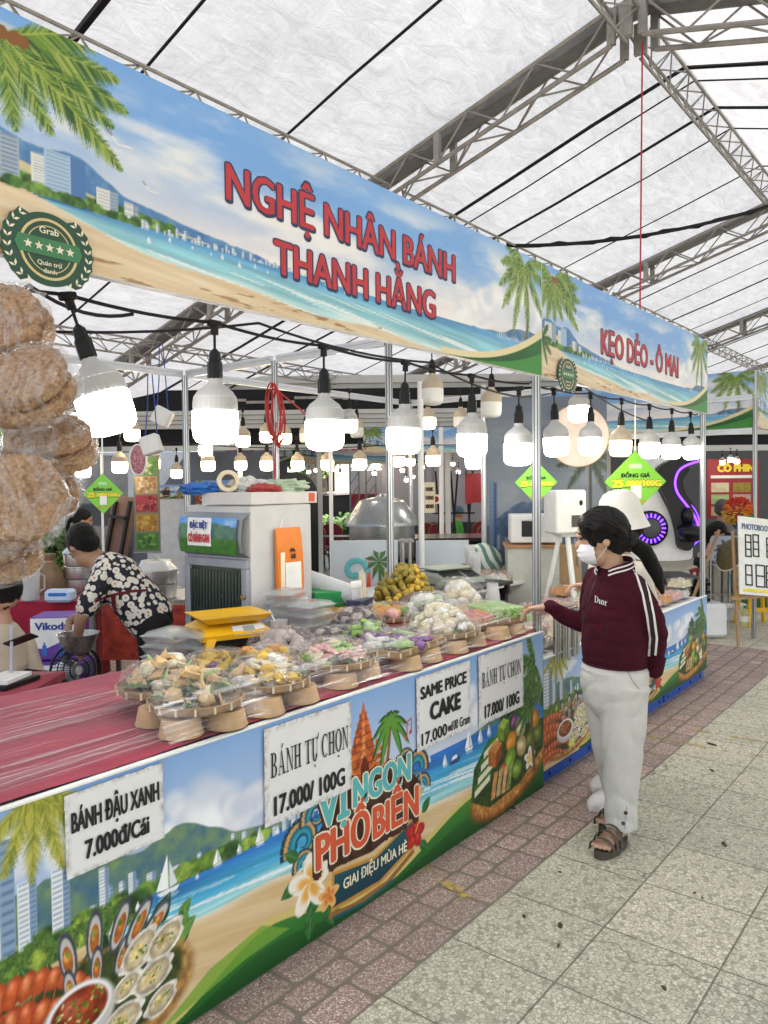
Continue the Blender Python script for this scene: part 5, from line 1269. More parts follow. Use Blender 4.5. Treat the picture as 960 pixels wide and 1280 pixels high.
mb=MB();mb.loft([[(-.13,-.105,.122),(.13,-.105,.122),(.13,.105,.122),(-.13,.105,.122)],[(-.17,-.135,.152),(.17,-.135,.152),(.17,.135,.152),(-.17,.135,.152)],[(-.165,-.13,.152),(.165,-.13,.152),(.165,.13,.152),(-.165,.13,.152)],[(-.13,-.1,.140),(.13,-.1,.140),(.13,.1,.140),(-.13,.1,.140)]]);part(mb,'pan',YELP,t,ang=25)
mb=MB();mb.quad((-.02,-.134,.066),(.14,-.134,.066),(.13,-.092,.102),(-.02,-.092,.102));o=mb;V=[Vector(v)+Vector((0,-.002,.002))for v in o.v];mb=MB();mb.add(V,[(0,1,2,3)]);part(mb,'display_panel',GREYP,t,smooth=False)
mb=MB();mb.add([(.03,-.133,.074),(.085,-.133,.074),(.085,-.10,.100),(.03,-.10,.100)],[(0,1,2,3)]);part(mb,'display',LCD,t,smooth=False)
t=thing('kitchen_scale',(4.62,3.12,.955),'grey green digital scale with keypad, on the black stand','scale',None,R_(-14))
mb=MB();mb.loft([[(-.19,-.17,0),(.19,-.17,0),(.19,.17,0),(-.19,.17,0)],[(-.185,-.165,.035),(.185,-.165,.035),(.185,.165,.075),(-.185,.165,.075)],[(-.17,-.05,.078),(.17,-.05,.078),(.17,.15,.08),(-.17,.15,.08)]]);part(mb,'housing',DGRN,t,ang=30)
mb=MB();mb.box((0,.05,.10),(.36,.24,.012),None,.008);part(mb,'pan',DGRN,t)
mb=MB();mb.add([(-.165,-.152,.046),(.02,-.152,.046),(.02,-.062,.080),(-.165,-.062,.080)],[(0,1,2,3)]);part(mb,'display',DK,t,smooth=False)
mb=MB();mb.add([(.05,-.152,.046),(.16,-.152,.046),(.16,-.062,.080),(.05,-.062,.080)],[(0,1,2,3)]);part(mb,'keypad',DK,t,smooth=False)
t=thing('low_stand',(4.62,3.02,ZT),'low black stand carrying the grey green scale','stand')
mb=MB();mb.box((0,0,.078),(.62,.50,.022),None,.006);part(mb,'stand_top',DK,t)
for sx in(-1,1):
    for sy in(-1,1):mb=MB();mb.box((sx*.27,sy*.22,.035),(.035,.035,.07),None,.004);part(mb,'leg',DK,t)
def box_stack(label,x,y,n,rot,w_=.21,d_=.155,dx=0):
    for k in range(n):
        t=thing('takeaway_box',(x+dx*k,y,ZT+k*.048),label[k],'takeaway box','clear takeaway boxes',rot+.06*k)
        mb=MB();mb.loft([[(a*w_*.44,b*d_*.44,0)for a,b in((-1,-1),(1,-1),(1,1),(-1,1))],[(a*w_*.5,b*d_*.5,.026)for a,b in((-1,-1),(1,-1),(1,1),(-1,1))]]);part(mb,'box_base',CLEAR,t,smooth=False)
        mb=MB();mb.box((0,0,.0285),(w_*1.06,d_*1.06,.004),None,.004);mb.loft([[(a*w_*.47,b*d_*.47,.031)for a,b in((-1,-1),(1,-1),(1,1),(-1,1))],[(a*w_*.40,b*d_*.38,.047)for a,b in((-1,-1),(1,-1),(1,1),(-1,1))]]);part(mb,'lid',CLEAR,t,smooth=False)
        if 'sticker' in label[k]:
            mb=MB();mb.ell((0,0,.0475),(.022,.016,.001),None,12,4);part(mb,'sticker',ORED,t)
q_=at(286,806,Z=.915);t=thing('scale_carton',(q_.x,q_.y,ZT),'flat brown carton under the yellow scale','carton',None,R_(-20));mb=MB();mb.box((0,0,.024),(.34,.28,.048),None,.004);part(mb,'carton_body',KRAFT,t)
box_stack(['clear box at the foot of the rear left stack','clear box in the middle of the rear left stack','clear box topping the rear left stack'],2.10,2.97,3,.2)
box_stack(['clear box at the foot of the stack beside the scale','clear box second in the stack beside the scale','clear box with red sticker, topping the stack beside the scale'],2.18,2.84,3,.1)
box_stack(['clear box at the foot of the right stack by the cooler','clear box second in the right stack by the cooler','clear box third in the right stack by the cooler','clear box with red sticker, topping the right stack by the cooler'],2.86,2.80,4,-.1)
box_stack(['clear box at the foot of the stack against the cooler side','clear box second against the cooler side','clear box third against the cooler side','clear box fourth against the cooler side','clear box topping the stack against the cooler side'],2.86,2.99,5,.15)
t=thing('plastic_jar',(1.93,2.72,ZT),'small clear jar with a round white lid, left of the clear boxes','jar')
mb=MB();mb.lathe([(.042,0),(.046,.01),(.046,.055)],seg=24);part(mb,'jar_body',CLEAR,t);mb=MB();mb.lathe([(.049,.055),(.049,.083),(.045,.087)],seg=30);part(mb,'lid',WHITE,t)
mb=MB();mb.lathe([(.038,.004),(.038,.045)],seg=16);part(mb,'powder',F_CRM,t)
PCUP=film_mat('cup_plastic',(.85,.85,.85),.30,.5,8,(1,1,1),.1,0)
def cup_stack(label,x,y,n,s=1.0,z=ZT,inv=False,m=None):
    t=thing('cup_stack',(x,y,z),label,'stack of cups',None)
    mb=MB();b=MB()
    for k in range(n):
        z0=k*.018*s;prof=[(.030*s,z0),(.043*s,z0+.10*s),(.0455*s,z0+.102*s),(.0455*s,z0+.108*s),(.042*s,z0+.104*s)]
        if inv:prof=[(r,.12*s+.018*s*n-zz)for r,zz in prof][::-1]
        mb=MB();mb.lathe(prof,seg=24,cap0=False,cap1=False);part(mb,'cup',m or PCUP,t)
    return t
cup_stack('tall stack of clear plastic cups before the grey green scale',4.80,3.02,6,1.05,z=.955)
cup_stack('stack of clear cups standing in a kraft bowl, right of the scale',5.05,3.22,5,.95,z=1.02)
cup_stack('upturned clear plastic cups behind the pointing hand',4.05,2.42,3,1.1,inv=True)
cup_stack('small stack of white paper cups on the yellow cooler box',3.62,4.0,3,.8,z=1.22,m=WHITE)
t=thing('paper_bowl',(5.05,3.22,.955),'kraft bowl holding clear cups on the black stand','paper bowl');mb=MB();mb.lathe([(.05,0),(.072,.085),(.075,.088),(.068,.085),(.046,.006)],seg=28,cap1=True);part(mb,'bowl_body',KRAFT,t)
t=thing('drink_cup',(2.72,2.90,ZT),'open plastic cup of milky sauce with a white spoon in it','cup');mb=MB();mb.lathe([(.032,0),(.044,.10),(.047,.102),(.043,.1)],seg=24);part(mb,'cup_body',PCUP,t);mb=MB();mb.lathe([(.031,.004),(.040,.075)],seg=20);part(mb,'sauce',F_CRM,t);mb=MB();mb.tube([(0,0,.05),(-.05,.02,.16)],.005,6);part(mb,'spoon',WHITE,t)
t=thing('spoon_holder',(3.36,2.90,ZT+.055),'dark box holding white plastic spoons and wooden skewers','utensil holder')
mb=MB();mb.box((0,0,.04),(.17,.10,.085),.3,.006);part(mb,'holder_box',mat('dark_patterned_box',(.045,.05,.10),.4,0,.6,40),t)
for k in range(5):
    mb=MB();x=-.06+.018*k;mb.tube([(x,.0,.08),(x-.005,0,.14)],.004,6);mb.ell((x-.008,0,.165),(.016,.006,.026),None,12,8);part(mb,'plastic_spoon',WHITE,t)
for k in range(14):mb=MB();a=random.Random(k);x=.02+.004*k;mb.tube([(x,.01,.08),(x+a.uniform(-.01,.015),.02,.19+a.uniform(0,.06))],.0022,5);part(mb,'skewer',STITCH,t)
# pile of leaf wrapped rolls
t=thing('leaf_roll_pile',(3.85,2.95,ZT+.05),'pile of yellow leaf wrapped rice rolls tied with green string','rice rolls')
rnd=random.Random(4)
mb=MB();mb.lathe([(.12,-.05),(.16,-.02),(.17,.03),(.15,.02)],seg=30);part(mb,'dark_basket',BAMB,t)
for k in range(64):
    u=k/64;a=k*2.39996;rr=.20*math.sqrt(1-u);z=.03+.20*u**1.1;c=Vector((rr*math.cos(a),rr*math.sin(a)*.8,z));dr=Vector((rnd.uniform(-1,1),rnd.uniform(-1,1),rnd.uniform(-.5,.5))).normalized()*.045
    mb=MB();mb.tube([c-dr,c-dr*.8,c,c+dr*.8,c+dr],[.010,.019,.021,.019,.010],8);r_=part(mb,'leaf_roll',F_OLV if k%4 else F_YEL,t)
    if k%2==0:
        mb=MB();s_=dr.orthogonal().normalized();s2=dr.cross(s_).normalized()
        for q in(-.45,.45):mb.tube([c+dr*q+(s_*math.cos(b)+s2*math.sin(b))*.0215 for b in np.linspace(0,2*math.pi,13)[:-1]],.0022,5,closed=True)
        part(mb,'string_tie',LEAF,r_)
t=thing('candle_jar',(4.08,2.72,ZT),'dark brown glass jar behind the round bun pile','jar','dark jars behind the bun pile');mb=MB();mb.lathe([(.045,0),(.05,.01),(.05,.06),(.046,.065)],seg=22);part(mb,'jar_body',mat('dark_brown_glass',(.05,.02,.018),.15),t);mb=MB();mb.lathe([(.052,.065),(.052,.085),(.047,.088)],seg=22);part(mb,'lid',DK,t)
j2=place(t,(4.20,2.62,ZT-.012),(0,0,1),None,'shorter looking dark jar right of the other jar');j2.scale=(1,1,.7)
t=thing('dark_tray_box',(3.93,2.62,ZT),'row of small dark boxes with clear lids before the leaf rolls','boxes')
for k in range(4):mb=MB();mb.box((-.15+.09*k,.02*(k%2),.03),(.075,.07,.055),.1*k,.006);part(mb,'small_box',mat('dark_brown_glass',(.05,.02,.018),.15),t)
# sweets in clear packs: second counter (low) and the shelf behind it
def pack(m,seed,w_=.20,d_=.15,h_=.065):
    t=thing('sweet_pack',(0,0,0),'pack','pack of sweets','clear packs of sweets');rnd=random.Random(seed);mb=MB()
    nx,ny=14,11;V=[]
    for j in range(ny+1):
        for i in range(nx+1):
            x,y=(i/nx-.5)*w_*.94,(j/ny-.5)*d_*.94;e=min(i,nx-i,j,ny-j);V.append((x,y,h_*(.75+.55*mnoise.noise(Vector((x*38+seed,y*38,seed))))if e else .004))
    mb.add(V,[(j*(nx+1)+i,j*(nx+1)+i+1,(j+1)*(nx+1)+i+1,(j+1)*(nx+1)+i)for j in range(ny)for i in range(nx)]);part(mb,'sweets',m,t,ang=70)
    mb=MB();mb.box((0,0,h_*.55),(w_,d_,h_*1.1),None,.012);part(mb,'clear_pack',FILM,t);return t
PK=[pack(m,i*3+1)for i,m in enumerate([F_PNK,F_WHT,F_CRM,food('pale_pink_sweets',(.70,.45,.40),.45),F_ORG,F_LGR,food('mixed_candy',(.60,.42,.30),.6)])]
rnd=random.Random(11);kindn=['pink','white','cream coloured','pale pink','orange','pale green','mixed'];first=set();cnt=0
def put_pack(k,loc,rot,label):
    if k not in first:first.add(k);c=PK[k];c.location=loc;c.rotation_euler=rot;c['label']=label
    else:c=place(PK[k],loc,rot,None,label)
    return c
rowname=['front','second','third','rear']
for r in range(4):
    for i in range(12):
        x=3.92+.236*i;y=2.09+.20*r;k=(i*2+r*3+rnd.randrange(3))%7;lv=1 if rnd.random()<.75 else 2
        for q in range(lv):
            kk=(k+q)%7
            put_pack(kk,(x+rnd.uniform(-.01,.01),y,.712+.075*q),(0,0,rnd.uniform(-.12,.12)),f'{"upper " if q else ""}{kindn[kk]} sweets pack, {ORD[i]} from the corner post, {rowname[r]} row')
t=thing('display_table',(5.2,3.45,0),'plain table behind the candy counter, covered with sweet packs','table')
mb=MB();mb.box((0,0,.855),(2.6,.80,.02));part(mb,'table_top',BOARD,t)
for sx in(-1.2,1.2):
    for sy in(-.35,.35):mb=MB();mb.box((sx,sy,.42),(.04,.04,.84));part(mb,'leg',STEEL,t)
for r in range(3):
    for i in range(9):
        if i<5 and r<2 and i>1 or(i<3):continue
        x=4.15+.25*i;y=3.2+.21*r;k=(i*3+r*2)%7;put_pack(k,(x,y,.868),(0,0,rnd.uniform(-.1,.1)),f'{kindn[k]} sweets pack on the table behind, {ORD[i-3]} from its left, {["front", "middle", "back"][r]} row')
# bundle of steel tubes hanging on the corner post
TUBE=mat('brushed_steel_tube',(.42,.42,.41),.28,.9,.15,5,.1,10,stretch=(30,30,1))
t=thing('steel_tube_rack',(3.79,1.93,.70),'row of short steel tubes hung from a clamp on the corner post','tube rack')
mb=MB();mb.tube([(-.03,0,.26),(.42,.02,.245)],.008,7);mb.box((-.02,.02,.26),(.05,.06,.03),None,.006);part(mb,'hanging_bar',STEEL,t)
for k in range(7):
    x=.12+.043*k;mb=MB();mb.lathe([(.0165,-.035+.01*math.sin(k)),(.0165,.235),(.0145,.235),(.0145,-.03)],(x,.01*math.sin(k*2),.0),14);part(mb,'steel_tube',TUBE,t)
# ------ inside the stall
VIEW=YAW-R_(90)
STEELP=mat('aluminium_pot',(.60,.60,.58),.34,.9,.10,6,.02,20);FRG=mat('cooler_enamel',(.56,.56,.55),.4,0,.12,4,.05,10);FRGF=mat('cooler_frame_grey',(.30,.32,.35),.4,.2,.15);GLD=mat('dark_green_curtain',(.012,.035,.028),.25,0,.4,10,0,10,.6,stretch=(1,8,.3));CARD=mat('white_carton',(.62,.60,.58),.7,0,.08,6);BLUEP=mat('blue_print',(.03,.16,.50),.5,0,.2);PURP=mat('purple_print',(.14,.05,.33),.55,0,.25,8);PALEB=mat('pale_blue_print',(.50,.62,.80),.5,0,.15,8)
# glass door cooler
fx,fy=2.74,3.15
t=thing('display_cooler',(fx,fy,0),'tall white drinks cooler with dark curtained glass door and green landscape header','cooler')
mb=MB();mb.box((.26,.29,.79),(.47,.56,1.53),None,.012);part(mb,'cabinet',FRG,t)
mb=MB()
for(y,z,sy,sz)in((.29,1.235,.54,.05),(.29,.16,.54,.08),(.04,.70,.05,1.02),(.54,.70,.05,1.02)):mb.box((.012,y,z),(.032,sy,sz),None,.006)
dr=part(mb,'door_frame',FRGF,t);mb=MB();mb.box((.018,.29,.70),(.012,.45,1.02));g_=part(mb,'door_glass',GLD,dr)
mb=MB()
for k in range(16):mb.tube([(.006,.085+.028*k,.22),(.006,.085+.028*k,1.19)],.0095,6)
part(mb,'door_curtain',GLD,dr)
mb=MB();mb.lathe([(.014,0),(.014,.012)],(-.006,.04,1.06),14,Matrix.Rotation(R_(-90),3,'Y'));part(mb,'door_lock',mat('brass',(.4,.25,.08),.35,.8),dr)
mb=MB();prof=[(.03,1.265),(-.03,1.30),(-.045,1.38),(-.03,1.48),(.03,1.52)]
mb.loft([[(x,.012,z),(x,.568,z)]for x,z in prof],cap=False,closed=False);hd=part(mb,'header_panel',FRGF,t)
ha=Art(np.linspace(0,.5,90),np.linspace(0,.2,40));ha.c=np.ones(ha.x.shape+(3,))*rgb('5b9be0');ha.clouds(.08,.22,9,3,.8,.45);ha.mountains(0,.5,.07,lambda v:.04+.09*fbm(v,v*0,7,4,3),('2f5a7a','6f9a5a'));ha.blend((slice(None),)*2,S(.09,.075,ha.y),rgb('3f7d28')*(.7+.5*fbm(ha.x,ha.y,40,4,2)[...,None]))
V=ha.sheet('landscape_print',0,0,0,hd,VINYL);V.matrix_parent_inverse=Matrix();a=np.empty(len(V.data.vertices)*3,np.float32);V.data.vertices.foreach_get('co',a);a=a.reshape(-1,3).copy();yy=.54-a[:,0];zz=1.29+a[:,2];xx=-.048+.9*((zz-1.385)**2);a[:,0]=xx-.004;a[:,1]=yy;a[:,2]=zz;V.data.vertices.foreach_set('co',a.ravel());V.data.update()
mb=MB()
for z0,z1 in((1.33,1.40),(1.40,1.487)):mb.quad((-.056+.9*(z0-1.385)**2,.46,z0),(-.056+.9*(z0-1.385)**2,.25,z0),(-.056+.9*(z1-1.385)**2,.25,z1),(-.056+.9*(z1-1.385)**2,.46,z1))
part(mb,'paper_notice',WHP,hd,smooth=False)
mb=MB();add_text(mb,'ĐẶC BIỆT',(-.0585,.355,1.447),(0,-1,0),(0,0,1),.16,.034,.08);part(mb,'notice_heading',mat('blue_ink',(.02,.05,.30),.5),hd,smooth=False)
mb=MB();add_text(mb,'CÓ BÁNH GAN',(-.0585,.355,1.375),(0,-1,0),(0,0,1),.195,.045,.12);part(mb,'notice_lettering',RED,hd,smooth=False)
t=thing('flat_carton',(3.02,3.36,1.558),'long flat white carton lying on top of the drinks cooler','carton',None,.05);mb=MB();mb.box((0,0,.035),(.54,.40,.068),None,.004);part(mb,'carton_body',CARD,t);mb=MB();mb.box((.22,-.2012,.035),(.05,.002,.05));part(mb,'printed_mark',ORED,t)
t=thing('tape_roll',(2.83,3.42,1.63+.062),'big roll of clear packing tape standing on the cooler','tape roll',None,VIEW+.3);mb=MB();M_=Matrix.Rotation(R_(90),3,'X');mb.lathe([(.040,-.024),(.062,-.024),(.062,.024),(.040,.024),(.040,-.024)],seg=40,M=M_,cap0=False,cap1=False);part(mb,'tape_ring',mat('cream_tape',(.60,.53,.36),.3,0,.1),t);mb=MB();mb.lathe([(.037,-.022),(.040,-.022),(.040,.022),(.037,.022),(.037,-.022)],seg=32,M=M_,cap0=False,cap1=False);part(mb,'cardboard_core',KRAFT,t)
def bag_heap(label,loc,s,m,seed,name='plastic_bag'):
    mb=MB();mb.ell(loc,s,Matrix.Rotation(VIEW,3,'Z'),40,20,.42,7,seed);return tag(mb.build(name,m),label,'plastic bag')
bag_heap('pale green folded plastic bags on the cooler carton',(3.12,3.30,1.655),(.17,.10,.045),mat('pale_green_bag',(.45,.55,.40),.35,0,.2,8,.5,20),3)
bag_heap('white plastic bags beside the tape roll',(2.96,3.40,1.66),(.12,.09,.05),mat('white_bag',(.62,.63,.60),.35,0,.2,8,.5,20),5)
bag_heap('blue plastic bag at the left edge of the cooler top',(2.74,3.56,1.65),(.11,.06,.035),mat('blue_bag',(.03,.15,.48),.35,0,.3,8,.5,20),7)
bag_heap('small red and green plastic bag on the carton edge',(2.95,3.25,1.645),(.09,.05,.03),mat('red_bag',(.42,.06,.06),.35,0,.3,8,.5,20),8)
# orange snack bag hung on the cooler side
t=thing('orange_bag',(3.02,fy-.002,1.03),'orange and white paper bag hung on the cooler side, printed 68','paper bag')
mb=MB();mb.loft([[(x*.10*w_+sx,-.012-.02*w2*yy,z)for x,yy in((-1,0),(-.98,1),(.98,1),(1,0))]for z,w_,w2,sx in((0,1,1,0),(.10,1.0,1.2,0),(.25,1.0,1,-.002),(.36,.98,.6,-.004),(.395,.96,.1,-.004))]);part(mb,'bag_body',mat('orange_paper',(.72,.20,.02),.5,0,.1),t)
mb=MB();mb.add([(-.045,-.0375,.05),(.078,-.0375,.05),(.075,-.037,.20),(-.045,-.037,.20)],[(0,1,2,3)]);part(mb,'white_label',WHP,t,smooth=False)
mb=MB();mb.add([(-.083,-.0372,.03),(-.05,-.0375,.03),(-.05,-.0372,.26),(-.083,-.0366,.26)],[(0,1,2,3)]);part(mb,'side_label',CREAMP,t,smooth=False)
mb=MB();add_text(mb,'68',(.015,-.0385,.235),(1,0,0),(0,0,1),.035,.026,.1);mb.lathe([(.0,0),(.02,.0),(.012,.014),(.0,.02)],(.01,-.036,.262),10);part(mb,'bag_lettering',DKB,t,smooth=False)
mb=MB();mb.tube([(-.06,-.012,.39),(-.02,-.006,.47),(.03,-.012,.39)],.002,5);part(mb,'hang_string',WHP,t)
mb=MB();mb.loft([[(3.08,fy-.015,1.02),(3.17,fy-.018,1.01)],[(3.085,fy-.02,.97),(3.165,fy-.018,.98)],[(3.07,fy-.012,.935),(3.14,fy-.015,.93)]],cap=False,closed=False);tag(mb.build('tissue',WHP),'white tissue hanging below the orange bag','tissue')
# cooler boxes, foil roll
t=thing('cooler_box',(3.62,4.0,.80),'yellow picnic cooler with a white lid right of the drinks cooler','cooler box',None,-.2);mb=MB();mb.box((0,0,.17),(.50,.34,.34),None,.02);part(mb,'box_body',YELP,t);mb=MB();mb.box((0,0,.375),(.53,.37,.07),None,.02);part(mb,'lid',WHITE,t)
t=thing('side_table',(3.75,3.95,0),'plain table carrying the yellow picnic cooler','table');mb=MB();mb.box((0,0,.785),(1.0,.8,.03));part(mb,'table_top',BOARD,t)
for sx in(-.45,.45):
    for sy in(-.35,.35):mb=MB();mb.box((sx,sy,.385),(.04,.04,.77));part(mb,'leg',STEEL,t)
a_,b_=at(372,720,d=4.85),at(452,748,d=4.55);mb=MB();mb.tube([a_,b_],.062,24);t=tag(mb.build('film_roll',mat('white_film_roll',(.60,.61,.62),.3,0,.1,20,stretch=(8,8,1))),'thick white roll of wrapping film lying behind the counter','film roll')
t=thing('foam_crate',(3.42,3.16,ZT-.03),'green topped foam crate with a yellow base under the film roll','crate',None,-.5);mb=MB();mb.box((0,0,.05),(.30,.22,.11),None,.006);part(mb,'crate_base',YELP,t);mb=MB();mb.box((0,0,.15),(.31,.23,.09),None,.006);part(mb,'crate_lid',mat('green_plastic',(.02,.26,.07),.45),t);mb=MB();mb.box((0,0,.128),(.315,.235,.008));part(mb,'pale_band',CLEAR,t)
t=thing('blue_bin',(3.30,3.72,.55),'dark blue plastic bin behind the green crate','bin');mb=MB();mb.loft([[(a*.2*s_,b*.15*s_,z)for a,b in((-1,-1),(1,-1),(1,1),(-1,1))]for s_,z in((.85,0),(1,.38),(1.05,.38),(1.05,.41))]);part(mb,'bin_body',mat('navy_plastic',(.015,.03,.16),.4),t)
# far side counter of the stall with printed boards, steel tubes
def turned(o,loc,rz):
    o.matrix_parent_inverse=Matrix();o.location=loc;o.rotation_euler=(0,0,rz)
def back_board(label,pxa,pxb,yt,d,art=True):
    A_,B_=at(pxa,yt,d=d),at(pxb,yt,d=d);w_=(B_-A_).length;t=thing('counter_board',(A_.x,A_.y,0),label,'board',None,math.atan2(B_.y-A_.y,B_.x-A_.x))
    mb=MB();mb.box((w_/2,.02,A_.z/2),(w_,.03,A_.z));part(mb,'board_sheet',mat('pale_blue_board',(.48,.53,.57),.45,0,.12,2),t)
    if art:
        m_=MB();m_.add([(w_*.52,-.003,A_.z-.40),(w_*.60,-.003,A_.z-.40),(w_*.575,-.003,A_.z-.12)],[(0,1,2)]);part(m_,'printed_tower',ORED,t,smooth=False)
        m_=MB();c=Vector((w_*.72,-.003,A_.z-.17));m_.add([c+Vector((-.008,0,0)),c+Vector((.012,0,0)),c+Vector((.03,0,-.3)),c+Vector((.0,0,-.3))],[(0,1,2,3)])
        for k in range(8):
            an=R_(20+k*45);e=Vector((math.cos(an),0,math.sin(an)));q=Vector((-e.z,0,e.x));m_.add([c+Vector((0,-.0005*(k+1),0)),c+e*.07+q*.02,c+e*.13-Vector((0,0,.03)),c+e*.07-q*.02],[(0,1,2,3)])
        part(m_,'printed_palm',LEAF,t,smooth=False)
        m_=MB()
        for k in range(14):an=R_(k*22);m_.ell((w_*.36+(.10-.005*k)*math.cos(an),-.002,A_.z-.24+(.10-.005*k)*math.sin(an)),(.025,.002,.025),None,8,4)
        part(m_,'printed_wave',TEAL,t)
    return t
back_board('pale printed board with a palm print in front of the steel steamer',413,497,676,6.1)
back_board('plain pale board right of the white pole, under the black table',520,586,676,6.3,False)
for k,(px,wd)in enumerate(((503,.02),(512,.016))):
    A_=at(px,676,d=6.2);t=thing('steel_pole',(A_.x,A_.y,0),['pair pole nearer the printed board, short polished steel','pair pole nearer the plain board, short polished steel'][k],'pole');mb=MB();mb.lathe([(wd,0),(wd,A_.z+.02)],seg=14);part(mb,'pole_tube',TUBE,t);mb=MB();mb.box((0,0,A_.z),(.07,.05,.03),VIEW,.006);part(mb,'clamp',STEEL,t)
for px,yt,yb,d,lab in[(582,480,720,6.6,None)]:pass
A_=at(578/1,600,d=6.2)
def pole(px,d,z1,label,m=ALU,r=.024):
    A_=at(px,640,d=d);t=thing('frame_post',(A_.x,A_.y,0),label,'post','posts of the stalls further in');p_=post_mb(0,0,0,z1,r);part(p_,'post_profile',m,t,ang=20);return t
pole(515+65/4.74-2,6.25,2.5,'off white post left of the plain pale board',WHITE)
pole(605,6.9,2.55,'aluminium post at the left edge of the mountain print wall')
pole(552,9.8,2.4,'thin pale post behind the seated person in green',WHITE,.03);pole(414,8.2,2.5,'white thin post left of the far red booth',WHITE,.022);pole(301,9.5,2.5,'white post seen left of the purple print',WHITE,.03);pole(128,7.6,2.0,'thin white post behind the left price tag',WHITE,.012)
# steel steamer, black table, striped cushion
A_=at(478,690,d=7.2);t=thing('steamer_pot',(A_.x,A_.y,A_.z-.05),'very large stainless steel steamer with a domed lid','steamer');mb=MB();mb.lathe([(.30,0),(.31,.02),(.31,.30),(.325,.31)],seg=44,cap1=False);part(mb,'pot_body',mat('dull_steel',(.26,.27,.27),.3,.85,.25,4,.05,10),t)
mb=MB();mb.lathe([(.345,.30),(.345,.34),(.22,.52),(.20,.54),(.05,.57),(.03,.60),(.0,.60)],seg=44,cap0=False);part(mb,'lid',mat('dull_steel',(.26,.27,.27),.3),t)
mb=MB();mb.tube([(.31,-.06,.22),(.37,-.05,.22),(.37,.05,.22),(.31,.06,.22)],.010,7);mb.build;part(mb,'pot_handle',STEEL,t)
t=thing('pot_stand',(A_.x,A_.y,0),'dark steel stand under the large steamer','stand');mb=MB();mb.box((0,0,(A_.z-.07)/2),(.6,.5,A_.z-.07),VIEW,.01);part(mb,'stand_body',DK,t)
A_=at(590,668,d=7.9);t=thing('black_table',(A_.x,A_.y,0),'long black shiny table behind the plain pale board','table',None,VIEW+.1);mb=MB();mb.box((0,0,A_.z-.03),(1.5,.7,.04),None,.006);part(mb,'table_top',mat('black_gloss',(.02,.018,.018),.18),t);mb=MB();mb.box((0,.2,A_.z/2-.04),(1.4,.04,A_.z-.1));part(mb,'modesty_panel',DK,t)
A_=at(600,712,d=6.75);t=thing('beach_cushion',A_,'round green and white striped cushion leaning by the post','cushion',None,VIEW)
def stripe_mat():
    m,n,b=new_mat('green_white_stripes');co=n.mapping(n.coord('Object'),rot=(0,.5,0));sx=n.node('ShaderNodeSeparateXYZ');n.put(sx.inputs[0],co)
    f=n.m('FRACT',n.m('ADD',n.m('MULTIPLY',sx.outputs[0],14.0),n.m('MULTIPLY',n.noise(co,4,2),1.5)));n.put(b.inputs['Base Color'],n.mix(n.gray(f,.47,.53),(.10,.22,.16),(.62,.66,.62)));b.inputs['Roughness'].default_value=.7;return m
mb=MB();mb.ell((0,0,0),(.20,.13,.24),None,32,18,.12,4,2);part(mb,'cover',stripe_mat(),t)
# partition wall with a city print, cabinet, oven, photo kiosk
wa=Art(np.linspace(0,1.10,130),np.linspace(0,2.0,200));t_=(wa.y/2)[...,None];wa.c=rgb('b4bcc6')*(1-t_)+rgb('8f9cae')*t_;wa.clouds(.5,1.9,2.2,3,.25);wa.mountains(0,1.1,.62,lambda v:.1+.28*np.exp(-((v-.35)/.3)**2)+.2*(fbm(v,v*0,4,4,3)-.4),('3f5f8a','7488a6'));wa.poly([(0,.75),(1.9,.62),(1.9,0),(0,0)],'6f7f8c')
for k in range(16):wa.tower(.1+.07*k,.62,.045,wa.rng.uniform(.08,.24),'c9d2dc','6f87a6',8)
wa.tower(.03,.62,.07,.62,'7f9cc4','4466a0',16);wa.palm(.95,1.45,.30,[20,60,100,140,180,-20,-60,220],['4d5a44','66725a','3a4636'],.34,.35);wa.line([(.95,.6),(.95,1.43)],.026,'5f5a4c')
A_,B_=at(607,600,d=6.95),at(790,600,d=6.95);t=thing('partition_wall',(A_.x,A_.y,0),'grey blue partition wall printed with mountains, towers and a palm','partition',None,VIEW)
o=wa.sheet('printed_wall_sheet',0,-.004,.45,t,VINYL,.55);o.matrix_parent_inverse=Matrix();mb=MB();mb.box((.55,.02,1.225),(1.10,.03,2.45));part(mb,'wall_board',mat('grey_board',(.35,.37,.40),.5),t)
A_=at(664,700,d=6.5);t=thing('wood_cabinet',(A_.x,A_.y,0),'pale cabinet with wooden top and side under the white oven','cabinet',None,VIEW-.1);zc=at(664,682,d=6.4).z
mb=MB();mb.box((0,0,zc/2),(.42,.4,zc-.02),None,.004);part(mb,'cabinet_body',mat('pale_laminate',(.50,.50,.44),.45),t);mb=MB();mb.box((0,0,zc),(.46,.44,.025),None,.004);part(mb,'cabinet_top',mat('wood_edge',(.40,.20,.09),.45),t);mb=MB();mb.box((.30,.02,zc/2),(.19,.36,zc-.02),None,.003);part(mb,'cabinet_door',mat('oak_laminate',(.38,.25,.13),.5,0,.2,20,stretch=(6,6,1)),t);mb=MB();mb.box((.37,-.175,zc-.12),(.02,.02,.08),None,.004);part(mb,'handle',STEEL,t)
t=thing('countertop_oven',(A_.x+.02,A_.y-.02,zc+.0135),'white countertop oven with a small dark window','oven',None,VIEW-.1);mb=MB();mb.box((0,0,.13),(.42,.34,.235),None,.012);part(mb,'oven_case',WHITE,t);mb=MB();mb.box((-.04,-.172,.13),(.16,.006,.13),None,.002);part(mb,'oven_window',DK,t);mb=MB();mb.box((-.04,-.178,.21),(.17,.012,.014),None,.004);part(mb,'handle',WHITE,t)
mb=MB()
for k in range(6):mb.box((.2115,.02,.05+.028*k),(.003,.10,.010))
part(mb,'oven_vents',DK,t)
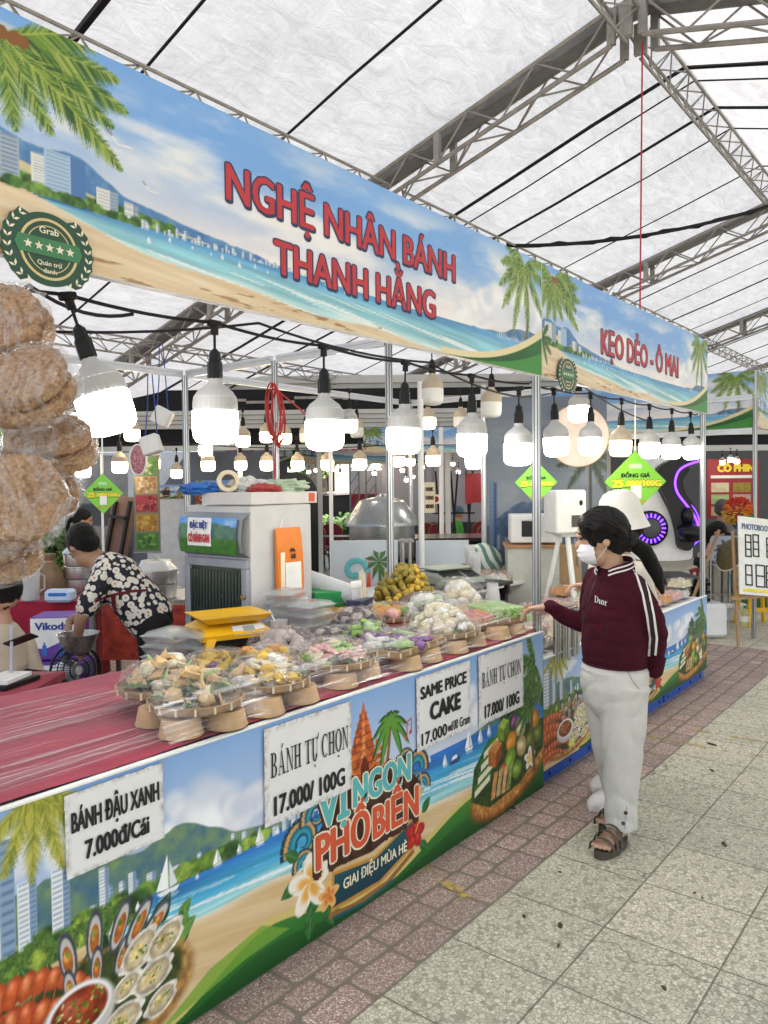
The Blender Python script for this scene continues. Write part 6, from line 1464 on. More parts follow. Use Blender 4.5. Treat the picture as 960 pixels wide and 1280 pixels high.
A_=at(706,665,d=6.0);t=thing('photo_kiosk',A_,'white box shaped photo kiosk standing on a white tripod','kiosk',None,VIEW+.25);mb=MB();mb.box((0,0,.16),(.26,.22,.34),None,.02);part(mb,'kiosk_case',WHITE,t)
mb=MB();mb.box((-.04,-.112,.25),(.085,.004,.07));part(mb,'paper_label',WHP,t);mb=MB();mb.ell((.08,-.112,.23),(.016,.005,.022),None,14,8);part(mb,'lens',DK,t);mb=MB();mb.box((.06,-.113,.09),(.12,.004,.09));part(mb,'screen',mat('dark_screen',(.06,.05,.05),.2),t)
mb=MB();mb.box((0,0,-.02),(.14,.14,.03),None,.01);part(mb,'tripod_head',WHITE,t)
for k in range(3):
    a=R_(30+120*k);mb=MB();mb.tube([(.04*math.cos(a),.04*math.sin(a),-.02),(.30*math.cos(a),.30*math.sin(a),-A_.z)],[.020,.016],8);part(mb,'tripod_leg',WHITE,t)
A_=at(722,545,d=6.3);t=thing('round_board',A_,'large round pale board with a thin wooden rim behind the bulbs','round board',None,VIEW);mb=MB();mb.lathe([(.25,0),(.25,.02)],(0,.0,0),48,Matrix.Rotation(R_(90),3,'X'));part(mb,'board_disc',mat('pale_pink_board',(.72,.60,.52),.5),t);mb=MB();mb.tube([(.252*math.cos(a),-.01,.252*math.sin(a))for a in np.linspace(0,2*math.pi,49)[:-1]],.006,6,closed=True);part(mb,'rim',KRAFT,t);mb=MB();mb.tube([(0,0,.25),(0,.02,.75)],.004,5);part(mb,'hanging_cord',DK,t)
# ---- virtual-reality ride: white body, black seat shells with violet light strips
A_=at(826,760,d=8.3);A_.z=0;LEDV=mat('violet_light_strip',(.2,.1,.9),.4,emit=(.10,.02,1.0,2.6));SIMW=mat('ride_white',(.80,.81,.82),.3,0,.05);SIMB=mat('ride_black',(.004,.004,.005),.35,0,.2,spec=.3)
t=thing('simulator_ride',A_,'white and black simulator ride with curved seats outlined in violet light','ride machine',None,VIEW)
def smo(P,n=5,closed=False):
    Q=[];L=len(P)
    for i in range(L if closed else L-1):
        p0,p1,p2,p3=(np.array(P[(i+k)%L if closed else min(max(i+k,0),L-1)],float)for k in(-1,0,1,2))
        for k in range(n):t=k/n;Q.append(tuple(.5*(2*p1+(p2-p0)*t+(2*p0-5*p1+4*p2-p3)*t*t+(3*p1-p0-3*p2+p3)*t**3)))
    if not closed:Q.append(tuple(P[-1]))
    return Q
def V2(px,py):q=at(px,py,d=8.3);return((Vector((q.x-A_.x,q.y-A_.y,0)).dot(Vector((_R[0],_R[1],0)).normalized())),q.z)
mb=MB();mb.box((.02,.3,.19),(1.25,1.0,.36),None,.05);part(mb,'base',SIMW,t)
mb=MB()
for k in range(6):mb.box((.10,.3,.40+.042*k),(.80-.01*(k%2)*4,.8-.03*(k%2),.036),None,.012)
part(mb,'bellows',SIMB,t)
W_=[V2(*p)for p in[(788,690),(770,672),(768,640),(780,620),(800,610),(812,590),(822,573),(842,572),(850,588),(838,602),(832,622),(843,645),(862,668),(866,690),(858,700),(800,700)]]
mb=MB();mb.prism(smo(W_,4,True),(0,.62,0),(1,0,0),(0,0,1),.60);part(mb,'shell',SIMW,t,ang=30)
def seat(pts,y,th,nm):
    mb=MB();mb.prism(smo([V2(*p)for p in pts],4,True),(0,y+th,0),(1,0,0),(0,0,1),th);return part(mb,nm,SIMB,t,ang=40)
seat([(818,585),(842,573),(868,574),(855,583),(846,596),(845,610),(856,628),(866,646),(866,668),(858,686),(846,684),(842,664),(836,642),(826,622),(818,604)],-.10,.50,'seat_shell');seat([(846,600),(858,586),(876,585),(868,600),(872,618),(884,636),(893,655),(890,680),(878,684),(866,668),(862,645),(850,622)],.35,.45,'seat_shell')
mb=MB();q=[Vector((V2(px,py)[0],-.17,V2(px,py)[1]))for px,py in[(841,662),(858,658),(868,668),(866,684),(848,686)]];mb.ell((q[0]+q[2])/2,(.13,.16,.10),None,16,10);mb.ell((V2(853,650)[0],-.12,V2(853,645)[1]),(.06,.06,.10),None,14,10);part(mb,'seat_cushion',SIMB,t)
for y,P in((-.115,[(872,576),(856,580),(842,588),(837,602),(840,616),(852,632),(862,646),(867,662),(867,676)]),(.335,[(862,598),(860,610),(870,626),(882,638),(889,655),(890,672),(882,683),(870,682)])):
    mb=MB();mb.tube([(V2(*p)[0],y,V2(*p)[1])for p in smo(P,5)],.012,8);part(mb,'light_strip',LEDV,t)
c=V2(811,660);M_=Matrix.Rotation(R_(90),3,'X');mb=MB();mb.lathe([(.19,0),(.19,.05),(.17,.06)],(c[0],.02,c[1]),40,M_);dl=part(mb,'wheel_dial',SIMB,t)
mb=MB();mb.lathe([(.10,0),(.10,.012),(.08,.016)],(c[0],-.045,c[1]),32,M_);part(mb,'dial_hub',mat('dial_grey',(.05,.05,.06),.3),dl)
for k in range(20):
    a=R_(18*k);mb=MB();mb.box((c[0]+.138*math.cos(a),-.043,c[1]+.138*math.sin(a)),(.045,.008,.016),Matrix.Rotation(-a,3,'Y'));part(mb,'dial_lamp',LEDV,dl)
# ---- back table with pots, Vikoda cartons, fan, red tables
def cloth_table(label,cx,cy,w_,d_,z,rz,catx='table'):
    t=thing('cloth_table',(cx,cy,0),label,catx,None,rz);mb=MB();n=90;R0=[];per=[]
    for k in range(n):
        u=k/n*4;s_=int(u);f=u-s_;px,py=[(-1+2*f,-1),(1,-1+2*f),(1-2*f,1),(-1,1-2*f)][s_];per.append((px,py))
    mb.loft([[(x*w_/2*k_*(1+0*x),y*d_/2*k_,zz+0*x)if zz>.05 else(x*(w_/2+.02+.02*math.sin(i*1.1)),y*(d_/2+.02+.02*math.sin(i*1.1)),.04)for i,(x,y)in enumerate(per)]for k_,zz in((0.02,z),(.97,z),(1,z-.006),(1.0,z-.03),(1,.01))],cap=False);part(mb,'tablecloth',CLOTH,t,ang=50)
    for sx in(-1,1):
        for sy in(-1,1):mb=MB();mb.box((sx*(w_/2-.06),sy*(d_/2-.06),(z-.02)/2),(.04,.04,z-.02));part(mb,'leg',STEEL,t)
    return t
A_=at(28,745,d=6.5);cloth_table('red clothed table at the back left carrying a jug and a brown sack',A_.x,A_.y,1.2,.7,.76,VIEW);BT=A_
B_=at(205,742,d=6.5);t=thing('steel_worktable',(B_.x,B_.y,0),'steel worktable at the back carrying the aluminium steamers','table',None,VIEW);mb=MB();mb.box((0,0,.745),(1.1,.7,.03),None,.004);part(mb,'table_top',TUBE,t)
for sx in(-.5,.5):
    for sy in(-.3,.3):mb=MB();mb.box((sx,sy,.365),(.04,.04,.73));part(mb,'leg',STEEL,t)
mb=MB();mb.box((.05,-.36,.50),(.9,.012,.44));part(mb,'hanging_fabric',mat('red_flower_fabric',(.40,.05,.03),.8,0,.5,18),t)
def steamer(label,px,py,d,r,tiers,lid=True,z=.762):
    A_=at(px,py,d=d);t=thing('aluminium_steamer',(A_.x,A_.y,z),label,'steamer pot','aluminium steamers on the back table')
    for k in range(tiers):
        mb=MB();mb.lathe([(r*.93,.115*k),(r*.97,.115*k+.015),(r,.115*k+.10),(r*1.04,.115*k+.105),(r*1.04,.115*k+.113)],seg=36,cap1=(k==tiers-1));tier=part(mb,'pot_tier',STEELP,t)
        for s_ in(1,-1):
            h_=MB();an=VIEW*s_+.6;h_.tube([Vector((r*math.cos(an+q)*k2,r*math.sin(an+q)*k2,.115*k+.07))for q,k2 in((-.22,1),(-.2,1.14),(.2,1.14),(.22,1))],.007,6);part(h_,'handle',STEELP,tier)
    if lid:mb=MB();mb.lathe([(r*1.05,.115*tiers),(r*1.0,.115*tiers+.012),(r*.78,.115*tiers+.045),(r*.72,.115*tiers+.075),(r*.2,.115*tiers+.085),(.02,.115*tiers+.088),(.03,.115*tiers+.11),(0,.115*tiers+.115)],seg=36,cap0=False);part(mb,'lid',STEELP,t)
    return t
steamer('two tier aluminium steamer with lid, right of the bending vendor',196,745,6.3,.165,2);steamer('taller aluminium steamer behind the vendor\'s head',103,730,6.7,.15,3)
A_=at(162,730,d=6.7);t=thing('wok_ring',(A_.x,A_.y,.90),'wide black and steel wok behind the vendor','wok',None);mb=MB();mb.lathe([(.06,-.10),(.17,-.03),(.21,.04),(.195,.035),(.15,-.02),(.05,-.08)],seg=32);part(mb,'wok_bowl',DK,t);mb=MB();mb.tube([(.21*math.cos(a),.21*math.sin(a),.04)for a in np.linspace(0,2*math.pi,33)[:-1]],.010,6,closed=True);part(mb,'rim',STEELP,t);mb=MB();mb.lathe([(.12,-.14),(.12,-.09)],seg=20);part(mb,'stove_ring',DK,t)
A_=at(38,748,d=6.2);t=thing('measuring_jug',(A_.x,A_.y,.762),'clear plastic water jug on the red clothed back table','jug');mb=MB();mb.lathe([(.068,0),(.075,.24),(.078,.245),(.073,.24),(.066,.01)],seg=30);part(mb,'jug_body',PCUP,t);mb=MB();mb.tube([(.076,0,.21),(.12,0,.19),(.12,0,.08),(.072,0,.06)],.008,7);part(mb,'handle',PCUP,t);mb=MB();mb.lathe([(.064,.008),(.069,.10)],seg=24);part(mb,'water',film_mat('water_tint',(.6,.7,.75),.12,.6,3),t)
A_=at(62,735,d=6.6);t=thing('paper_sack',(A_.x,A_.y,.762),'brown paper sack tied at the neck on the back table','sack');mb=MB();mb.lathe([(.12,0),(.14,.08),(.11,.19),(.05,.26),(.035,.28),(.055,.32),(.06,.34),(.0,.33)],seg=30,ribs=7,rib=.08);part(mb,'sack_body',mat('brown_paper',(.24,.16,.09),.8,0,.25,12,.4,25),t);mb=MB();mb.tube([(.04*math.cos(a),.04*math.sin(a),.275)for a in np.linspace(0,2*math.pi,17)[:-1]],.008,6,closed=True);part(mb,'tie',KRAFT,t)
A_=at(22,722,d=6.9);t=thing('wide_pan',(A_.x,A_.y,.80),'wide ochre cooking pan behind the jug','pan');mb=MB();mb.lathe([(.16,0),(.22,.08),(.23,.09),(.21,.085),(.15,.01)],seg=32);part(mb,'pan_bowl',mat('ochre_enamel',(.35,.17,.03),.4),t);mb=MB();mb.lathe([(.13,-.04),(.13,0)],seg=18);part(mb,'stove_ring',DK,t)
A_=at(76,752,d=6.1);t=thing('napkin_pack',(A_.x,A_.y,.762),'blue and white plastic pack of napkins on the table edge','napkin pack',None,VIEW);mb=MB();mb.box((0,0,.05),(.22,.13,.10),None,.03);part(mb,'pack',PALEB,t);mb=MB();mb.box((0,-.005,.065),(.16,.1305,.045),None,.02);part(mb,'blue_band',BLUEP,t)
# cartons of bottled water
def water_carton(label,px,py,d,z,rz):
    A_=at(px,py,d=d);w_,dp,h_=.33,.30,.31;t=thing('water_carton',(A_.x,A_.y,z),label,'carton','water cartons under the back table',VIEW+rz)
    mb=MB();mb.box((0,0,h_/2),(w_,dp,h_),None,.004);part(mb,'carton_body',PURP,t)
    m_=MB();m_.add([(-w_*.5,-dp/2-.0015,h_*.02),(w_*.38,-dp/2-.0015,h_*.02),(w_*.46,-dp/2-.0015,h_*.98),(-w_*.5,-dp/2-.0015,h_*.98)],[(0,1,2,3)]);part(m_,'front_print',WHP,t,smooth=False)
    m_=MB();m_.add([(-w_*.5,-dp/2-.003,h_*.02),(w_*.38,-dp/2-.003,h_*.02),(w_*.40,-dp/2-.003,h_*.30),(w_*.1,-dp/2-.003,h_*.40),(-w_*.2,-dp/2-.003,h_*.26),(-w_*.5,-dp/2-.003,h_*.3)],[(0,1,2,3,4,5)]);part(m_,'purple_print',PURP,t,smooth=False)
    for(x,k)in((-.07,.6),(.06,1.0)):
        m_=MB();m_.add([(x-.026*k,-dp/2-.004,.03),(x+.026*k,-dp/2-.004,.03),(x+.026*k,-dp/2-.004,.11*k+.03),(x+.01*k,-dp/2-.004,.14*k+.03),(x+.01*k,-dp/2-.004,.165*k+.03),(x-.01*k,-dp/2-.004,.165*k+.03),(x-.01*k,-dp/2-.004,.14*k+.03),(x-.026*k,-dp/2-.004,.11*k+.03)],[tuple(range(8))])
        part(m_,'bottle_print',BLUEP,t,smooth=False)
    m_=MB();add_text(m_,'Vikoda',(-.015,-dp/2-.0045,h_*.80),(1,0,0),(0,0,1),.24,.055,.06);part(m_,'lettering',mat('blue_ink',(.02,.05,.30),.5),t,smooth=False)
    m_=MB();m_.add([(w_/2+.0015,-dp*.5,.01),(w_/2+.0015,dp*.5,.01),(w_/2+.0015,dp*.5,h_*.95),(w_/2+.0015,-dp*.3,h_*.95)],[(0,1,2,3)]);part(m_,'side_print',PURP,t,smooth=False)
    m_=MB();add_text(m_,'Vikoda',(-w_/2-.002,0,h_*.75),(0,-1,0),(0,0,1),.16,.035,.06);part(m_,'side_lettering',WHP,t,smooth=False)
    return t
water_carton('upper purple and white water carton, lettered Vikoda',76,800,5.7,.42,.12);water_carton('lower water carton beside the fan, lettered Vikoda',82,850,5.6,.10,.06)
A_=at(78,850,d=5.65);t=thing('floor_crate',(A_.x,A_.y,0),'low dark crate under the water cartons','crate',None,VIEW);mb=MB();mb.box((0,.02,.05),(.40,.34,.096),None,.004);part(mb,'crate_body',DK,t)
A_=at(94,838,d=4.5);t=thing('floor_fan',(A_.x,A_.y,0),'blue grey floor fan with wire guard beside the water cartons','fan',None,VIEW+.9);zc=A_.z;FANB=mat('fan_blue_grey',(.20,.26,.34),.4);mb=MB();mb.lathe([(.15,0),(.15,.02),(.03,.05),(.02,zc-.05)],seg=24);part(mb,'stand',GREYP,t)
M_=Matrix.Rotation(R_(80),3,'X');c=Vector((0,0,zc));mb=MB()
for r_ in(.15,.135,.10,.06):mb.tube([c+M_@Vector((r_*math.cos(a),r_*math.sin(a),.05 if r_<.14 else .0))for a in np.linspace(0,2*math.pi,37)[:-1]],.004 if r_<.15 else .008,5,closed=True)
for k in range(40):a=R_(9*k);mb.tube([c+M_@Vector((.03*math.cos(a),.03*math.sin(a),.055)),c+M_@Vector((.11*math.cos(a),.11*math.sin(a),.052)),c+M_@Vector((.15*math.cos(a),.15*math.sin(a),0)),c+M_@Vector((.10*math.cos(a),.10*math.sin(a),-.05))],.0018,4)
part(mb,'wire_guard',DK,t)
for k in range(3):mb=MB();a=R_(120*k);mb.loft([[c+M_@Vector((r_*math.cos(a+o_),r_*math.sin(a+o_),z_))for o_,z_ in((-.4,-.012),(.4,.012))]for r_ in(.03,.08,.125)],cap=False,closed=False);part(mb,'blade',FANB,t)
mb=MB();mb.lathe([(.035,-.15),(.06,-.14),(.065,-.06),(.04,-.03),(.03,.03),(0,.04)],c,20,M_);part(mb,'motor',GREYP,t)
A_=at(12,868,d=3.75);cloth_table('low red clothed table at the left edge in front of the seated boy',A_.x-.12,A_.y+.10,.62,.62,.70,VIEW)
bb=at(10,842,d=3.75);t=thing('paper_stack',(bb.x,bb.y,.703),'untidy stack of papers and a dark tray on the low red table','papers',None,.4);mb=MB();mb.box((0,0,.012),(.24,.18,.024),None,.006);part(mb,'dark_tray',DK,t);mb=MB();mb.box((-.01,0,.034),(.20,.14,.018),.15);part(mb,'papers',WHP,t)
bb=at(13,815,d=3.8);mb=MB();mb.tube([(bb.x,bb.y,.72),(bb.x+.01,bb.y,.98)],.008,6);tag(mb.build('drinking_straw',mat('grey_straw',(.40,.42,.48),.4)),'pale upright straw on the low red table','straw')
# things hung at the left back: white boxes with blue cords, fruit banner, leaning board, oval basket
BCORD=mat('blue_cord',(.02,.06,.30),.5)
for(px,py,d,rot,lab)in((203,521,6.6,.5,'white plastic box hung by blue cords, the upper of two'),(189,556,6.2,-.3,'white plastic box with rounded sides, hung lower than its twin')):
    A_=at(px,py,d=d);t=thing('hanging_box',A_,lab,'plastic box',None,VIEW);mb=MB();mb.box((0,0,0),(.15,.12,.15),Matrix.Rotation(rot,3,'Y'),.015);part(mb,'box_body',WHITE,t);mb=MB()
    for s_ in(-.05,.05):mb.tube([(s_,0,.05),(s_*.6,.02,.3),(s_*.3,0,.62)],.005,5)
    part(mb,'cord',BCORD,t)
A_=at(173,575,d=7.2);t=thing('oval_basket',A_,'flat oval basket speckled pink, hung by the fruit banner','basket',None,VIEW);mb=MB();mb.ell((0,0,0),(.075,.03,.14),None,24,14);part(mb,'basket_weave',mat('pink_speckle',(.50,.22,.26),.6,0,.9,60),t);mb=MB();mb.tube([(.078*math.cos(a),-.012,.143*math.sin(a))for a in np.linspace(0,2*math.pi,29)[:-1]],.010,6,closed=True);part(mb,'rim',WHP,t)
fa=Art(np.linspace(0,.26,60),np.linspace(0,.95,150));fa.c[:]=rgb('8f9c86')
for k in range(5):
    y0=.02+.186*k;fa.poly([(.02,y0),(.24,y0),(.24,y0+.17),(.02,y0+.17)],['5f9a3c','d9a83c','c9485a','d8b88a','7fae6a'][k])
    for q in range(26):fa.ell(fa.rng.uniform(.04,.22),y0+fa.rng.uniform(.02,.15),.02,.016,[['7fc04a','3f7a2c'],['f0c85a','c97a2c'],['e86a5a','8f2030'],['efd8b0','b8864a'],['d8e8b0','5f9a4a']][k][q%2],fa.rng.random()*3,tex=.5,hi=.2)
A_=at(171,690,d=7.6);t=thing('fruit_banner',(A_.x,A_.y,A_.z),'tall hanging banner of fruit pictures left of the inner post','banner',None,VIEW);o=fa.sheet('banner_sheet',-.02,0,0,t,VINYL,.5);o.matrix_parent_inverse=Matrix();mb=MB();mb.tube([(-.03,.004,.956),(.25,.004,.956)],.008,6);part(mb,'top_rod',STEEL,t);mb=MB();mb.tube([(-.03,.004,-.006),(.25,.004,-.006)],.008,6);part(mb,'bottom_rod',STEEL,t)
A_=at(150,690,d=7.9);t=thing('leaning_board',(A_.x,A_.y,A_.z-.12),'brown folded table top leaning upright behind the vendor','board',None,VIEW-.35);M_=Matrix.Rotation(R_(-10),3,'X')@Matrix.Rotation(R_(6),3,'Y');mb=MB();mb.box((0,0,.34),(.30,.03,.72),M_,.006);part(mb,'board_panel',mat('brown_wood',(.13,.07,.045),.5,0,.3,12,stretch=(8,8,1)),t);mb=MB()
for s_ in(-.09,.09):mb.box((s_,-.03,.34),(.03,.03,.62),M_)
mb.box((0,-.03,.48),(.2,.03,.03),M_);part(mb,'folded_frame',DK,t)
t=thing('board_stand',(A_.x,A_.y,0),'dark trestle under the leaning brown board','trestle',None,VIEW);mb=MB();mb.box((0,.1,(A_.z-.14)/2),(.5,.35,A_.z-.14));part(mb,'trestle_body',DK,t)
# ------ the next stall block across the gangway
def rebase(o,loc,rz):
    o.matrix_parent_inverse=Matrix();o.location=loc;o.rotation_euler=(0,0,rz);return o
FB=fascia_art(2.965,.603,.012)
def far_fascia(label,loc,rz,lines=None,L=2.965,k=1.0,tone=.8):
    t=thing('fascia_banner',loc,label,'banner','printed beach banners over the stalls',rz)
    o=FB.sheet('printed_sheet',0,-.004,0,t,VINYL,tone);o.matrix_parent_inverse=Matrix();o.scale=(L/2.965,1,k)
    mb=MB();mb.box((L/2,.015,.301*k),(L,.03,.604*k));part(mb,'backing_board',BOARD,t)
    if lines:
        mb=MB()
        for(s_,x,z,w_,h_)in lines:add_text(mb,s_,(x,-.007,z),(1,0,0),(0,0,1),w_,h_,.08)
        part(mb,'lettering',RED,t,smooth=False)
    return t
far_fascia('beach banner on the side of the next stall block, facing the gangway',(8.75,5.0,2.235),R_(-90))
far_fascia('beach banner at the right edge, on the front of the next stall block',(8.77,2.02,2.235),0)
stall_frame('aluminium frame of the next stall block, behind the poster easel',[(8.75,2.03),(8.75,5.0),(11.7,2.03)],[((8.75,2.03),(8.75,5.0),2.2),((8.75,2.03),(8.75,5.0),ZR),((8.75,2.03),(11.7,2.03),ZR)])
# far counter board with palm print, steel cylinder rack, food banner
A_=at(889,673,d=9.9);B_=at(942,675,d=9.9);t=thing('counter_board',(A_.x,A_.y,0),'low counter board with beach and palm print beyond the gangway','board',None,VIEW);w_=.8
pa=Art(np.linspace(0,w_,110),np.linspace(0,.95,110));pa.c=np.ones(pa.x.shape+(3,))*rgb('c2cbe2');pa.poly([(0,.46),(w_,.46),(w_,.25),(0,.25)],'4f9ac9',col2='8fd0d8');pa.poly([(0,.26),(w_,.26),(w_,.1),(0,.1)],'e0cb9a');pa.poly([(0,.12),(w_,.16),(w_,0),(0,0)],'2a6a2c');pa.palm(.17,.80,.14,[20,60,100,140,180,-20,210],['2f4a2c','4a6a34','1d3420'],.36,.4);pa.line([(.17,.55),(.165,.8)],.015,'5a3a22');pa.line([(.32,.72),(.32,.80),(.36,.81),(.36,.74)],.010,'9a2f24')
for k in range(20):pa.ell(.36+pa.rng.uniform(-.05,.05),.35+pa.rng.uniform(-.2,.2),.05,.04,pa.rng.choice(['c9442c','2f6a5a','7a2a1c','3f7a3c']),pa.rng.random()*3,tex=.6)
o=pa.sheet('printed_panel',0,-.004,.02,t,VINYL,.62);o.matrix_parent_inverse=Matrix();mb=MB();mb.box((.8,.02,A_.z/2),(1.6,.03,A_.z));part(mb,'board_sheet',BOARD,t)
A_=at(900,752,d=9.3);t=thing('steel_bin_rack',(A_.x,A_.y,0),'cluster of upright steel cylinders on a white base past the end post','rack',None,VIEW);zb=max(.12,A_.z)
mb=MB();mb.box((0,0,zb-.03),(.48,.40,.06),None,.02);part(mb,'base',WHITE,t);mb=MB();mb.box((0,0,(zb-.06)/2),(.36,.3,zb-.06),None,.01);part(mb,'plinth',GREYP,t)
for k in range(4):mb=MB();mb.lathe([(.055,zb),(.055,zb+.50),(.06,zb+.51),(.0,zb+.515)],(-.18+.115*k,-.05*(k%2),0),20);part(mb,'steel_cylinder',TUBE,t)
for q in(.46,.1):mb=MB();mb.tube([(-.28,-.12,zb+q),(.28,-.12,zb+q)],.008,6);part(mb,'tie_bar',STEEL,t)
A_=at(884,574,d=10.6);B_=at(949,574,d=10.6);zb=at(884,648,d=10.6).z;t=thing('food_banner',(A_.x,A_.y,zb),'red food menu banner lettered CÔ PHIN with dish photographs','banner',None,VIEW);w_=(B_-A_).length;h_=A_.z-zb
mb=MB();mb.box((w_/2,.01,h_/2),(w_,.012,h_));part(mb,'banner_sheet',mat('crimson_print',(.33,.02,.035),.5,0,.12),t);mb=MB();add_text(mb,'CÔ PHIN',(w_*.55,-.002,h_*.85),(1,0,0),(0,0,1),w_*.72,h_*.12,.12);part(mb,'lettering',YEL,t,smooth=False)
mb=MB();mb.box((w_*.5,0,h_*.70),(w_*.86,.004,h_*.05));part(mb,'white_strip',WHP,t)
for r in range(3):
    for c_ in range(2):mb=MB();mb.box((w_*(.25+.42*c_),0,h_*(.52-.20*r)),(w_*.34,.004,h_*.16));mb.ell((w_*(.25+.42*c_),-.004,h_*(.52-.20*r)),(w_*.12,.004,h_*.05),None,14,6);part(mb,'dish_picture',[F_CRM,F_OLV,F_LGR,F_GRY,F_TAN,F_GRN][r*2+c_],t)
# poster easel, stool, wig, hat
WOOD=mat('pale_pine',(.42,.26,.13),.6,0,.25,14,.1,40,stretch=(6,6,1));e0=Vector((8.28,2.02,0));ez=VIEW+.35
t=thing('poster_easel',e0,'wooden easel at the right edge holding a white photo booth poster','easel',None,ez)
for(x0,y0,x1,y1)in((-.06,0,.06,.24),(.42,0,.34,.24),(-.28,.62,.12,.26)):mb=MB();mb.tube([(x0,y0,0),(x0+(x1-x0)*.75,y0+(y1-y0)*.75,1.16)],.017,6);part(mb,'leg',WOOD,t)
mb=MB();mb.box((.2,.06,.48),(.62,.05,.03));part(mb,'shelf',WOOD,t)
LP=Matrix.Rotation(R_(-9),3,'X')@Matrix.Rotation(R_(7),3,'Y')
t=thing('photo_poster',e0+Matrix.Rotation(ez,3,'Z')@Vector((.20,.0,.50)),'white photo booth poster with black frame drawings, leaning on the easel','poster',None,ez)
mb=MB();mb.box(LP@Vector((0,0,.40)),(.50,.012,.80),LP);part(mb,'poster_board',WHP,t);mb=MB()
def frame(mb,cx,cz,w_,h_,n,rt):
    for sx in(-1,1):mb.box(LP@Vector((cx+sx*w_/2,-.009,cz)),(.014,.004,h_),LP@Matrix.Rotation(rt,3,'Y'))
    for k in range(n+1):mb.box(LP@Vector((cx,-.0095,cz-h_/2+h_*k/n)),(w_+.014,.004,.014),LP@Matrix.Rotation(rt,3,'Y'))
for(cx,cz,w_,h_,n)in((-.13,.50,.07,.22,3),(-.03,.51,.07,.22,3),(-.13,.20,.08,.20,2),(.02,.20,.11,.22,2),(.14,.2,.08,.22,3),(.15,.5,.07,.2,3)):frame(mb,cx,cz,w_,h_,n,0)
part(mb,'frame_drawing',INK,t);mb=MB();v,f=text_mesh('PHOTOBOOTH',LP@Vector((.0,-.0085,.70)),LP@Vector((1,0,0)),LP@Vector((0,0,1)),.42,.06,.07);mb.add(v,f);part(mb,'lettering',mat('grey_blue_print',(.12,.16,.28),.5),t,smooth=False)
mb=MB();mb.box(LP@Vector((-.03,-.0085,.045)),(.36,.004,.03),LP);part(mb,'yellow_strip',YEL,t)
A_=at(945,800,d=8.9);t=thing('plastic_stool',(A_.x,A_.y,0),'yellow plastic stool behind the poster easel','stool',None,VIEW);mb=MB();mb.box((0,0,.44),(.32,.32,.03),None,.01);part(mb,'seat',YELP,t)
for sx in(-1,1):
    for sy in(-1,1):mb=MB();mb.tube([(sx*.12,sy*.12,.43),(sx*.17,sy*.17,0)],[.028,.022],8);part(mb,'leg',YELP,t)
mb=MB();mb.box((0,-.155,.2),(.26,.02,.05));part(mb,'stretcher',YELP,t)
A_=at(880,812,d=8.75);q=at(931,790,d=8.2);t=thing('spray_bottle',(q.x,q.y,.23),'yellowish plastic bottle hung by its neck from the easel leg','bottle');mb=MB();mb.lathe([(.04,-.12),(.045,-.10),(.045,.02),(.02,.06),(.014,.08)],seg=18);part(mb,'bottle_body',mat('pale_yellow_liquid',(.55,.50,.22),.25),t);mb=MB();mb.lathe([(.0455,-.06),(.0455,.0)],seg=18,cap0=False,cap1=False);part(mb,'label',WHP,t);mb=MB();mb.lathe([(.016,.08),(.016,.11)],seg=10);part(mb,'cap',mat('green_plastic',(.02,.26,.07),.45),t)
# rainbow wig on a wire rack
c=at(923,640,d=8.15);t=thing('rainbow_wig',c,'curly clown wig in red, orange, green and blue, hung above the poster','wig',None,VIEW);rnd=random.Random(3)
wc=[mat('wig_red',(.60,.04,.02),.7),mat('wig_orange',(.75,.20,.02),.7),mat('wig_yellow',(.72,.45,.05),.7),mat('wig_green',(.05,.33,.08),.7),mat('wig_blue',(.02,.16,.42),.7)];gm=[MB()for _ in wc]
for k in range(420):
    d=Vector((rnd.gauss(0,1),rnd.gauss(0,1),rnd.gauss(0,1))).normalized();p=Vector((d.x*.145,d.y*.10,d.z*.145));j=0 if d.z>.55 else 1 if d.z>.05 else 2 if d.x<-.25 or d.z>-.25 else 3 if d.z>-.6 and d.x<.3 else 4
    if d.x>.2 and d.z<.1:j=1 if d.z>-.2 else 3
    a=rnd.random()*6;gm[j].tube([p*.9+Vector((.011*math.cos(a+q*1.4),.011*math.sin(a+q*1.4),0))+d*.006*q for q in range(7)],.0045,4)
for j,g_ in enumerate(gm):part(g_,'curls',wc[j],t)
mb=MB();mb.ell((0,0,0),(.125,.085,.125),None,18,12);part(mb,'wig_cap',mat('wig_cap_red',(.30,.06,.03),.8),t)
A_=at(913,692,d=8.3);t=thing('straw_hat',A_,'olive conical straw hat hung edge on beside the wig','hat',None,VIEW);M_=Matrix.Rotation(R_(-62),3,'Y')@Matrix.Rotation(R_(15),3,'X');mb=MB();mb.lathe([(.20,-.01),(.19,.0),(.10,.09),(.03,.14),(0,.145)],seg=36,M=M_,cap0=False,cap1=False);part(mb,'hat_cone',mat('olive_straw',(.17,.14,.055),.7,0,.3,30,.4,80),t);mb=MB();mb.tube([M_@Vector((.2*math.cos(a),.2*math.sin(a),-.008))for a in np.linspace(0,2*math.pi,37)[:-1]],.008,6,closed=True);part(mb,'brim_binding',CREAMP,t)
t=thing('wire_rack',at(940,668,d=8.25),'small black wire rack holding clear sachets above the poster','rack',None,VIEW+.3);mb=MB()
for k in range(5):mb.tube([(-.15,0,-.05+.03*k),(.18,0,-.05+.03*k)],.004,5)
for k in range(9):mb.tube([(-.15+.041*k,0,-.05),(-.15+.041*k,0,.07)],.004,5)
part(mb,'wire_frame',DK,t)
for k in range(4):mb=MB();mb.box((-.12+.075*k,-.02,-.10-.02*(k%2)),(.055,.006,.14),Matrix.Rotation(.1*(k-1.5),3,'Y'));part(mb,'sachet',CLEAR,t)
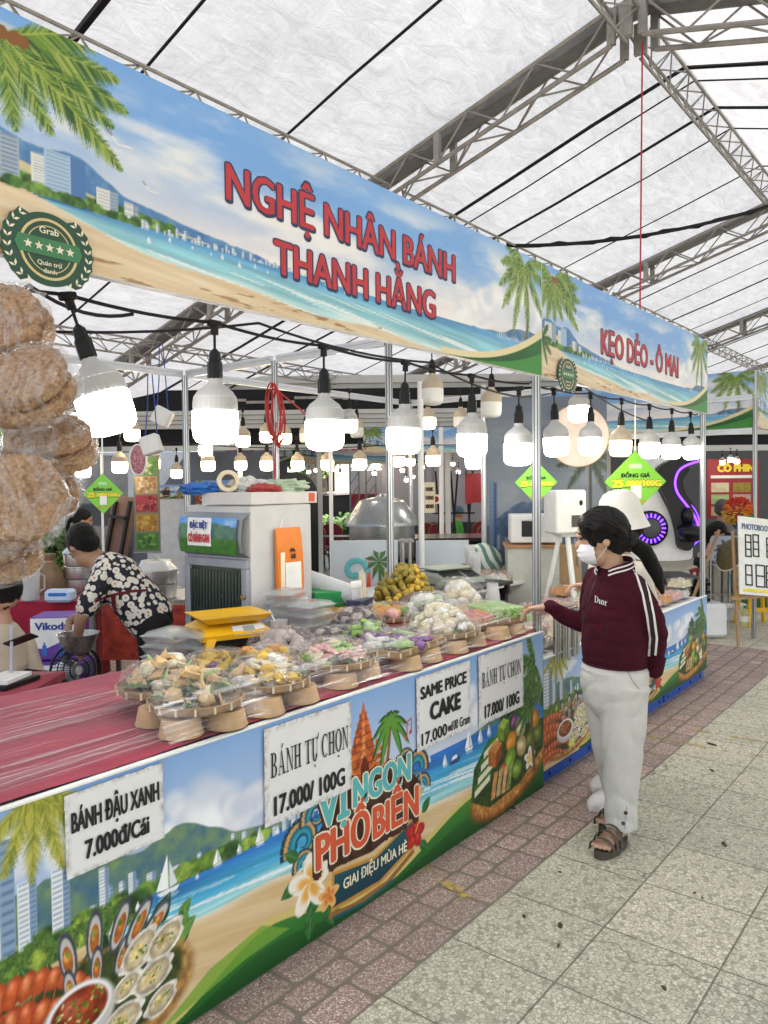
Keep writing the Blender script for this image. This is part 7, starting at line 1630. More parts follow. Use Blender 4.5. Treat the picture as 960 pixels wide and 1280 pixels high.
# ------ rear canopies, fascias and open street
def along(px,d):q=at(px,640,d=d);return Vector((q.x,q.y,0))
def wallbox(name,m,pa_,pb_,d,z0,z1,parent,th=.05,dz=0.0):
    A_,B_=along(pa_,d),along(pb_,d);L=(B_-A_).length;mb=MB();mb.box((A_+B_)/2+Vector((0,0,(z0+z1)/2)),(L,th,z1-z0),VIEW);return mb.build(name,m,parent)
NET=mat('black_shade_cloth',(.010,.011,.014),.8,0,.25,3);WBEAM=mat('white_beam',(.55,.56,.55),.45,0,.08,4)
t=thing('rear_canopy',along(300,12),'dark canopy with white ribbed beams behind the stalls, over the far bulbs','canopy')
def zat(y,d):return 1.65+(640-y)/956.8*d*1.0-math.tan(PITCH)*d*.0-.033*d
for(y0,y1,d,m,nm,th)in((486,513,12.0,NET,'shade_cloth',.04),(512,534,11.9,WBEAM,'beam',.10),(533,556,12.1,NET,'shade_cloth',.04),(555,561,11.95,WBEAM,'beam',.08),(470,487,12.3,WBEAM,'beam',.10)):
    wallbox(nm,m,40,735,d,zat(y1,d),zat(y0,d),t,th)
for y in(518,524,529,476):wallbox('beam_rib',ALUG,40,735,11.83 if y>500 else 12.23,zat(y,11.9)-.006,zat(y,11.9)+.006,t,.01)
for k in range(7):wallbox('pipe',STEEL,250+60*k,310+60*k,11.8,zat(499+3*math.sin(k*2),11.8)-.02,zat(499+3*math.sin(k*2),11.8)+.02,t,.03)
for px in(70,235,400,560,720):
    A_=along(px,12.4);mb=MB();mb.box((A_.x,A_.y,1.55),(.08,.08,3.1),VIEW);mb.build('canopy_leg',WBEAM,t)
# second right part behind the candy stall and gangway
t=thing('rear_canopy',along(900,14),'dark canopy with pale beams beyond the gangway, over the red menu banner','canopy')
for(y0,y1,d,m,nm)in((540,548,13.0,WBEAM,'beam'),(547,562,13.1,NET,'shade_cloth'),(561,568,13.0,WBEAM,'beam')):wallbox(nm,m,735,1010,d,zat(y1,d),zat(y0,d),t,.05)
for px in(760,990):A_=along(px,13.2);mb=MB();mb.box((A_.x,A_.y,1.25),(.07,.07,2.5),VIEW);mb.build('canopy_leg',WBEAM,t)
A_=along(60,14.2);L=3.6
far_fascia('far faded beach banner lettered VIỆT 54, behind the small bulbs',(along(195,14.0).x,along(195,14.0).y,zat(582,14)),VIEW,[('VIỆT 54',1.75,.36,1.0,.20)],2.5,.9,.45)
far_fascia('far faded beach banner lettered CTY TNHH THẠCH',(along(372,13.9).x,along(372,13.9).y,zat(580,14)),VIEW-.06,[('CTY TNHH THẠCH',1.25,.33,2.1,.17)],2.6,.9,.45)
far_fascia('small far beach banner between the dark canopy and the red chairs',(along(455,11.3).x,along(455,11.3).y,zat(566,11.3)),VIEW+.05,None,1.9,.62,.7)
GREYW=mat('grey_partition',(.15,.165,.19),.5,0,.2,2)
t=thing('partition_wall',along(60,13.6),'long grey partition wall at the back left behind the leaning board','partition');wallbox('wall_board',GREYW,85,345,13.6,0,2.3,t,.04)
DARKW=mat('dark_partition',(.055,.06,.065),.6,0,.4,3)
wallbox('dark_panel',DARKW,100,160,13.5,.0,2.25,t,.03);wallbox('dark_panel',DARKW,345,360,13.5,0,2.1,t,.03)
def backdrop_board(label,pxa,pxb,ztop,d,src):
    A_,B_=along(pxa,d),along(pxb,d);L=(B_-A_).length;k=L/2.965;t=thing('backdrop_board',A_,label,'board','printed boards of the far stalls',VIEW);o=src.copy();COL.objects.link(o);o.parent=t;o.matrix_parent_inverse=Matrix();o.scale=(k,1,k*1.25);o.rotation_euler=(0,0,0);o.location=(-(XA+.003)*k,-(Y0-.006)-.004,ztop-.852*k*1.25-.002*k)
    mb=MB();mb.box((L/2,.03,ztop/2),(L,.04,ztop));part(mb,'board_sheet',BOARD,t);return t
PSRC=[o for o in bpy.data.objects if o.name=='printed_panel'][0]
backdrop_board('far printed board with the same food logo, left of the inner post',183,232,zat(603,12.6),12.6,PSRC);backdrop_board('far printed board with the food logo, above the cooler carton',245,330,zat(598,13.2),13.2,PSRC)
# purple print board, dark round headed stand, green sacks at left
A_=at(331,622,d=11.5);t=thing('purple_sign',(A_.x,A_.y,A_.z-.62),'purple cut out sign with rays behind the cooler','sign',None,VIEW);mb=MB();mb.prism([(-.55,0),(.55,0),(.55,.28),(.42,.44),(.22,.52),(.18,.78),(0,.90),(-.18,.78),(-.22,.52),(-.42,.44),(-.55,.28)],(0,.02,0),(1,0,0),(0,0,1),.03);part(mb,'sign_board',mat('mauve_print',(.36,.16,.30),.5,0,.3,5),t)
mb=MB();c=Vector((0,-.015,.42))
for k in range(9):a=R_(20+17.5*k);e=Vector((math.cos(a),0,math.sin(a)));q=Vector((-e.z,0,e.x));mb.add([c,c+e*.42+q*.04,c+e*.42-q*.04],[(0,1,2)])
part(mb,'ray_print',mat('lilac_print',(.45,.25,.55),.5),t,smooth=False);mb=MB();mb.ell((0,-.012,.70),(.11,.01,.11),None,16,8);part(mb,'round_print',mat('violet_print',(.25,.10,.5),.5),t)
mb=MB();add_text(mb,'COFFEE',(.25,-.014,.09),(1,0,0),(0,0,1),.5,.10,.08);part(mb,'lettering',WHP,t,smooth=False);mb=MB();mb.box((0,.05,-(A_.z-.62)/2),(.06,.06,A_.z-.62));part(mb,'post',DK,t)
A_=at(368,640,d=11.0);t=thing('black_backdrop',(A_.x,A_.y,0),'round topped black screen behind the inner post with the red cable','screen',None,VIEW);mb=MB();r_=.34;hh=at(368,590,d=11).z-r_;mb.prism([(-r_,0),(r_,0)]+[(r_*math.cos(R_(k*12)),hh+r_*math.sin(R_(k*12)))for k in range(16)],(0,.02,0),(1,0,0),(0,0,1),.04);part(mb,'screen_cloth',SIMB,t)
# red booth with steel lattice, pots of signs, chairs and tables
t=thing('red_booth',along(480,16.2),'red and white booth behind dark steel lattice legs near the steamer','booth');REDB=mat('booth_red',(.34,.02,.03),.5,0,.2)
wallbox('red_panel',REDB,437,458,16.2,.2,zat(617,16.2),t,.05);wallbox('red_panel',REDB,466,484,16.2,.2,zat(617,16.2),t,.05);wallbox('white_panel',GREYP,437,484,16.3,zat(617,16.2),zat(588,16.2),t,.04)
for px in(438,449,458,470,482):
    A_=along(px,16.0);mb=MB();mb.box((A_.x,A_.y,1.15),(.035,.035,2.3),VIEW);mb.build('lattice_leg',STEELD,t)
for px in(438,458):
    mb=MB();A_=along(px,15.95)
    for k in range(7):mb.tube([A_+Vector((0,0,.3+.28*k)),along(px+11,15.95)+Vector((0,0,.58+.28*k))],.010,5)
    mb.build('lattice_brace',STEELD,t)
def chair():
    t=thing('banquet_chair',(0,0,0),'chair','chair','red banquet chairs in the eating area');RV=mat('dark_red_velvet',(.20,.012,.03),.8,0,.2,sheen=.3)
    mb=MB();mb.box((0,0,.45),(.40,.42,.07),None,.025);part(mb,'seat',RV,t);P=[(-.20,0),(.20,0),(.21,.30)]+[(.21*math.cos(R_(a)),.30+.17*math.sin(R_(a)))for a in range(15,180,15)]+[(-.21,.30)]
    mb=MB();mb.prism(P,(0,.22,.46),(1,0,0),(0,.12,.99),.05);part(mb,'backrest',RV,t,ang=30)
    mb=MB();mb.tube([Vector((x*1.05,.20+.12*z,.46+z))for x,z in P[1:]],.011,6);part(mb,'back_frame',mat('gold_frame',(.36,.22,.06),.35,.7),t)
    for sx in(-1,1):
        for sy in(-1,1):mb=MB();mb.tube([(sx*.18,sy*.18,.43),(sx*.20,sy*.20,0)],.012,6);part(mb,'leg',DK,t)
    return t
ch=chair();spots=[(397,716,15.2,3.0,'leftmost red chair, right of the orange bag'),(420,712,15.6,2.9,'red chair second from the left, right beside a thin post'),(448,715,14.6,-2.2,'red chair left of the steel steamer'),(541,690,15.4,2.6,'red chair right of the steamer, before the red booth'),(555,690,15.2,2.7,'red chair just left of the person in green'),
                       (605,684,15.0,-2.9,'red chair right of the person in green'),(599,678,15.9,3.3,'red chair half behind another, right of the person in green'),(505,690,15.4,2.9,'red chair showing just right of the steel steamer lid')]
for i,(px,py,d,rz,lab)in enumerate(spots):
    q=at(px,py,d=d);c_=ch if i==0 else place(ch,(0,0,0));c_.location=(q.x,q.y,0);c_.rotation_euler=(0,0,VIEW+rz);c_['label']=lab
for(px,d,lab)in((428,14.2,'dark dining table between the leftmost red chairs'),(578,14.2,'dark dining table in front of the person in green')):
    A_=along(px,d);t=thing('dining_table',A_,lab,'table',None,VIEW);mb=MB();mb.box((0,0,.73),(.9,.6,.035),None,.006);part(mb,'table_top',mat('dark_wood_top',(.07,.045,.035),.35),t)
    for sx in(-.4,.4):
        for sy in(-.25,.25):mb=MB();mb.box((sx,sy,.355),(.035,.035,.71));part(mb,'leg',DK,t)
A_=along(570,13.2);t=thing('low_wall',A_,'low pale barrier with a rail in front of the far dining tables','barrier',None,VIEW);mb=MB();mb.box((.2,0,.36),(3.4,.04,.72));part(mb,'barrier_panel',mat('dark_blue_panel',(.05,.06,.09),.5),t);mb=MB();mb.box((.2,-.005,.745),(3.4,.06,.05));part(mb,'rail',ALU,t)
# hanging signs and red boards of the far food court
for(px,py,w_,h_,d,m,lab,txt,tm)in((537,622,.16,.46,11.5,CREAMP,'tall cream menu sign with dark lines, above the red chairs',['100K','1000','800'],DKB),(618-9,615,.14,.62,11,PALEB,'tall pale blue vertical sign right of the red boards',['BÚN','PHỞ','CƠM'],mat('blue_ink',(.02,.05,.30),.5)),(596,610,.34,.48,12.5,REDB,'red board behind the seated person in green',[],INK),(586,614,.12,.40,12.4,REDB,'narrow red board left of the wider red board',[],INK),(545,624,.14,.14,11.6,WHP,'small white sign with a red disc above the chairs',[],INK)):
    A_=at(px,py,d=d);t=thing('hanging_sign',A_,lab,'sign',None,VIEW);mb=MB();mb.box((0,0,0),(w_,.03,h_),None,.003);part(mb,'sign_board',m,t)
    for k,s_ in enumerate(txt):mb=MB();add_text(mb,s_,(0,-.018,h_*(.28-.28*k)),(1,0,0),(0,0,1),w_*.8,h_*.13,.1);part(mb,'lettering',tm,t,smooth=False)
    if 'disc' in lab:mb=MB();mb.ell((0,-.016,0),(.045,.006,.045),None,14,6);part(mb,'red_disc',REDB,t)
    mb=MB();mb.tube([(-w_*.4,0,h_/2),(-w_*.4,0,2.6-A_.z)],.004,5);mb.tube([(w_*.4,0,h_/2),(w_*.4,0,2.6-A_.z)],.004,5);part(mb,'hanging_cord',DK,t)
A_=at(568,640,d=12.6);t=thing('steel_rack',(A_.x,A_.y,0),'dark trestle rack behind the seated person in green','rack',None,VIEW);mb=MB()
for x in(-.25,.0,.25):mb.tube([(x-.1,0,0),(x+.08,.2,1.9)],.018,6);mb.tube([(x+.1,.3,0),(x-.05,.1,1.9)],.018,6)
mb.tube([(-.35,.1,1.2),(.35,.1,1.2)],.014,6);part(mb,'rack_frame',DK,t)
t=thing('far_wall',along(560,16),'pale far wall of the food court beyond the red boards','wall');wallbox('wall_panel',mat('pale_mauve_wall',(.40,.37,.42),.6,0,.15,1.5),478,640,16,0,2.55,t,.06);wallbox('dark_dado',DARKW,478,640,15.9,0,.9,t,.04)
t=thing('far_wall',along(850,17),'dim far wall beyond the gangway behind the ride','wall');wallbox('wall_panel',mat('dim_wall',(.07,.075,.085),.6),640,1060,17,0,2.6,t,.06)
# small far festoon lamps
for i,(px,py,d)in enumerate([(503,588,13),(528,584,12.6),(516,596,13.4),(508,600,13),(566,580,13),(607,575,12),(610,590,12),(613,582,12),(573,590,13),(468,592,13),(395,588,14),(386,590,14),(913,575,10.2),(903,578,10.2),(921,577,10.2)]):
    q=at(px,py,d=d);hang(PBW if i%3 else PB,(q.x,q.y,q.z+.16),f'tiny far lamp, {ORD[i]} of the little lamps over the far food court',.48,(0,0,i),'tiny far lamps')
# street side: trees, parked cars
FOL=[mat('foliage_dark',(.035,.075,.02),.6,0,.4,3),mat('foliage_mid',(.07,.13,.03),.6,0,.4,3),mat('foliage_light',(.13,.20,.05),.6,0,.4,3)];BARK=mat('bark',(.12,.09,.065),.85,0,.4,10,.6,30)
def leaf_cloud(mb,c,r,n,s,rnd):
    for k in range(n):
        d=Vector((rnd.gauss(0,1),rnd.gauss(0,1),rnd.gauss(0,.8)));d=d/max(.3,d.length)*rnd.random()**.4;p=Vector(c)+Vector((d.x*r[0],d.y*r[1],d.z*r[2]));e=Vector((rnd.gauss(0,1),rnd.gauss(0,1),rnd.gauss(0,.6))).normalized()*s*rnd.uniform(.6,1.3);q=e.orthogonal().normalized()*s*.45;mb.add([p,p+e*.5+q,p+e,p+e*.5-q],[(0,1,2,3)])
def tree(label,px,d,h,r,seed,kind='leafy_tree'):
    rnd=random.Random(seed);A_=along(px,d);t=thing(kind,A_,label,'tree','street trees beyond the marquee');mb=MB();mb.tube([(0,0,0),(.05,.02,h*.25),(-.04,.05,h*.5),(.02,0,h*.8)],[.16,.13,.10,.04],9)
    for k in range(7):a=k*.9+seed;mb.tube([(0,0,h*(.3+.06*k)),(r*.45*math.cos(a),r*.45*math.sin(a),h*(.5+.06*k))],[.06,.02],6)
    part(mb,'trunk',BARK,t);B_=[MB()for _ in range(3)]
    for k in range(18):
        a=rnd.random()*6.28;rr=r*rnd.random()**.5*.8;leaf_cloud(B_[k%3],(rr*math.cos(a),rr*math.sin(a),h*rnd.uniform(.35,1.0)),(r*.4,r*.4,h*.12),260,.16,rnd)
    for j in range(3):part(B_[j],'crown',FOL[j],t,smooth=False)
tree('tall green street tree seen between the red cable and the thin post',384,22,4.4,.9,3);tree('bushy street tree behind the parked cars',405,30,6.5,2.6,5);tree('street tree far left behind the bagged crackers',60,20,4.5,2.2,8);tree('wide street tree beyond the far food court',520,34,7,3,9);tree('street tree beyond the candy stall',760,34,7,3,11);tree('street tree far right beyond the gangway',930,36,7.5,3.2,12);tree('street tree behind the back left partition',220,28,6,2.5,14)
def hedge(label,pa_,pb_,d,h,seed):
    rnd=random.Random(seed);A_,B_=along(pa_,d),along(pb_,d);t=thing('hedge',A_,label,'hedge');mb=[MB(),MB()]
    for k in range(40):c=A_.lerp(B_,rnd.random())-A_;leaf_cloud(mb[k%2],(c.x,c.y,h*rnd.uniform(.15,.85)),(.6,.35,h*.28),130,.10,rnd)
    part(mb[0],'foliage',FOL[1],t,smooth=False);part(mb[1],'foliage',FOL[2],t,smooth=False);mb_=MB()
    for k in range(12):c=A_.lerp(B_,(k+.5)/12)-A_;mb_.tube([(c.x,c.y,0),(c.x,c.y,h*.6)],.02,5)
    part(mb_,'stems',BARK,t)
hedge('clipped green hedge in front of the parked cars',335,445,18.5,.98,2);hedge('dark green potted hedge at the far left behind the white shirted woman',58,100,10.8,1.1,4)
def car(label,px,d,rz,m):
    A_=along(px,d);t=thing('parked_car',A_,label,'car','cars parked in the street',VIEW+rz);P=[(-2.1,.35),(-2.15,.7),(-1.9,.85),(-1.15,.95),(-.6,1.42),(.75,1.46),(1.45,1.0),(2.05,.92),(2.15,.6),(2.1,.35)]
    mb=MB();mb.loft([[(x,y_*s_,z)for x,z in P]for y_,s_ in((-.80,1),(-.86,1),(.86,1),(.80,1))]);part(mb,'body',m,t,ang=25);mb=MB();mb.prism([(-1.0,.98),(-.55,1.37),(.7,1.40),(1.25,1.02)],(0,-.868,0),(1,0,0),(0,0,1),.006);part(mb,'side_window',SIMB,t);mb=MB();mb.quad((-1.17,-.7,.98),(-1.17,.7,.98),(-.64,.62,1.40),(-.64,-.62,1.40));part(mb,'windscreen',SIMB,t)
    for sx in(-1.35,1.35):
        for sy in(-.87,.67):mb=MB();mb.lathe([(.2,0),(.33,.0),(.33,.2),(.2,.2)],(sx,sy+.2,.33),20,Matrix.Rotation(R_(90),3,'X'));wh=part(mb,'wheel',DK,t);mb=MB();mb.lathe([(.0,.19),(.2,.19),(.2,.205),(0,.21)],(sx,sy+.2,.33),14,Matrix.Rotation(R_(90),3,'X'));part(mb,'rim',ALU,wh)
    for sy in(-.6,.6):mb=MB();mb.ell((-2.12,sy,.68),(.05,.18,.09),None,12,6);part(mb,'headlight',WHP,t)
car('dark parked car in the street left of the thin white post',402,21,.5,mat('car_dark_paint',(.03,.035,.04),.2,.3));car('pale parked car further back in the street',380,26,.3,mat('car_silver_paint',(.5,.5,.5),.25,.4));car('dark red parked car seen right of the thin white post',432,24,.8,mat('car_red_paint',(.25,.02,.02),.25,.3))
# houses across the street (plain, far behind)
for(px,d,w_,h_,col,lab)in((330,48,16,9,(.42,.40,.36),'pale long house across the street behind the trees'),(640,52,20,8,(.36,.34,.32),'grey house across the street beyond the food court'),(950,60,22,10,(.40,.36,.30),'ochre house across the street at the far right'),(-60,40,16,8,(.34,.34,.34),'grey house far left behind the marquee')):
    A_=along(px,d);t=thing('street_house',A_,lab,'house',None,VIEW);mb=MB();mb.box((0,3,h_/2),(w_,6,h_));part(mb,'wall',mat('render_%d'%px if px>0 else 'render_left',col,.8,0,.2,.5),t);mb=MB();mb.box((0,2.9,h_+.15),(w_+.6,6.6,.3));part(mb,'roof',STEELD,t)
    for k in range(6):
        for r in range(2):mb=MB();mb.box((-w_/2+w_*(k+.5)/6,-.03,2+r*3.2),(1.1,.08,1.4));wn_=part(mb,'window',WHP,t);mb=MB();mb.box((-w_/2+w_*(k+.5)/6,-.08,2+r*3.2),(.95,.02,1.25));part(mb,'pane',SIMB,wn_)
# no stalls are built across the aisle (out of frame to the right) -----------------
# floor litter
LF=mat('dry_leaf',(.06,.045,.025),.8,0,.4,40)
lit=[q for k,q in enumerate([(905,1055,.022),(870,1098,.014),(868,1116,.006),(878,1122,.006),(947,1148,.02),(700,1157,.018),(698,1182,.01),(775,1168,.014),(655,1145,.012),(890,930,.03),(915,934,.03),(830,1235,.012),(700,1090,.008),(400,1187,.02),(640,1010,.02),(890,963,.018),(955,905,.014)])if k%3!=1]
rnd=random.Random(5)
for i,(px,py,s_)in enumerate(lit):
    q=at(px,py,Z=.004);n=9;mb=MB();a0=rnd.random()*6;P=[(s_*rnd.uniform(.7,1.2)*math.cos(6.28*k/n),s_*.5*rnd.uniform(.6,1.2)*math.sin(6.28*k/n))for k in range(n)]
    mb.prism([(x*math.cos(a0)-y*math.sin(a0),x*math.sin(a0)+y*math.cos(a0))for x,y in P],(q.x,q.y,.003),(1,0,0),(0,1,0),.004)
    tag(mb.build('dry_leaf',LF,smooth=False),f'small dark scrap of dry leaf on the paving, {ORD[i]} of the scattered scraps','leaf','dry leaf scraps on the paving')
# ------ people
def eloft(mb,st,seg=20):
    """Loft of elliptical sections: (centre, rx, ry, ax) with rx along ax and ry across."""
    C=[Vector(s[0])for s in st];n=len(C);rings=[]
    for i,(c,rx,ry,ax)in enumerate(st):
        d=(C[min(i+1,n-1)]-C[max(i-1,0)]).normalized();ax=Vector(ax);ax=(ax-d*ax.dot(d)).normalized();ay=d.cross(ax)
        rings.append([C[i]+ax*(rx*math.cos(2*math.pi*k/seg))+ay*(ry*math.sin(2*math.pi*k/seg))for k in range(seg)])
    return mb.loft(rings)
def limb(mb,pts,rs,seg=16,balls=True):
    """Smooth tapered limb through joints."""
    P=[Vector(p)for p in pts];Q=[];Rr=[]
    for i in range(len(P)-1):
        for k in range(6):
            t=k/6;p0=P[max(i-1,0)];p1,p2=P[i],P[i+1];p3=P[min(i+2,len(P)-1)]
            q=.5*((2*p1)+(p2-p0)*t+(2*p0-5*p1+4*p2-p3)*t*t+(-p0+3*p1-3*p2+p3)*t**3)*.55+p1.lerp(p2,t)*.45
            Q.append(q);Rr.append(rs[i]+(rs[i+1]-rs[i])*t)
    Q.append(P[-1]);Rr.append(rs[-1]);mb.tube(Q,Rr,seg)
    if balls:mb.ell(P[0],(rs[0],)*3);mb.ell(P[-1],(rs[-1],)*3)
    return mb
def organic(mb,name,m,parent,voxel=.008,smooth=5,disp=None,ang=180):
    """Overlapping volumes fused into one continuous skin, smoothed, optionally wrinkled."""
    bm=bmesh.new();me=mb.mesh('tmp');bm.from_mesh(me);bmesh.ops.recalc_face_normals(bm,faces=bm.faces[:]);bm.to_mesh(me);bm.free()
    o=bpy.data.objects.new('tmp',me);COL.objects.link(o);r=o.modifiers.new('r','REMESH');r.mode='VOXEL';r.voxel_size=voxel;r.use_smooth_shade=True
    s_=o.modifiers.new('s','SMOOTH');s_.factor=.5;s_.iterations=smooth
    dg=bpy.context.evaluated_depsgraph_get();out=bpy.data.meshes.new_from_object(o.evaluated_get(dg));bpy.data.objects.remove(o);bpy.data.meshes.remove(me)
    if disp:
        nr=[v.normal.copy()for v in out.vertices]
        for v,nn in zip(out.vertices,nr):v.co+=nn*disp(v.co)
    out.name=name;out.update()
    return link(out,name,m,parent,True,ang)
def hit(o,px,py,off=.0015):
    T=parent_world(o.parent)@o.matrix_parent_inverse if o.parent else Matrix()
    vs=[T@v.co for v in o.data.vertices];key=o.name
    if key not in _bvh:_bvh[key]=BVHTree.FromPolygons(vs,[tuple(p.vertices)for p in o.data.polygons])
    d=Vector(ray(px,py)).normalized();q=_bvh[key].ray_cast(Vector(CAM),d)
    if q[0]is None:return None
    nn=q[1]if q[1].dot(d)<0 else-q[1]
    return q[0]+nn*off,nn
_bvh={}
def ribbon(o,pxs,width,name,m,parent,off=.002):
    P=[]
    for(a,b)in zip(pxs[:-1],pxs[1:]):
        for k in range(6):P.append((a[0]+(b[0]-a[0])*k/6,a[1]+(b[1]-a[1])*k/6))
    P.append(pxs[-1]);H=[h for h in(hit(o,*p,off)for p in P)if h];V=[]
    if len(H)<3:return None
    for i,(p,nn)in enumerate(H):
        d=(H[min(i+1,len(H)-1)][0]-H[max(i-1,0)][0]).normalized();s_=d.cross(nn).normalized();V+=[p+s_*width/2,p-s_*width/2]
    mb=MB();mb.add(V,[(2*i,2*i+1,2*i+3,2*i+2)for i in range(len(H)-1)]);return mb.build(name,m,parent)
def skin_mat(name,c):
    m=mat(name,c,.5,0,.10,14,.08,120);m.node_tree.nodes['Principled BSDF'].inputs['Subsurface Weight'].default_value=.08
    return m
SKIN=skin_mat('skin',(.46,.27,.18));SKIND=skin_mat('skin_tanned',(.34,.19,.12))
HAIR=mat('black_hair',(.006,.005,.005),.42,0,.4,60,.9,60,.22,stretch=(3,3,14));MASKM=mat('white_face_mask',(.72,.72,.75),.7,0,.06,20,.1,40)
def cloth_folds(name,c,rough=.85,bs=14,b=.35,var=.12):return mat(name,c,rough,0,var,8,b,bs,.2)
UPV=Vector((0,0,1))
def head_on(mb,c,fd,k=1.0,nose=True):
    """Skull, jaw, nose, brow added to a body volume. fd: where the face looks."""
    c=Vector(c);fd=Vector(fd).normalized();lat=UPV.cross(fd).normalized();up=fd.cross(lat);M_=Matrix((fd,lat,up)).transposed()
    mb.ell(c+up*.012*k,(.098*k,.079*k,.105*k),M_,20,14);mb.ell(c+fd*.030*k-up*.070*k,(.062*k,.058*k,.058*k),M_,16,10);mb.ell(c+fd*.05*k-up*.03*k,(.045*k,.055*k,.05*k),M_,14,10)
    if nose:mb.ell(c+fd*.100*k-up*.030*k,(.016*k,.013*k,.022*k),M_,10,8);mb.ell(c+fd*.088*k+up*.012*k,(.015*k,.05*k,.012*k),M_,12,6);mb.ell(c+fd*.090*k-up*.068*k,(.012*k,.024*k,.012*k),M_,12,6)
    for s_ in(1,-1):mb.ell(c+lat*.080*k*s_-up*.022*k-fd*.004*k,(.017*k,.008*k,.026*k),M_,12,8)
    return fd,lat,up,M_
def eyes(parent,c,fd,k=1.0):
    fd=Vector(fd).normalized();lat=UPV.cross(fd).normalized();up=fd.cross(lat);M_=Matrix((fd,lat,up)).transposed()
    for s_ in(1,-1):
        mb=MB();mb.ell(Vector(c)+fd*.088*k+lat*.033*k*s_-up*.008*k,(.009*k,.014*k,.0065*k),M_,12,8);mb.build('eye',DKB,parent)
        mb=MB();mb.ell(Vector(c)+fd*.093*k+lat*.034*k*s_+up*.014*k,(.005*k,.020*k,.004*k),M_,10,6);mb.build('eyebrow',HAIR,parent)
    mb=MB();mb.ell(Vector(c)+fd*.101*k-up*.068*k,(.004*k,.022*k,.006*k),M_,12,6);mb.build('lips',mat('lips',(.32,.10,.09),.45),parent)
def hand(mb,wrist,d,palm_n,k=1.0,curl=(.2,1.1,1.3,1.4),thumb=1):
    """Palm, four unequal fingers and a thumb; curl per finger in radians, index first."""
    w=Vector(wrist);d=Vector(d).normalized();n=Vector(palm_n);n=(n-d*n.dot(d)).normalized();s_=d.cross(n)*thumb
    eloft(mb,[(w-d*.02*k,.026*k,.021*k,s_),(w+d*.02*k,.032*k,.017*k,s_),(w+d*.06*k,.039*k,.014*k,s_),(w+d*.085*k,.036*k,.012*k,s_)],14)
    for i,(L,cu)in enumerate(zip((.072,.080,.074,.058),curl)):
        p=w+d*.082*k+s_*((1.5-i)*.0195*k);a=0;P=[p-d*.02*k,p]
        for q,f in((.42,.5),(.32,1.0),(.26,1.4)):a=cu*f*.75;p=p+(d*math.cos(a)+n*math.sin(a))*L*q*k*1.02;P.append(p)
        mb.tube(P,[.0095*k,.0092*k,.0085*k,.0078*k,.0062*k],9);mb.ell(P[-1],(.0062*k,)*3,None,8,6)
    p=w+d*.015*k+s_*.026*k;P=[p,p+(d*.6+s_*.75+n*.2).normalized()*.035*k];P.append(P[-1]+(d*.9+s_*.3+n*.4).normalized()*.030*k);P.append(P[-1]+(d+n*.5).normalized()*.024*k)
    mb.tube(P,[.014*k,.0115*k,.0095*k,.007*k],9);mb.ell(P[-1],(.007*k,)*3,None,8,6)
    return mb
def crease(a,f,seed=0.0):
    return lambda p:-a*max(0,1-3.2*abs(mnoise.noise(Vector((p.x*f[0]+p.z*f[2]*.5+seed,p.y*f[1],p.z*f[2])))))**1.5+.5*a*mnoise.noise(Vector((p.x*5+seed,p.y*5,p.z*4)))
def folds(a1=.004,sc=(9,9,5),seed=0.0,a2=.0015):
    return lambda p:a1*mnoise.noise(Vector((p.x*sc[0]+seed,p.y*sc[1],p.z*sc[2])))+a2*mnoise.noise(Vector((p.x*34,p.y*34+seed,p.z*16)))
# ---- the pointing woman
FW=Vector((-.92,.39,0)).normalized();LF_=UPV.cross(FW)
W=thing('person',(3.39,1.38,0),'woman in burgundy striped jacket and white trousers, face mask on, pointing at the cake sticks','person')
HC=Vector((3.348,1.425,1.418));FD=Vector((-.52,.84,-.16)).normalized()
bd=MB();fd,lat,up,HM=head_on(bd,HC,FD,1.08)
limb(bd,[(3.40,1.378,1.20),(3.385,1.392,1.29),(3.36,1.41,1.37)],[.062,.054,.055])
bd.ell((3.39,1.385,1.10),(.11,.095,.12))
limb(bd,[(3.46,1.50,1.18),(3.545,1.55,.965),(3.452,1.742,1.046)],[.045,.04,.026]);hand(bd,(3.448,1.752,1.046),(-.10,.95,-.20),(-.15,-.2,-1),1.0,(.04,.95,1.2,1.35),thumb=-1)
limb(bd,[(3.355,1.275,1.18),(3.42,1.198,.985),(3.47,1.222,.80)],[.040,.036,.024]);hand(bd,(3.472,1.228,.80),(.12,.45,-.75),(.2,1,0),.95,(.5,.5,.5,.5))
limb(bd,[(3.39,1.385,1.05),(3.39,1.385,.80)],[.10,.11])
limb(bd,[(3.365,1.33,.78),(3.352,1.33,.42),(3.352,1.335,.085)],[.075,.052,.034]);limb(bd,[(3.42,1.44,.78),(3.47,1.435,.42),(3.575,1.415,.085)],[.075,.052,.034])
def foot(mb,heel,toe,z):
    h,t=Vector((*heel,z)),Vector((*toe,z));d=(t-h).normalized();s_=UPV.cross(d);L=(t-h).length
    eloft(mb,[(h+UPV*.035+d*.01,.030,.032,s_),(h+d*.06+UPV*.04,.032,.045,s_),(h+d*L*.5+UPV*.032,.036,.034,s_),(h+d*L*.72+UPV*.022,.042,.022,s_),(h+d*L*.82+UPV*.017,.040,.015,s_)],16)
    for i in range(5):a=(i-2)*.0175;mb.tube([h+d*L*.76+s_*a+UPV*.016,h+d*L*(.90-.02*abs(i-1.2))+s_*a*1.05+UPV*.016,h+d*L*(.965-.022*abs(i-1.2)**1.3)+s_*a*1.08+UPV*.012],[.010,.010 if i else .012,.009 if i else .011],8);mb.ell(h+d*L*(.965-.022*abs(i-1.2)**1.3)+s_*a*1.08+UPV*.012,(.009,)*3,None,8,6)
foot(bd,(3.385,1.335),(3.165,1.362),.036);foot(bd,(3.625,1.405),(3.41,1.45),.036)
organic(bd,'body',SKIN,W,.0052,3)
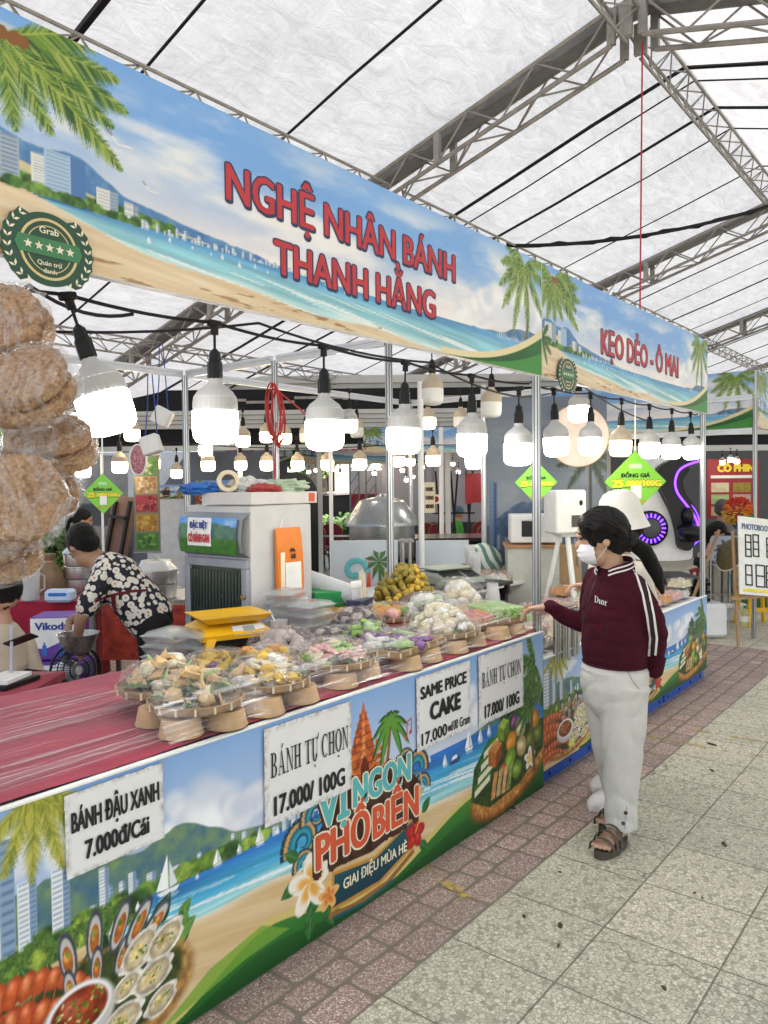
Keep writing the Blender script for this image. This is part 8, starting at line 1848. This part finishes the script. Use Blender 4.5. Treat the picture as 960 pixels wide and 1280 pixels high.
hb=MB();hb.ell(HC-fd*.018+up*.022,(.117,.091,.110),HM,26,18);hb.ell(HC-fd*.055-up*.02,(.075,.080,.085),HM);hb.ell(HC-fd*.075-up*.035+lat*.02,(.055,.06,.06),HM);hb.ell(HC+fd*.050+up*.062,(.046,.074,.046),HM);hb.ell(HC+fd*.045+lat*.066+up*.01,(.030,.013,.058),HM);hb.ell(HC+fd*.0+lat*.082+up*.014,(.060,.016,.045),HM);hb.ell(HC-fd*.045+lat*.066-up*.03,(.045,.022,.05),HM);hb.ell(HC+fd*.075+lat*.045+up*.035,(.022,.030,.045),HM)
organic(hb,'hair',HAIR,W,.006,4,lambda p:.0022*mnoise.noise(Vector((p.x*30,p.y*30,p.z*12))))
HBT=BVHTree.FromPolygons([v.co.copy()for v in W.children[-1].data.vertices],[tuple(q.vertices)for q in W.children[-1].data.polygons]);rnd=random.Random(2);hs=MB();T0=HC-fd*.112-up*.042+lat*.010
for k in range(420):
    a=rnd.uniform(-1.75,1.75);e=rnd.uniform(.0,1.0);s0=HC+fd*(.10*math.cos(e)*math.cos(a*.8))+lat*(.10*math.sin(a))+up*(.03+.11*math.sin(e)*max(.1,math.cos(a*.7)));P=[]
    for i in range(11):
        u=i/10;q=s0.lerp(T0,u)+(s0-HC).normalized()*.12*math.sin(math.pi*u)+up*(.05*math.sin(math.pi*u)*math.cos(a));n_=HBT.find_nearest(q)
        P.append(n_[0]+n_[1]*(0.0004+.0014*rnd.random())if n_[0]else q)
    hs.tube(P,[.0011]+[.0021]*9+[.0011],4,False)
hs.build('hair_strands',mat('hair_strand',(.009,.007,.0065),.45,0,.5,40,0,40,.3),W)
bun=HC-fd*.115-up*.045+lat*.012;pt=MB();limb(pt,[bun,bun+Vector((.035,-.06,-.05)),bun+Vector((.06,-.105,-.15)),bun+Vector((.072,-.125,-.235))],[.034,.038,.032,.010]);organic(pt,'ponytail',HAIR,W,.006,3,lambda p:.003*mnoise.noise(Vector((p.x*50,p.y*50,p.z*9))))
sc=MB();ax=Vector((.5,-.6,-.35)).normalized();u_=ax.orthogonal().normalized();v_=ax.cross(u_);sc.tube([bun+(u_*math.cos(a)+v_*math.sin(a))*.033*(1+.12*math.sin(7*a))+ax*.010*math.sin(5*a)for a in np.linspace(0,2*math.pi,41)[:-1]],.017,8,closed=True);sc.build('hair_scrunchie',mat('black_velvet',(.012,.012,.014),.9,0,.3),W)
mk=MB();V=[];F=[];nu,nv=20,14
for j in range(nv+1):
    for i in range(nu+1):
        a=R_(-78+156*i/nu);e=R_(-62+112*j/nv);dd=fd*(math.cos(e)*math.cos(a))+lat*(math.cos(e)*math.sin(a))+up*math.sin(e);V.append(HC+fd*.034-up*.066+fd*(dd.dot(fd)*.086)+lat*(dd.dot(lat)*.076)+up*(dd.dot(up)*.066)+fd*.003*math.sin(j*2.2))
mk.add(V,[(j*(nu+1)+i,j*(nu+1)+i+1,(j+1)*(nu+1)+i+1,(j+1)*(nu+1)+i)for j in range(nv)for i in range(nu)])
mo=mk.build('face_mask',MASKM,W);e1=MB();ear=HC+lat*.088-up*.022
e1.tube([V[nu*1+nu+nv*0+(nu+1)*(nv-1)],ear+up*.022-fd*.004,ear-fd*.012],.0014,5);e1.tube([V[(nu+1)*3+nu],ear-up*.03,ear-fd*.010-up*.01],.0014,5);e1.build('ear_loop',MASKM,mo)
eyes(W,HC-fd*.0+up*.012,FD,1.1)
JK=cloth_folds('burgundy_knit',(.046,.0035,.012),.9,90,.25,.18);jk=MB()
c0=Vector((3.395,1.383,0))
def tz(z,o=0.0):return c0+UPV*z+FW*o
eloft(jk,[(tz(.825),.152,.124,LF_),(tz(.85),.157,.129,LF_),(tz(.90,.004),.163,.134,LF_),(tz(.98,.008),.156,.130,LF_),(tz(1.07,.012),.153,.128,LF_),(tz(1.14,.008),.153,.114,LF_),(tz(1.20,-.002),.146,.094,LF_),(tz(1.245,-.008),.108,.080,LF_),(tz(1.275,-.006),.072,.070,LF_)],28)
limb(jk,[(3.362,1.282,1.195),(3.395,1.222,1.08),(3.422,1.198,.985),(3.458,1.212,.87),(3.470,1.222,.80)],[.060,.055,.051,.045,.038]);limb(jk,[(3.44,1.488,1.195),(3.52,1.55,1.06),(3.548,1.56,.965),(3.495,1.67,1.0),(3.455,1.735,1.045)],[.066,.062,.056,.047,.038])
jo=organic(jk,'jacket',JK,W,.0063,3,lambda p:(crease(.005,(5,5,9),1.0)(p)+crease(.003,(8,8,14),5.0)(p)+.001*mnoise.noise(Vector((p.x*7,p.y*7,p.z*14)))+.0028*mnoise.noise(Vector((p.x*16+3,p.y*16,p.z*26)))if p.z>.86 else .001*math.sin(math.atan2(p.y-c0.y,p.x-c0.x)*70)))
hm=MB();hm.tube([tz(.828)+LF_*(.154*math.cos(a))+FW*(.127*math.sin(a))for a in np.linspace(0,2*math.pi,41)[:-1]],.006,6,closed=True);hm.build('ribbed_hem',JK,jo)
WST=mat('white_stripe',(.70,.68,.66),.8);BST=mat('black_stripe',(.02,.012,.018),.8)
La=[(787,706),(796,720),(803,742),(809,770),(813,798),(811,820)]
ribbon(jo,La,.010,'sleeve_stripe',WST,jo);ribbon(jo,[(x+4.0,y-.5)for x,y in La],.011,'sleeve_stripe',BST,jo,.0017);ribbon(jo,[(x+8.2,y-1)for x,y in La],.010,'sleeve_stripe',WST,jo)
ribbon(jo,[(746,722),(741,735),(733,760),(728,790),(726,827)],.006,'zipper',mat('dark_zip',(.04,.03,.035),.35,.5),jo);ribbon(jo,[(752,797),(764,775)],.004,'pocket_seam',BST,jo)
# collar with two white bands
cl=MB();nrg=28;rings=[]
for(dz,k)in((-.012,1.14),(.012,1.06),(.034,1.0),(.036,.95),(.012,.96)):
    rings.append([Vector((3.392,1.385,1.262))+LF_*(.082*k*math.cos(a))+FW*(.078*k*math.sin(a)-.006)+UPV*(dz-.020*math.sin(a)-.020*max(0,math.sin(a))**6)for a in np.linspace(R_(108),R_(108+324),nrg)])
cl.loft(rings,cap=False,closed=False);co_=cl.build('collar',JK,jo)
for k_,dz in((1.075,.006),(1.025,.024)):
    st=MB();st.tube([Vector((3.392,1.385,1.262))+LF_*(.083*k_*math.cos(a))+FW*(.079*k_*math.sin(a)-.006)+UPV*(dz-.020*math.sin(a)-.020*max(0,math.sin(a))**6)for a in np.linspace(R_(112),R_(424),nrg)],.0042,6);st.build('collar_stripe',WST,co_)
fl=MB();fl.loft([[Vector((3.40,1.385,1.285))+LF_*(.075*math.cos(a))+FW*(.070*math.sin(a))for a in np.linspace(R_(150),R_(390),15)],[Vector((3.41,1.38,1.262))+LF_*(.115*math.cos(a))+FW*(.100*math.sin(a))for a in np.linspace(R_(160),R_(380),15)],[Vector((3.43,1.37,1.235))+LF_*(.135*math.cos(a))+FW*(.120*math.sin(a)-.01)for a in np.linspace(R_(190),R_(350),15)]],cap=False,closed=False)
h=hit(jo,752,751,.003)
if h:
    nn=Vector((h[1].x,h[1].y,h[1].z*.3)).normalized();ex=UPV.cross(nn).normalized();ey=nn.cross(ex);mb=MB();serif_text(mb,'Dior',h[0]+nn*.002,(ex*.985-ey*.17),ey,.068,.030,.0);mb.build('chest_lettering',WST,jo,smooth=False)
PT=cloth_folds('white_linen',(.54,.52,.48),.85,60,.22,.06);pn=MB()
eloft(pn,[(tz(.84),.138,.112,LF_),(tz(.80),.166,.140,LF_),(tz(.72),.170,.144,LF_),(tz(.64),.150,.125,LF_),(tz(.56),.09,.07,LF_)],24)
limb(pn,[(3.368,1.318,.74),(3.358,1.322,.58),(3.352,1.328,.40),(3.350,1.333,.22),(3.350,1.333,.085)],[.112,.100,.088,.078,.076],20,False);limb(pn,[(3.42,1.445,.74),(3.445,1.442,.58),(3.475,1.436,.40),(3.53,1.428,.22),(3.572,1.42,.125)],[.112,.098,.084,.074,.070],20,False)
po=organic(pn,'trousers',PT,W,.0066,7,(lambda A,B:lambda p:A(p)+B(p))(crease(.006,(5,5,8),2.0),crease(.004,(10,10,3),7.0)))
BTN=mat('dark_button',(.05,.03,.02),.35)
for(px,py)in((782,1016),(779,1029),(776,1041)):
    h=hit(po,px,py,.001)
    if h:mb=MB();mb.lathe([(.0085,-.002),(.0085,.003),(.006,.0042),(.0,.0035)],h[0],14,h[1].to_track_quat('Z','Y').to_matrix());mb.build('button',BTN,po)
ribbon(po,[(783,1008),(780,1050)],.003,'side_slit',mat('linen_shadow_seam',(.30,.28,.25),.9),po);ribbon(po,[(784,838),(790,850),(799,862)],.004,'pocket_seam',mat('linen_shadow_seam',(.30,.28,.25),.9),po)
SOLE=mat('dark_olive_sandal',(.075,.060,.042),.7,0,.2,20,.2,60)
def sandal(heel,toe):
    h,t=Vector((*heel,0)),Vector((*toe,0));d=(t-h).normalized();s_=UPV.cross(d);L=(t-h).length+.02;out=[]
    for k in range(28):
        a=2*math.pi*k/28;x=math.cos(a);y=math.sin(a);w_=.046 if x>0 else .038;out.append((L*.5*(1+x)-.015 if abs(x)<2 else 0,w_*(abs(y)**.75)*(1 if y>0 else-1)))
    mb=MB();mb.prism(out,h,d,s_,.034);so=mb.build('sandal',SOLE,W,ang=30)
    for u,hh in((.50,.124),(.645,.108),(.79,.084)):
        mb=MB();R0=[]
        for q in(-.011,.011):
            R0.append([h+d*(L*u+q+.012*math.sin(R_(-90+180*k/12)))+s_*(.053*math.cos(R_(180*k/12)))+UPV*(.026+(hh-.026)*math.sin(R_(180*k/12))**.7)for k in range(13)])
        mb.loft(R0,cap=False,closed=False);mb.build('strap',SOLE,so)
sandal((3.385,1.335),(3.165,1.362));sandal((3.625,1.405),(3.41,1.45))
# ---- the woman in the white hat behind
H2=Vector((3.955,1.585,1.46));FD2=Vector((-.75,.64,-.12)).normalized()
W2=thing('person',(3.86,1.60,0),'woman in a white bucket hat and cream jacket, mostly hidden behind the pointing woman','person')
bd=MB();fd,lat,up,HM=head_on(bd,H2,FD2,.98);F2=Vector((-.8,.6,0));L2=UPV.cross(F2)
limb(bd,[(3.94,1.58,1.22),(3.95,1.585,1.40)],[.06,.052]);bd.ell((3.93,1.57,1.10),(.13,.12,.14))
limb(bd,[(3.96,1.70,1.20),(4.05,1.72,.98),(3.95,1.745,1.10)],[.045,.04,.026]);hand(bd,(3.945,1.75,1.102),(-.42,.86,-.05),(0,-.3,-1),.95,(.1,1.1,1.3,1.4),-1)
limb(bd,[(3.86,1.44,1.20),(3.93,1.42,.98),(3.86,1.46,.78)],[.045,.04,.026]);hand(bd,(3.86,1.46,.78),(-.1,.1,-1),(-1,.3,0),.95,(.4,.5,.5,.6))
limb(bd,[(3.92,1.57,1.05),(3.90,1.58,.80)],[.10,.11]);limb(bd,[(3.86,1.52,.78),(3.83,1.53,.42),(3.79,1.56,.06)],[.08,.055,.036]);limb(bd,[(3.94,1.64,.78),(3.95,1.65,.42),(4.02,1.655,.06)],[.08,.055,.036])
organic(bd,'body',SKIN,W2,.007,3);eyes(W2,H2,FD2)
hb=MB();hb.ell(H2-fd*.02+up*.02,(.112,.09,.105),HM);limb(hb,[H2-fd*.06,H2-fd*.075-UPV*.06,H2-fd*.07-UPV*.10],[.075,.070,.04]);organic(hb,'hair',HAIR,W2,.008,3,lambda p:.003*mnoise.noise(Vector((p.x*40,p.y*40,p.z*8))))
HT=mat('white_felt_hat',(.70,.67,.61),.85,0,.06,10,.1,60,sheen=.2);mb=MB();mb.lathe([(.142,-.068),(.146,-.070),(.128,-.03),(.114,.012),(.110,.045),(.100,.085),(.078,.116),(.045,.132),(0,.137)],H2+up*.025-fd*.012,44,Matrix((fd,lat,up)).transposed(),cap0=False,cap1=False);ho=mb.build('bucket_hat',HT,W2,ang=80)
CJ=cloth_folds('cream_jacket',(.62,.57,.49),.8,14,.4);jk=MB();c1=Vector((3.92,1.575,0))
eloft(jk,[(c1+UPV*z+F2*o_,rx,ry,L2)for z,rx,ry,o_ in((.74,.175,.145,0),(.85,.178,.148,0),(1.0,.172,.145,.01),(1.12,.172,.135,.01),(1.20,.165,.105,0),(1.25,.11,.085,0),(1.285,.07,.068,0))],24)
limb(jk,[(3.96,1.69,1.19),(4.06,1.72,.98),(3.955,1.742,1.095)],[.068,.058,.040]);limb(jk,[(3.86,1.45,1.19),(3.94,1.42,.98),(3.86,1.46,.80)],[.068,.058,.042]);organic(jk,'jacket',CJ,W2,.008,3,folds(.006,(8,8,8),5))
pn=MB();eloft(pn,[(c1+UPV*.80+Vector((-.02,0,0)),.16,.135,L2),(c1+UPV*.70+Vector((-.03,0,0)),.165,.14,L2)],20);limb(pn,[(3.86,1.52,.72),(3.83,1.53,.42),(3.79,1.56,.12)],[.10,.08,.065],18,False);limb(pn,[(3.94,1.64,.72),(3.95,1.65,.42),(4.02,1.655,.12)],[.10,.08,.065],18,False);organic(pn,'trousers',mat('grey_cotton',(.30,.29,.28),.85,0,.15,8,.2,20),W2,.009,3,folds(.005,(9,9,5),4))
CR=mat('white_rubber_clog',(.66,.64,.62),.5,0,.08)
for(hx,hy,tx,ty)in((3.83,1.555,3.665,1.585),(4.06,1.648,3.90,1.67)):
    h,t=Vector((hx,hy,0)),Vector((tx,ty,0));d=(t-h).normalized();s_=UPV.cross(d);L=.23;mb=MB()
    eloft(mb,[(h-d*.02+UPV*.03,.030,.030,s_),(h+d*.03+UPV*.035,.040,.036,s_),(h+d*.10+UPV*.04,.044,.042,s_),(h+d*.16+UPV*.036,.048,.038,s_),(h+d*.20+UPV*.028,.040,.027,s_),(h+d*.225+UPV*.022,.020,.014,s_)],20);mb.prism([(x,y*.048)for x,y in((-.035,-.7),(.1,-1),(.2,-.95),(.235,0),(.2,.95),(.1,1),(-.035,.7),(-.045,0))],h,d,s_,.022);sh=organic(mb,'clog',CR,W2,.006,2)
    mb=MB()
    for k in range(11):
        q=(k%4-1.5)*.018;u=.12+.024*(k//4);mb.ell(h+d*u+s_*q+UPV*(.076-.45*abs(q)-(u-.12)*.28),(.0045,.0045,.003),None,8,5)
    mb.build('vent_holes',BLACK,sh)
# ---- simpler figures further in
def figure(label,J,shirt,trousers,hair,skin=SKIN,sleeves=.5,hairkind='short',k=1.0,voxel=.010,facemask=False,group=None):
    """J: world joints - head, fd, neck, chest, pelvis, and per side sh, el, wr, hip, kn, an (two-tuples)."""
    t=thing('person',(J['pelvis'][0],J['pelvis'][1],0),label,'person',group);bd=MB();Hc=Vector(J['head']);fd,lat,up,HM=head_on(bd,Hc,J['fd'],k)
    ch,pe=Vector(J['chest']),Vector(J['pelvis']);nk=Vector(J['neck']);limb(bd,[nk,nk.lerp(Hc,.7)],[.055*k,.052*k]);limb(bd,[nk,ch,ch.lerp(pe,.5),pe],[.07*k,.11*k,.10*k,.11*k])
    for i in(0,1):
        s_,e_,w_=(Vector(J[n][i])for n in('sh','el','wr'));limb(bd,[s_,e_,w_],[.045*k,.038*k,.026*k]);hand(bd,w_,(w_-e_).normalized()if 'hd' not in J else J['hd'][i],J.get('pn',((0,0,-1),(0,0,-1)))[i],.95*k,(.5,.6,.7,.8),1 if i else-1)
        h_,n_,a_=(Vector(J[n][i])for n in('hip','kn','an'));limb(bd,[h_,n_,a_],[.078*k,.055*k,.036*k]);f_=Vector(J.get('foot',Vector(J['fd'])*Vector((1,1,0)))).normalized();eloft(bd,[(a_-f_*.04+UPV*-.03,.028,.03,lat),(a_+f_*.05-UPV*.03,.035,.03,lat),(a_+f_*.14-UPV*.042,.036,.018,lat)],12)
    organic(bd,'body',skin,t,voxel,3);eyes(t,Hc,J['fd'],k)
    hb=MB();hb.ell(Hc-fd*.018*k+up*.030*k,(.112*k,.092*k,.108*k),HM);hb.ell(Hc-fd*.055*k-up*.015*k,(.062*k,.08*k,.075*k),HM)
    if hairkind=='tail':limb(hb,[Hc-fd*.10*k+up*.03*k,Hc-fd*.16*k-up*.02*k,Hc-fd*.16*k-up*.16*k],[.035*k,.04*k,.015*k])
    if hairkind=='long':limb(hb,[Hc-fd*.05*k,Hc-fd*.09*k-up*.14*k,Hc-fd*.08*k-up*.24*k],[.09*k,.085*k,.04*k])
    organic(hb,'hair',hair,t,voxel*.9,3,lambda p:.003*mnoise.noise(Vector((p.x*40,p.y*40,p.z*20))))
    sx=(Vector(J['sh'][1])-Vector(J['sh'][0])).normalized();sh=MB();wd=(Vector(J['sh'][1])-Vector(J['sh'][0])).length/2
    eloft(sh,[(pe+(pe-ch).normalized()*.05*k,.17*k,.14*k,sx),(pe,.168*k,.142*k,sx),(pe.lerp(ch,.5),.165*k,.138*k,sx),(ch,wd*1.0,.125*k,sx),(ch.lerp(nk,.6),wd*.92,.095*k,sx),(nk.lerp(ch,.12),.10*k,.08*k,sx),(nk,.068*k,.066*k,sx)],22)
    for i in(0,1):
        s_,e_,w_=(Vector(J[n][i])for n in('sh','el','wr'));q=s_.lerp(e_,min(1,sleeves*2))if sleeves<=.5 else None
        if q is not None:limb(sh,[s_,s_.lerp(q,.5),q],[.066*k,.066*k,.062*k],16,True)
        else:limb(sh,[s_,e_,e_.lerp(w_,(sleeves-.5)*2)],[.066*k,.056*k,.042*k])
    organic(sh,'shirt',shirt,t,voxel*.9,3,folds(.006,(9,9,9),pe.x))
    tr=MB();eloft(tr,[(pe+UPV*.06*k,.152*k,.130*k,sx),(pe-UPV*.05*k,.168*k,.145*k,sx)],18)
    for i in(0,1):h_,n_,a_=(Vector(J[n][i])for n in('hip','kn','an'));limb(tr,[h_,n_,n_.lerp(a_,.92)],[.105*k,.080*k,.058*k],16)
    organic(tr,'trousers',trousers,t,voxel,3,folds(.004,(9,9,6),pe.y));return t
BLKC=cloth_folds('black_cotton',(.012,.012,.013),.8,10,.3)
def daisy():
    m,n,b=new_mat('daisy_print');co=n.coord('Object');v=n.node('ShaderNodeTexVoronoi');n.put(v.inputs['Vector'],co);v.inputs['Scale'].default_value=25;v.inputs['Randomness'].default_value=.75
    d=n.m('ADD',v.outputs['Distance'],n.m('MULTIPLY',n.m('SUBTRACT',n.noise(co,150,2),.5),.16));c=n.mix(n.gray(d,.52,.55),(.66,.62,.54),(.010,.011,.02));c=n.mix(n.m('SUBTRACT',1.0,n.gray(d,.15,.19)),c,(.50,.22,.10));n.put(b.inputs['Base Color'],c);b.inputs['Roughness'].default_value=.85;n.put(b.inputs['Normal'],n.bump(n.noise(co,12,4),.35,.02));return m
v=figure('vendor in a black and white daisy shirt bending over, dark red apron ties behind',dict(head=(2.44,4.30,1.315),fd=(.05,.72,-.70),neck=(2.49,4.22,1.22),chest=(2.55,4.14,1.15),pelvis=(2.70,4.02,.88),
    sh=((2.43,4.08,1.135),(2.65,4.27,1.17)),el=((2.325,4.13,.92),(2.60,4.44,.92)),wr=((2.335,4.19,.80),(2.43,4.46,.84)),hd=((-.02,.1,-1),(-.4,.1,-1)),hip=((2.67,3.93,.83),(2.77,4.09,.83)),kn=((2.69,3.96,.46),(2.80,4.12,.46)),an=((2.72,3.93,.07),(2.82,4.09,.07)),foot=(-.6,.78,0)),daisy(),BLKC,HAIR,SKIND,.38,'short',1.0,.009)
so=[c for c in v.children if c.name.startswith('shirt')][0];AP=mat('apron_red',(.13,.008,.018),.8,0,.15)
ribbon(so,[(118,752),(132,746),(148,742),(166,739),(184,738)],.016,'apron_tie',AP,v,.004);ribbon(so,[(142,744),(143,756),(146,770),(147,784)],.030,'apron_tie',AP,v,.006);tro=[c for c in v.children if c.name.startswith('trousers')][0];ribbon(tro,[(144,782),(145,800),(144,830)],.022,'apron_tie',AP,v,.004)
bw=thing('steel_bowl',(2.34,4.20,.69),'steel mixing bowl held in the hand of the bending vendor','bowl');mb=MB();mb.lathe([(.04,0),(.085,.03),(.108,.10),(.112,.12),(.122,.122),(.106,.11),(.08,.035),(.0,.01)],seg=36,cap1=False);part(mb,'bowl_wall',TUBE,bw);mb=MB();mb.lathe([(.088,.06),(.0,.065)],seg=24,cap0=False,cap1=False);part(mb,'batter',F_CRM,bw)
def seated(label,px,py,d,fwd,shirt,trousers,hair=HAIR,hairkind='short',k=1.0,look=None,seat=.46,sleeves=.5,reach=.30,skin=SKIN,lean=.06,voxel=.012):
    q=at(px,py,d=d);f_=Vector((*fwd,0)).normalized();l_=UPV.cross(f_);B_=Vector((q.x,q.y,0))-f_*lean;zh=q.z;dz=zh-.30*k
    lo=Vector(look)if look else f_-UPV*.25
    ps=B_+UPV*(seat+.10);c_=B_+f_*lean*.7+UPV*(dz-.08*k)
    def lr(fn):return(fn(-1),fn(1))
    return figure(label,dict(head=q,fd=lo,neck=B_+f_*lean*.8+UPV*(zh-.15*k),chest=c_,pelvis=ps,sh=lr(lambda s_:c_+l_*-s_*.165*k+UPV*.06),el=lr(lambda s_:c_+l_*-s_*.20*k+f_*.06-UPV*.19),wr=lr(lambda s_:c_+l_*-s_*.10*k+f_*reach-UPV*.20),hip=lr(lambda s_:ps+l_*-s_*.09),kn=lr(lambda s_:ps+l_*-s_*.11+f_*.42-UPV*.02),an=lr(lambda s_:Vector((*(ps+l_*-s_*.11+f_*.44).xy,.075)))),shirt,trousers,hair,skin,sleeves,hairkind,k,voxel)
def stool_under(label,x,y,z=.46,m=None):
    t=thing('low_stool',(x,y,0),label,'stool');mb=MB();mb.box((0,0,z-.015),(.32,.32,.03),None,.01);part(mb,'seat',m or REDB,t)
    for sx in(-.13,.13):
        for sy in(-.13,.13):mb=MB();mb.box((sx,sy,(z-.03)/2),(.03,.03,z-.03));part(mb,'leg',m or REDB,t)
R2=Vector((_R[0],_R[1])).normalized();F2v=Vector((_F[0],_F[1])).normalized()
bq=seated('boy in a cream collared shirt at the left edge, looking down at a phone',0,742,4.02,tuple(R2*.9-F2v*.45),mat('cream_cotton',(.50,.43,.33),.85,0,.1,8,.2,14),BLKC,HAIR,'short',.98,tuple(Vector((*(R2*.85-F2v*.1),-1.1))),.50,.62,.26,SKIN,.10,.009)
h1=at(26,800,d=3.83);t=thing('phone',h1,'dark phone held by the boy at the left edge','phone',None,VIEW);mb=MB();mb.box((0,0,0),(.15,.075,.009),Matrix.Rotation(R_(-20),3,'Y')@Matrix.Rotation(R_(-25),3,'X'),.004);part(mb,'phone_case',DK,t);mb=MB();mb.box(Matrix.Rotation(R_(-20),3,'Y')@Matrix.Rotation(R_(-25),3,'X')@Vector((0,0,.0055)),(.14,.066,.001),Matrix.Rotation(R_(-20),3,'Y')@Matrix.Rotation(R_(-25),3,'X'));part(mb,'screen',mat('dark_screen',(.06,.05,.05),.2),t)
stool_under('stool under the boy at the left edge',bq.location.x,bq.location.y,.50)
p_=seated('woman with a ponytail in a pale grey shirt, seated far back under the price tag',104,649,8.5,tuple(R2*.85+F2v*.2),mat('pale_grey_cotton',(.42,.44,.44),.85,0,.1),BLKC,HAIR,'tail',.95,tuple(Vector((*(R2*.9+F2v*.25),-.1))),.60,.4,.22,SKIND,.02);stool_under('tall stool under the woman with the ponytail',p_.location.x,p_.location.y,.60)
p_=seated('person in a bright green hooded top, seated among the red chairs',573,641,15.3,tuple(R2*.8-F2v*.3),mat('bright_green_cotton',(.07,.30,.04),.8,0,.15),BLKC,mat('teal_cap',(.06,.14,.17),.8),'short',1.0,tuple(Vector((*(R2*.9-F2v*.2),-.5))),.46,.9,.3);stool_under('stool under the person in green',p_.location.x,p_.location.y)
p_=seated('person in a grey shirt and cap behind the far counter, before the menu banner',903,637,10.35,tuple(R2*.6+F2v*.6),mat('mid_grey_cotton',(.12,.12,.13),.85,0,.1),BLKC,mat('dark_grey_cap',(.06,.06,.065),.8),'short',1.05,None,.80,.45,.25,SKIND);stool_under('high stool under the person in grey',p_.location.x,p_.location.y,.80)
p_=seated('long haired person in pink bending behind the far counter',897,664,10.2,tuple(R2*.8-F2v*.4),mat('pale_pink_cotton',(.55,.30,.32),.85,0,.1),BLKC,HAIR,'long',1.0,tuple(Vector((*(R2*.8-F2v*.4),-.9))),.50,.45,.3,SKIN,.16);stool_under('stool under the person in pink',p_.location.x,p_.location.y,.50)
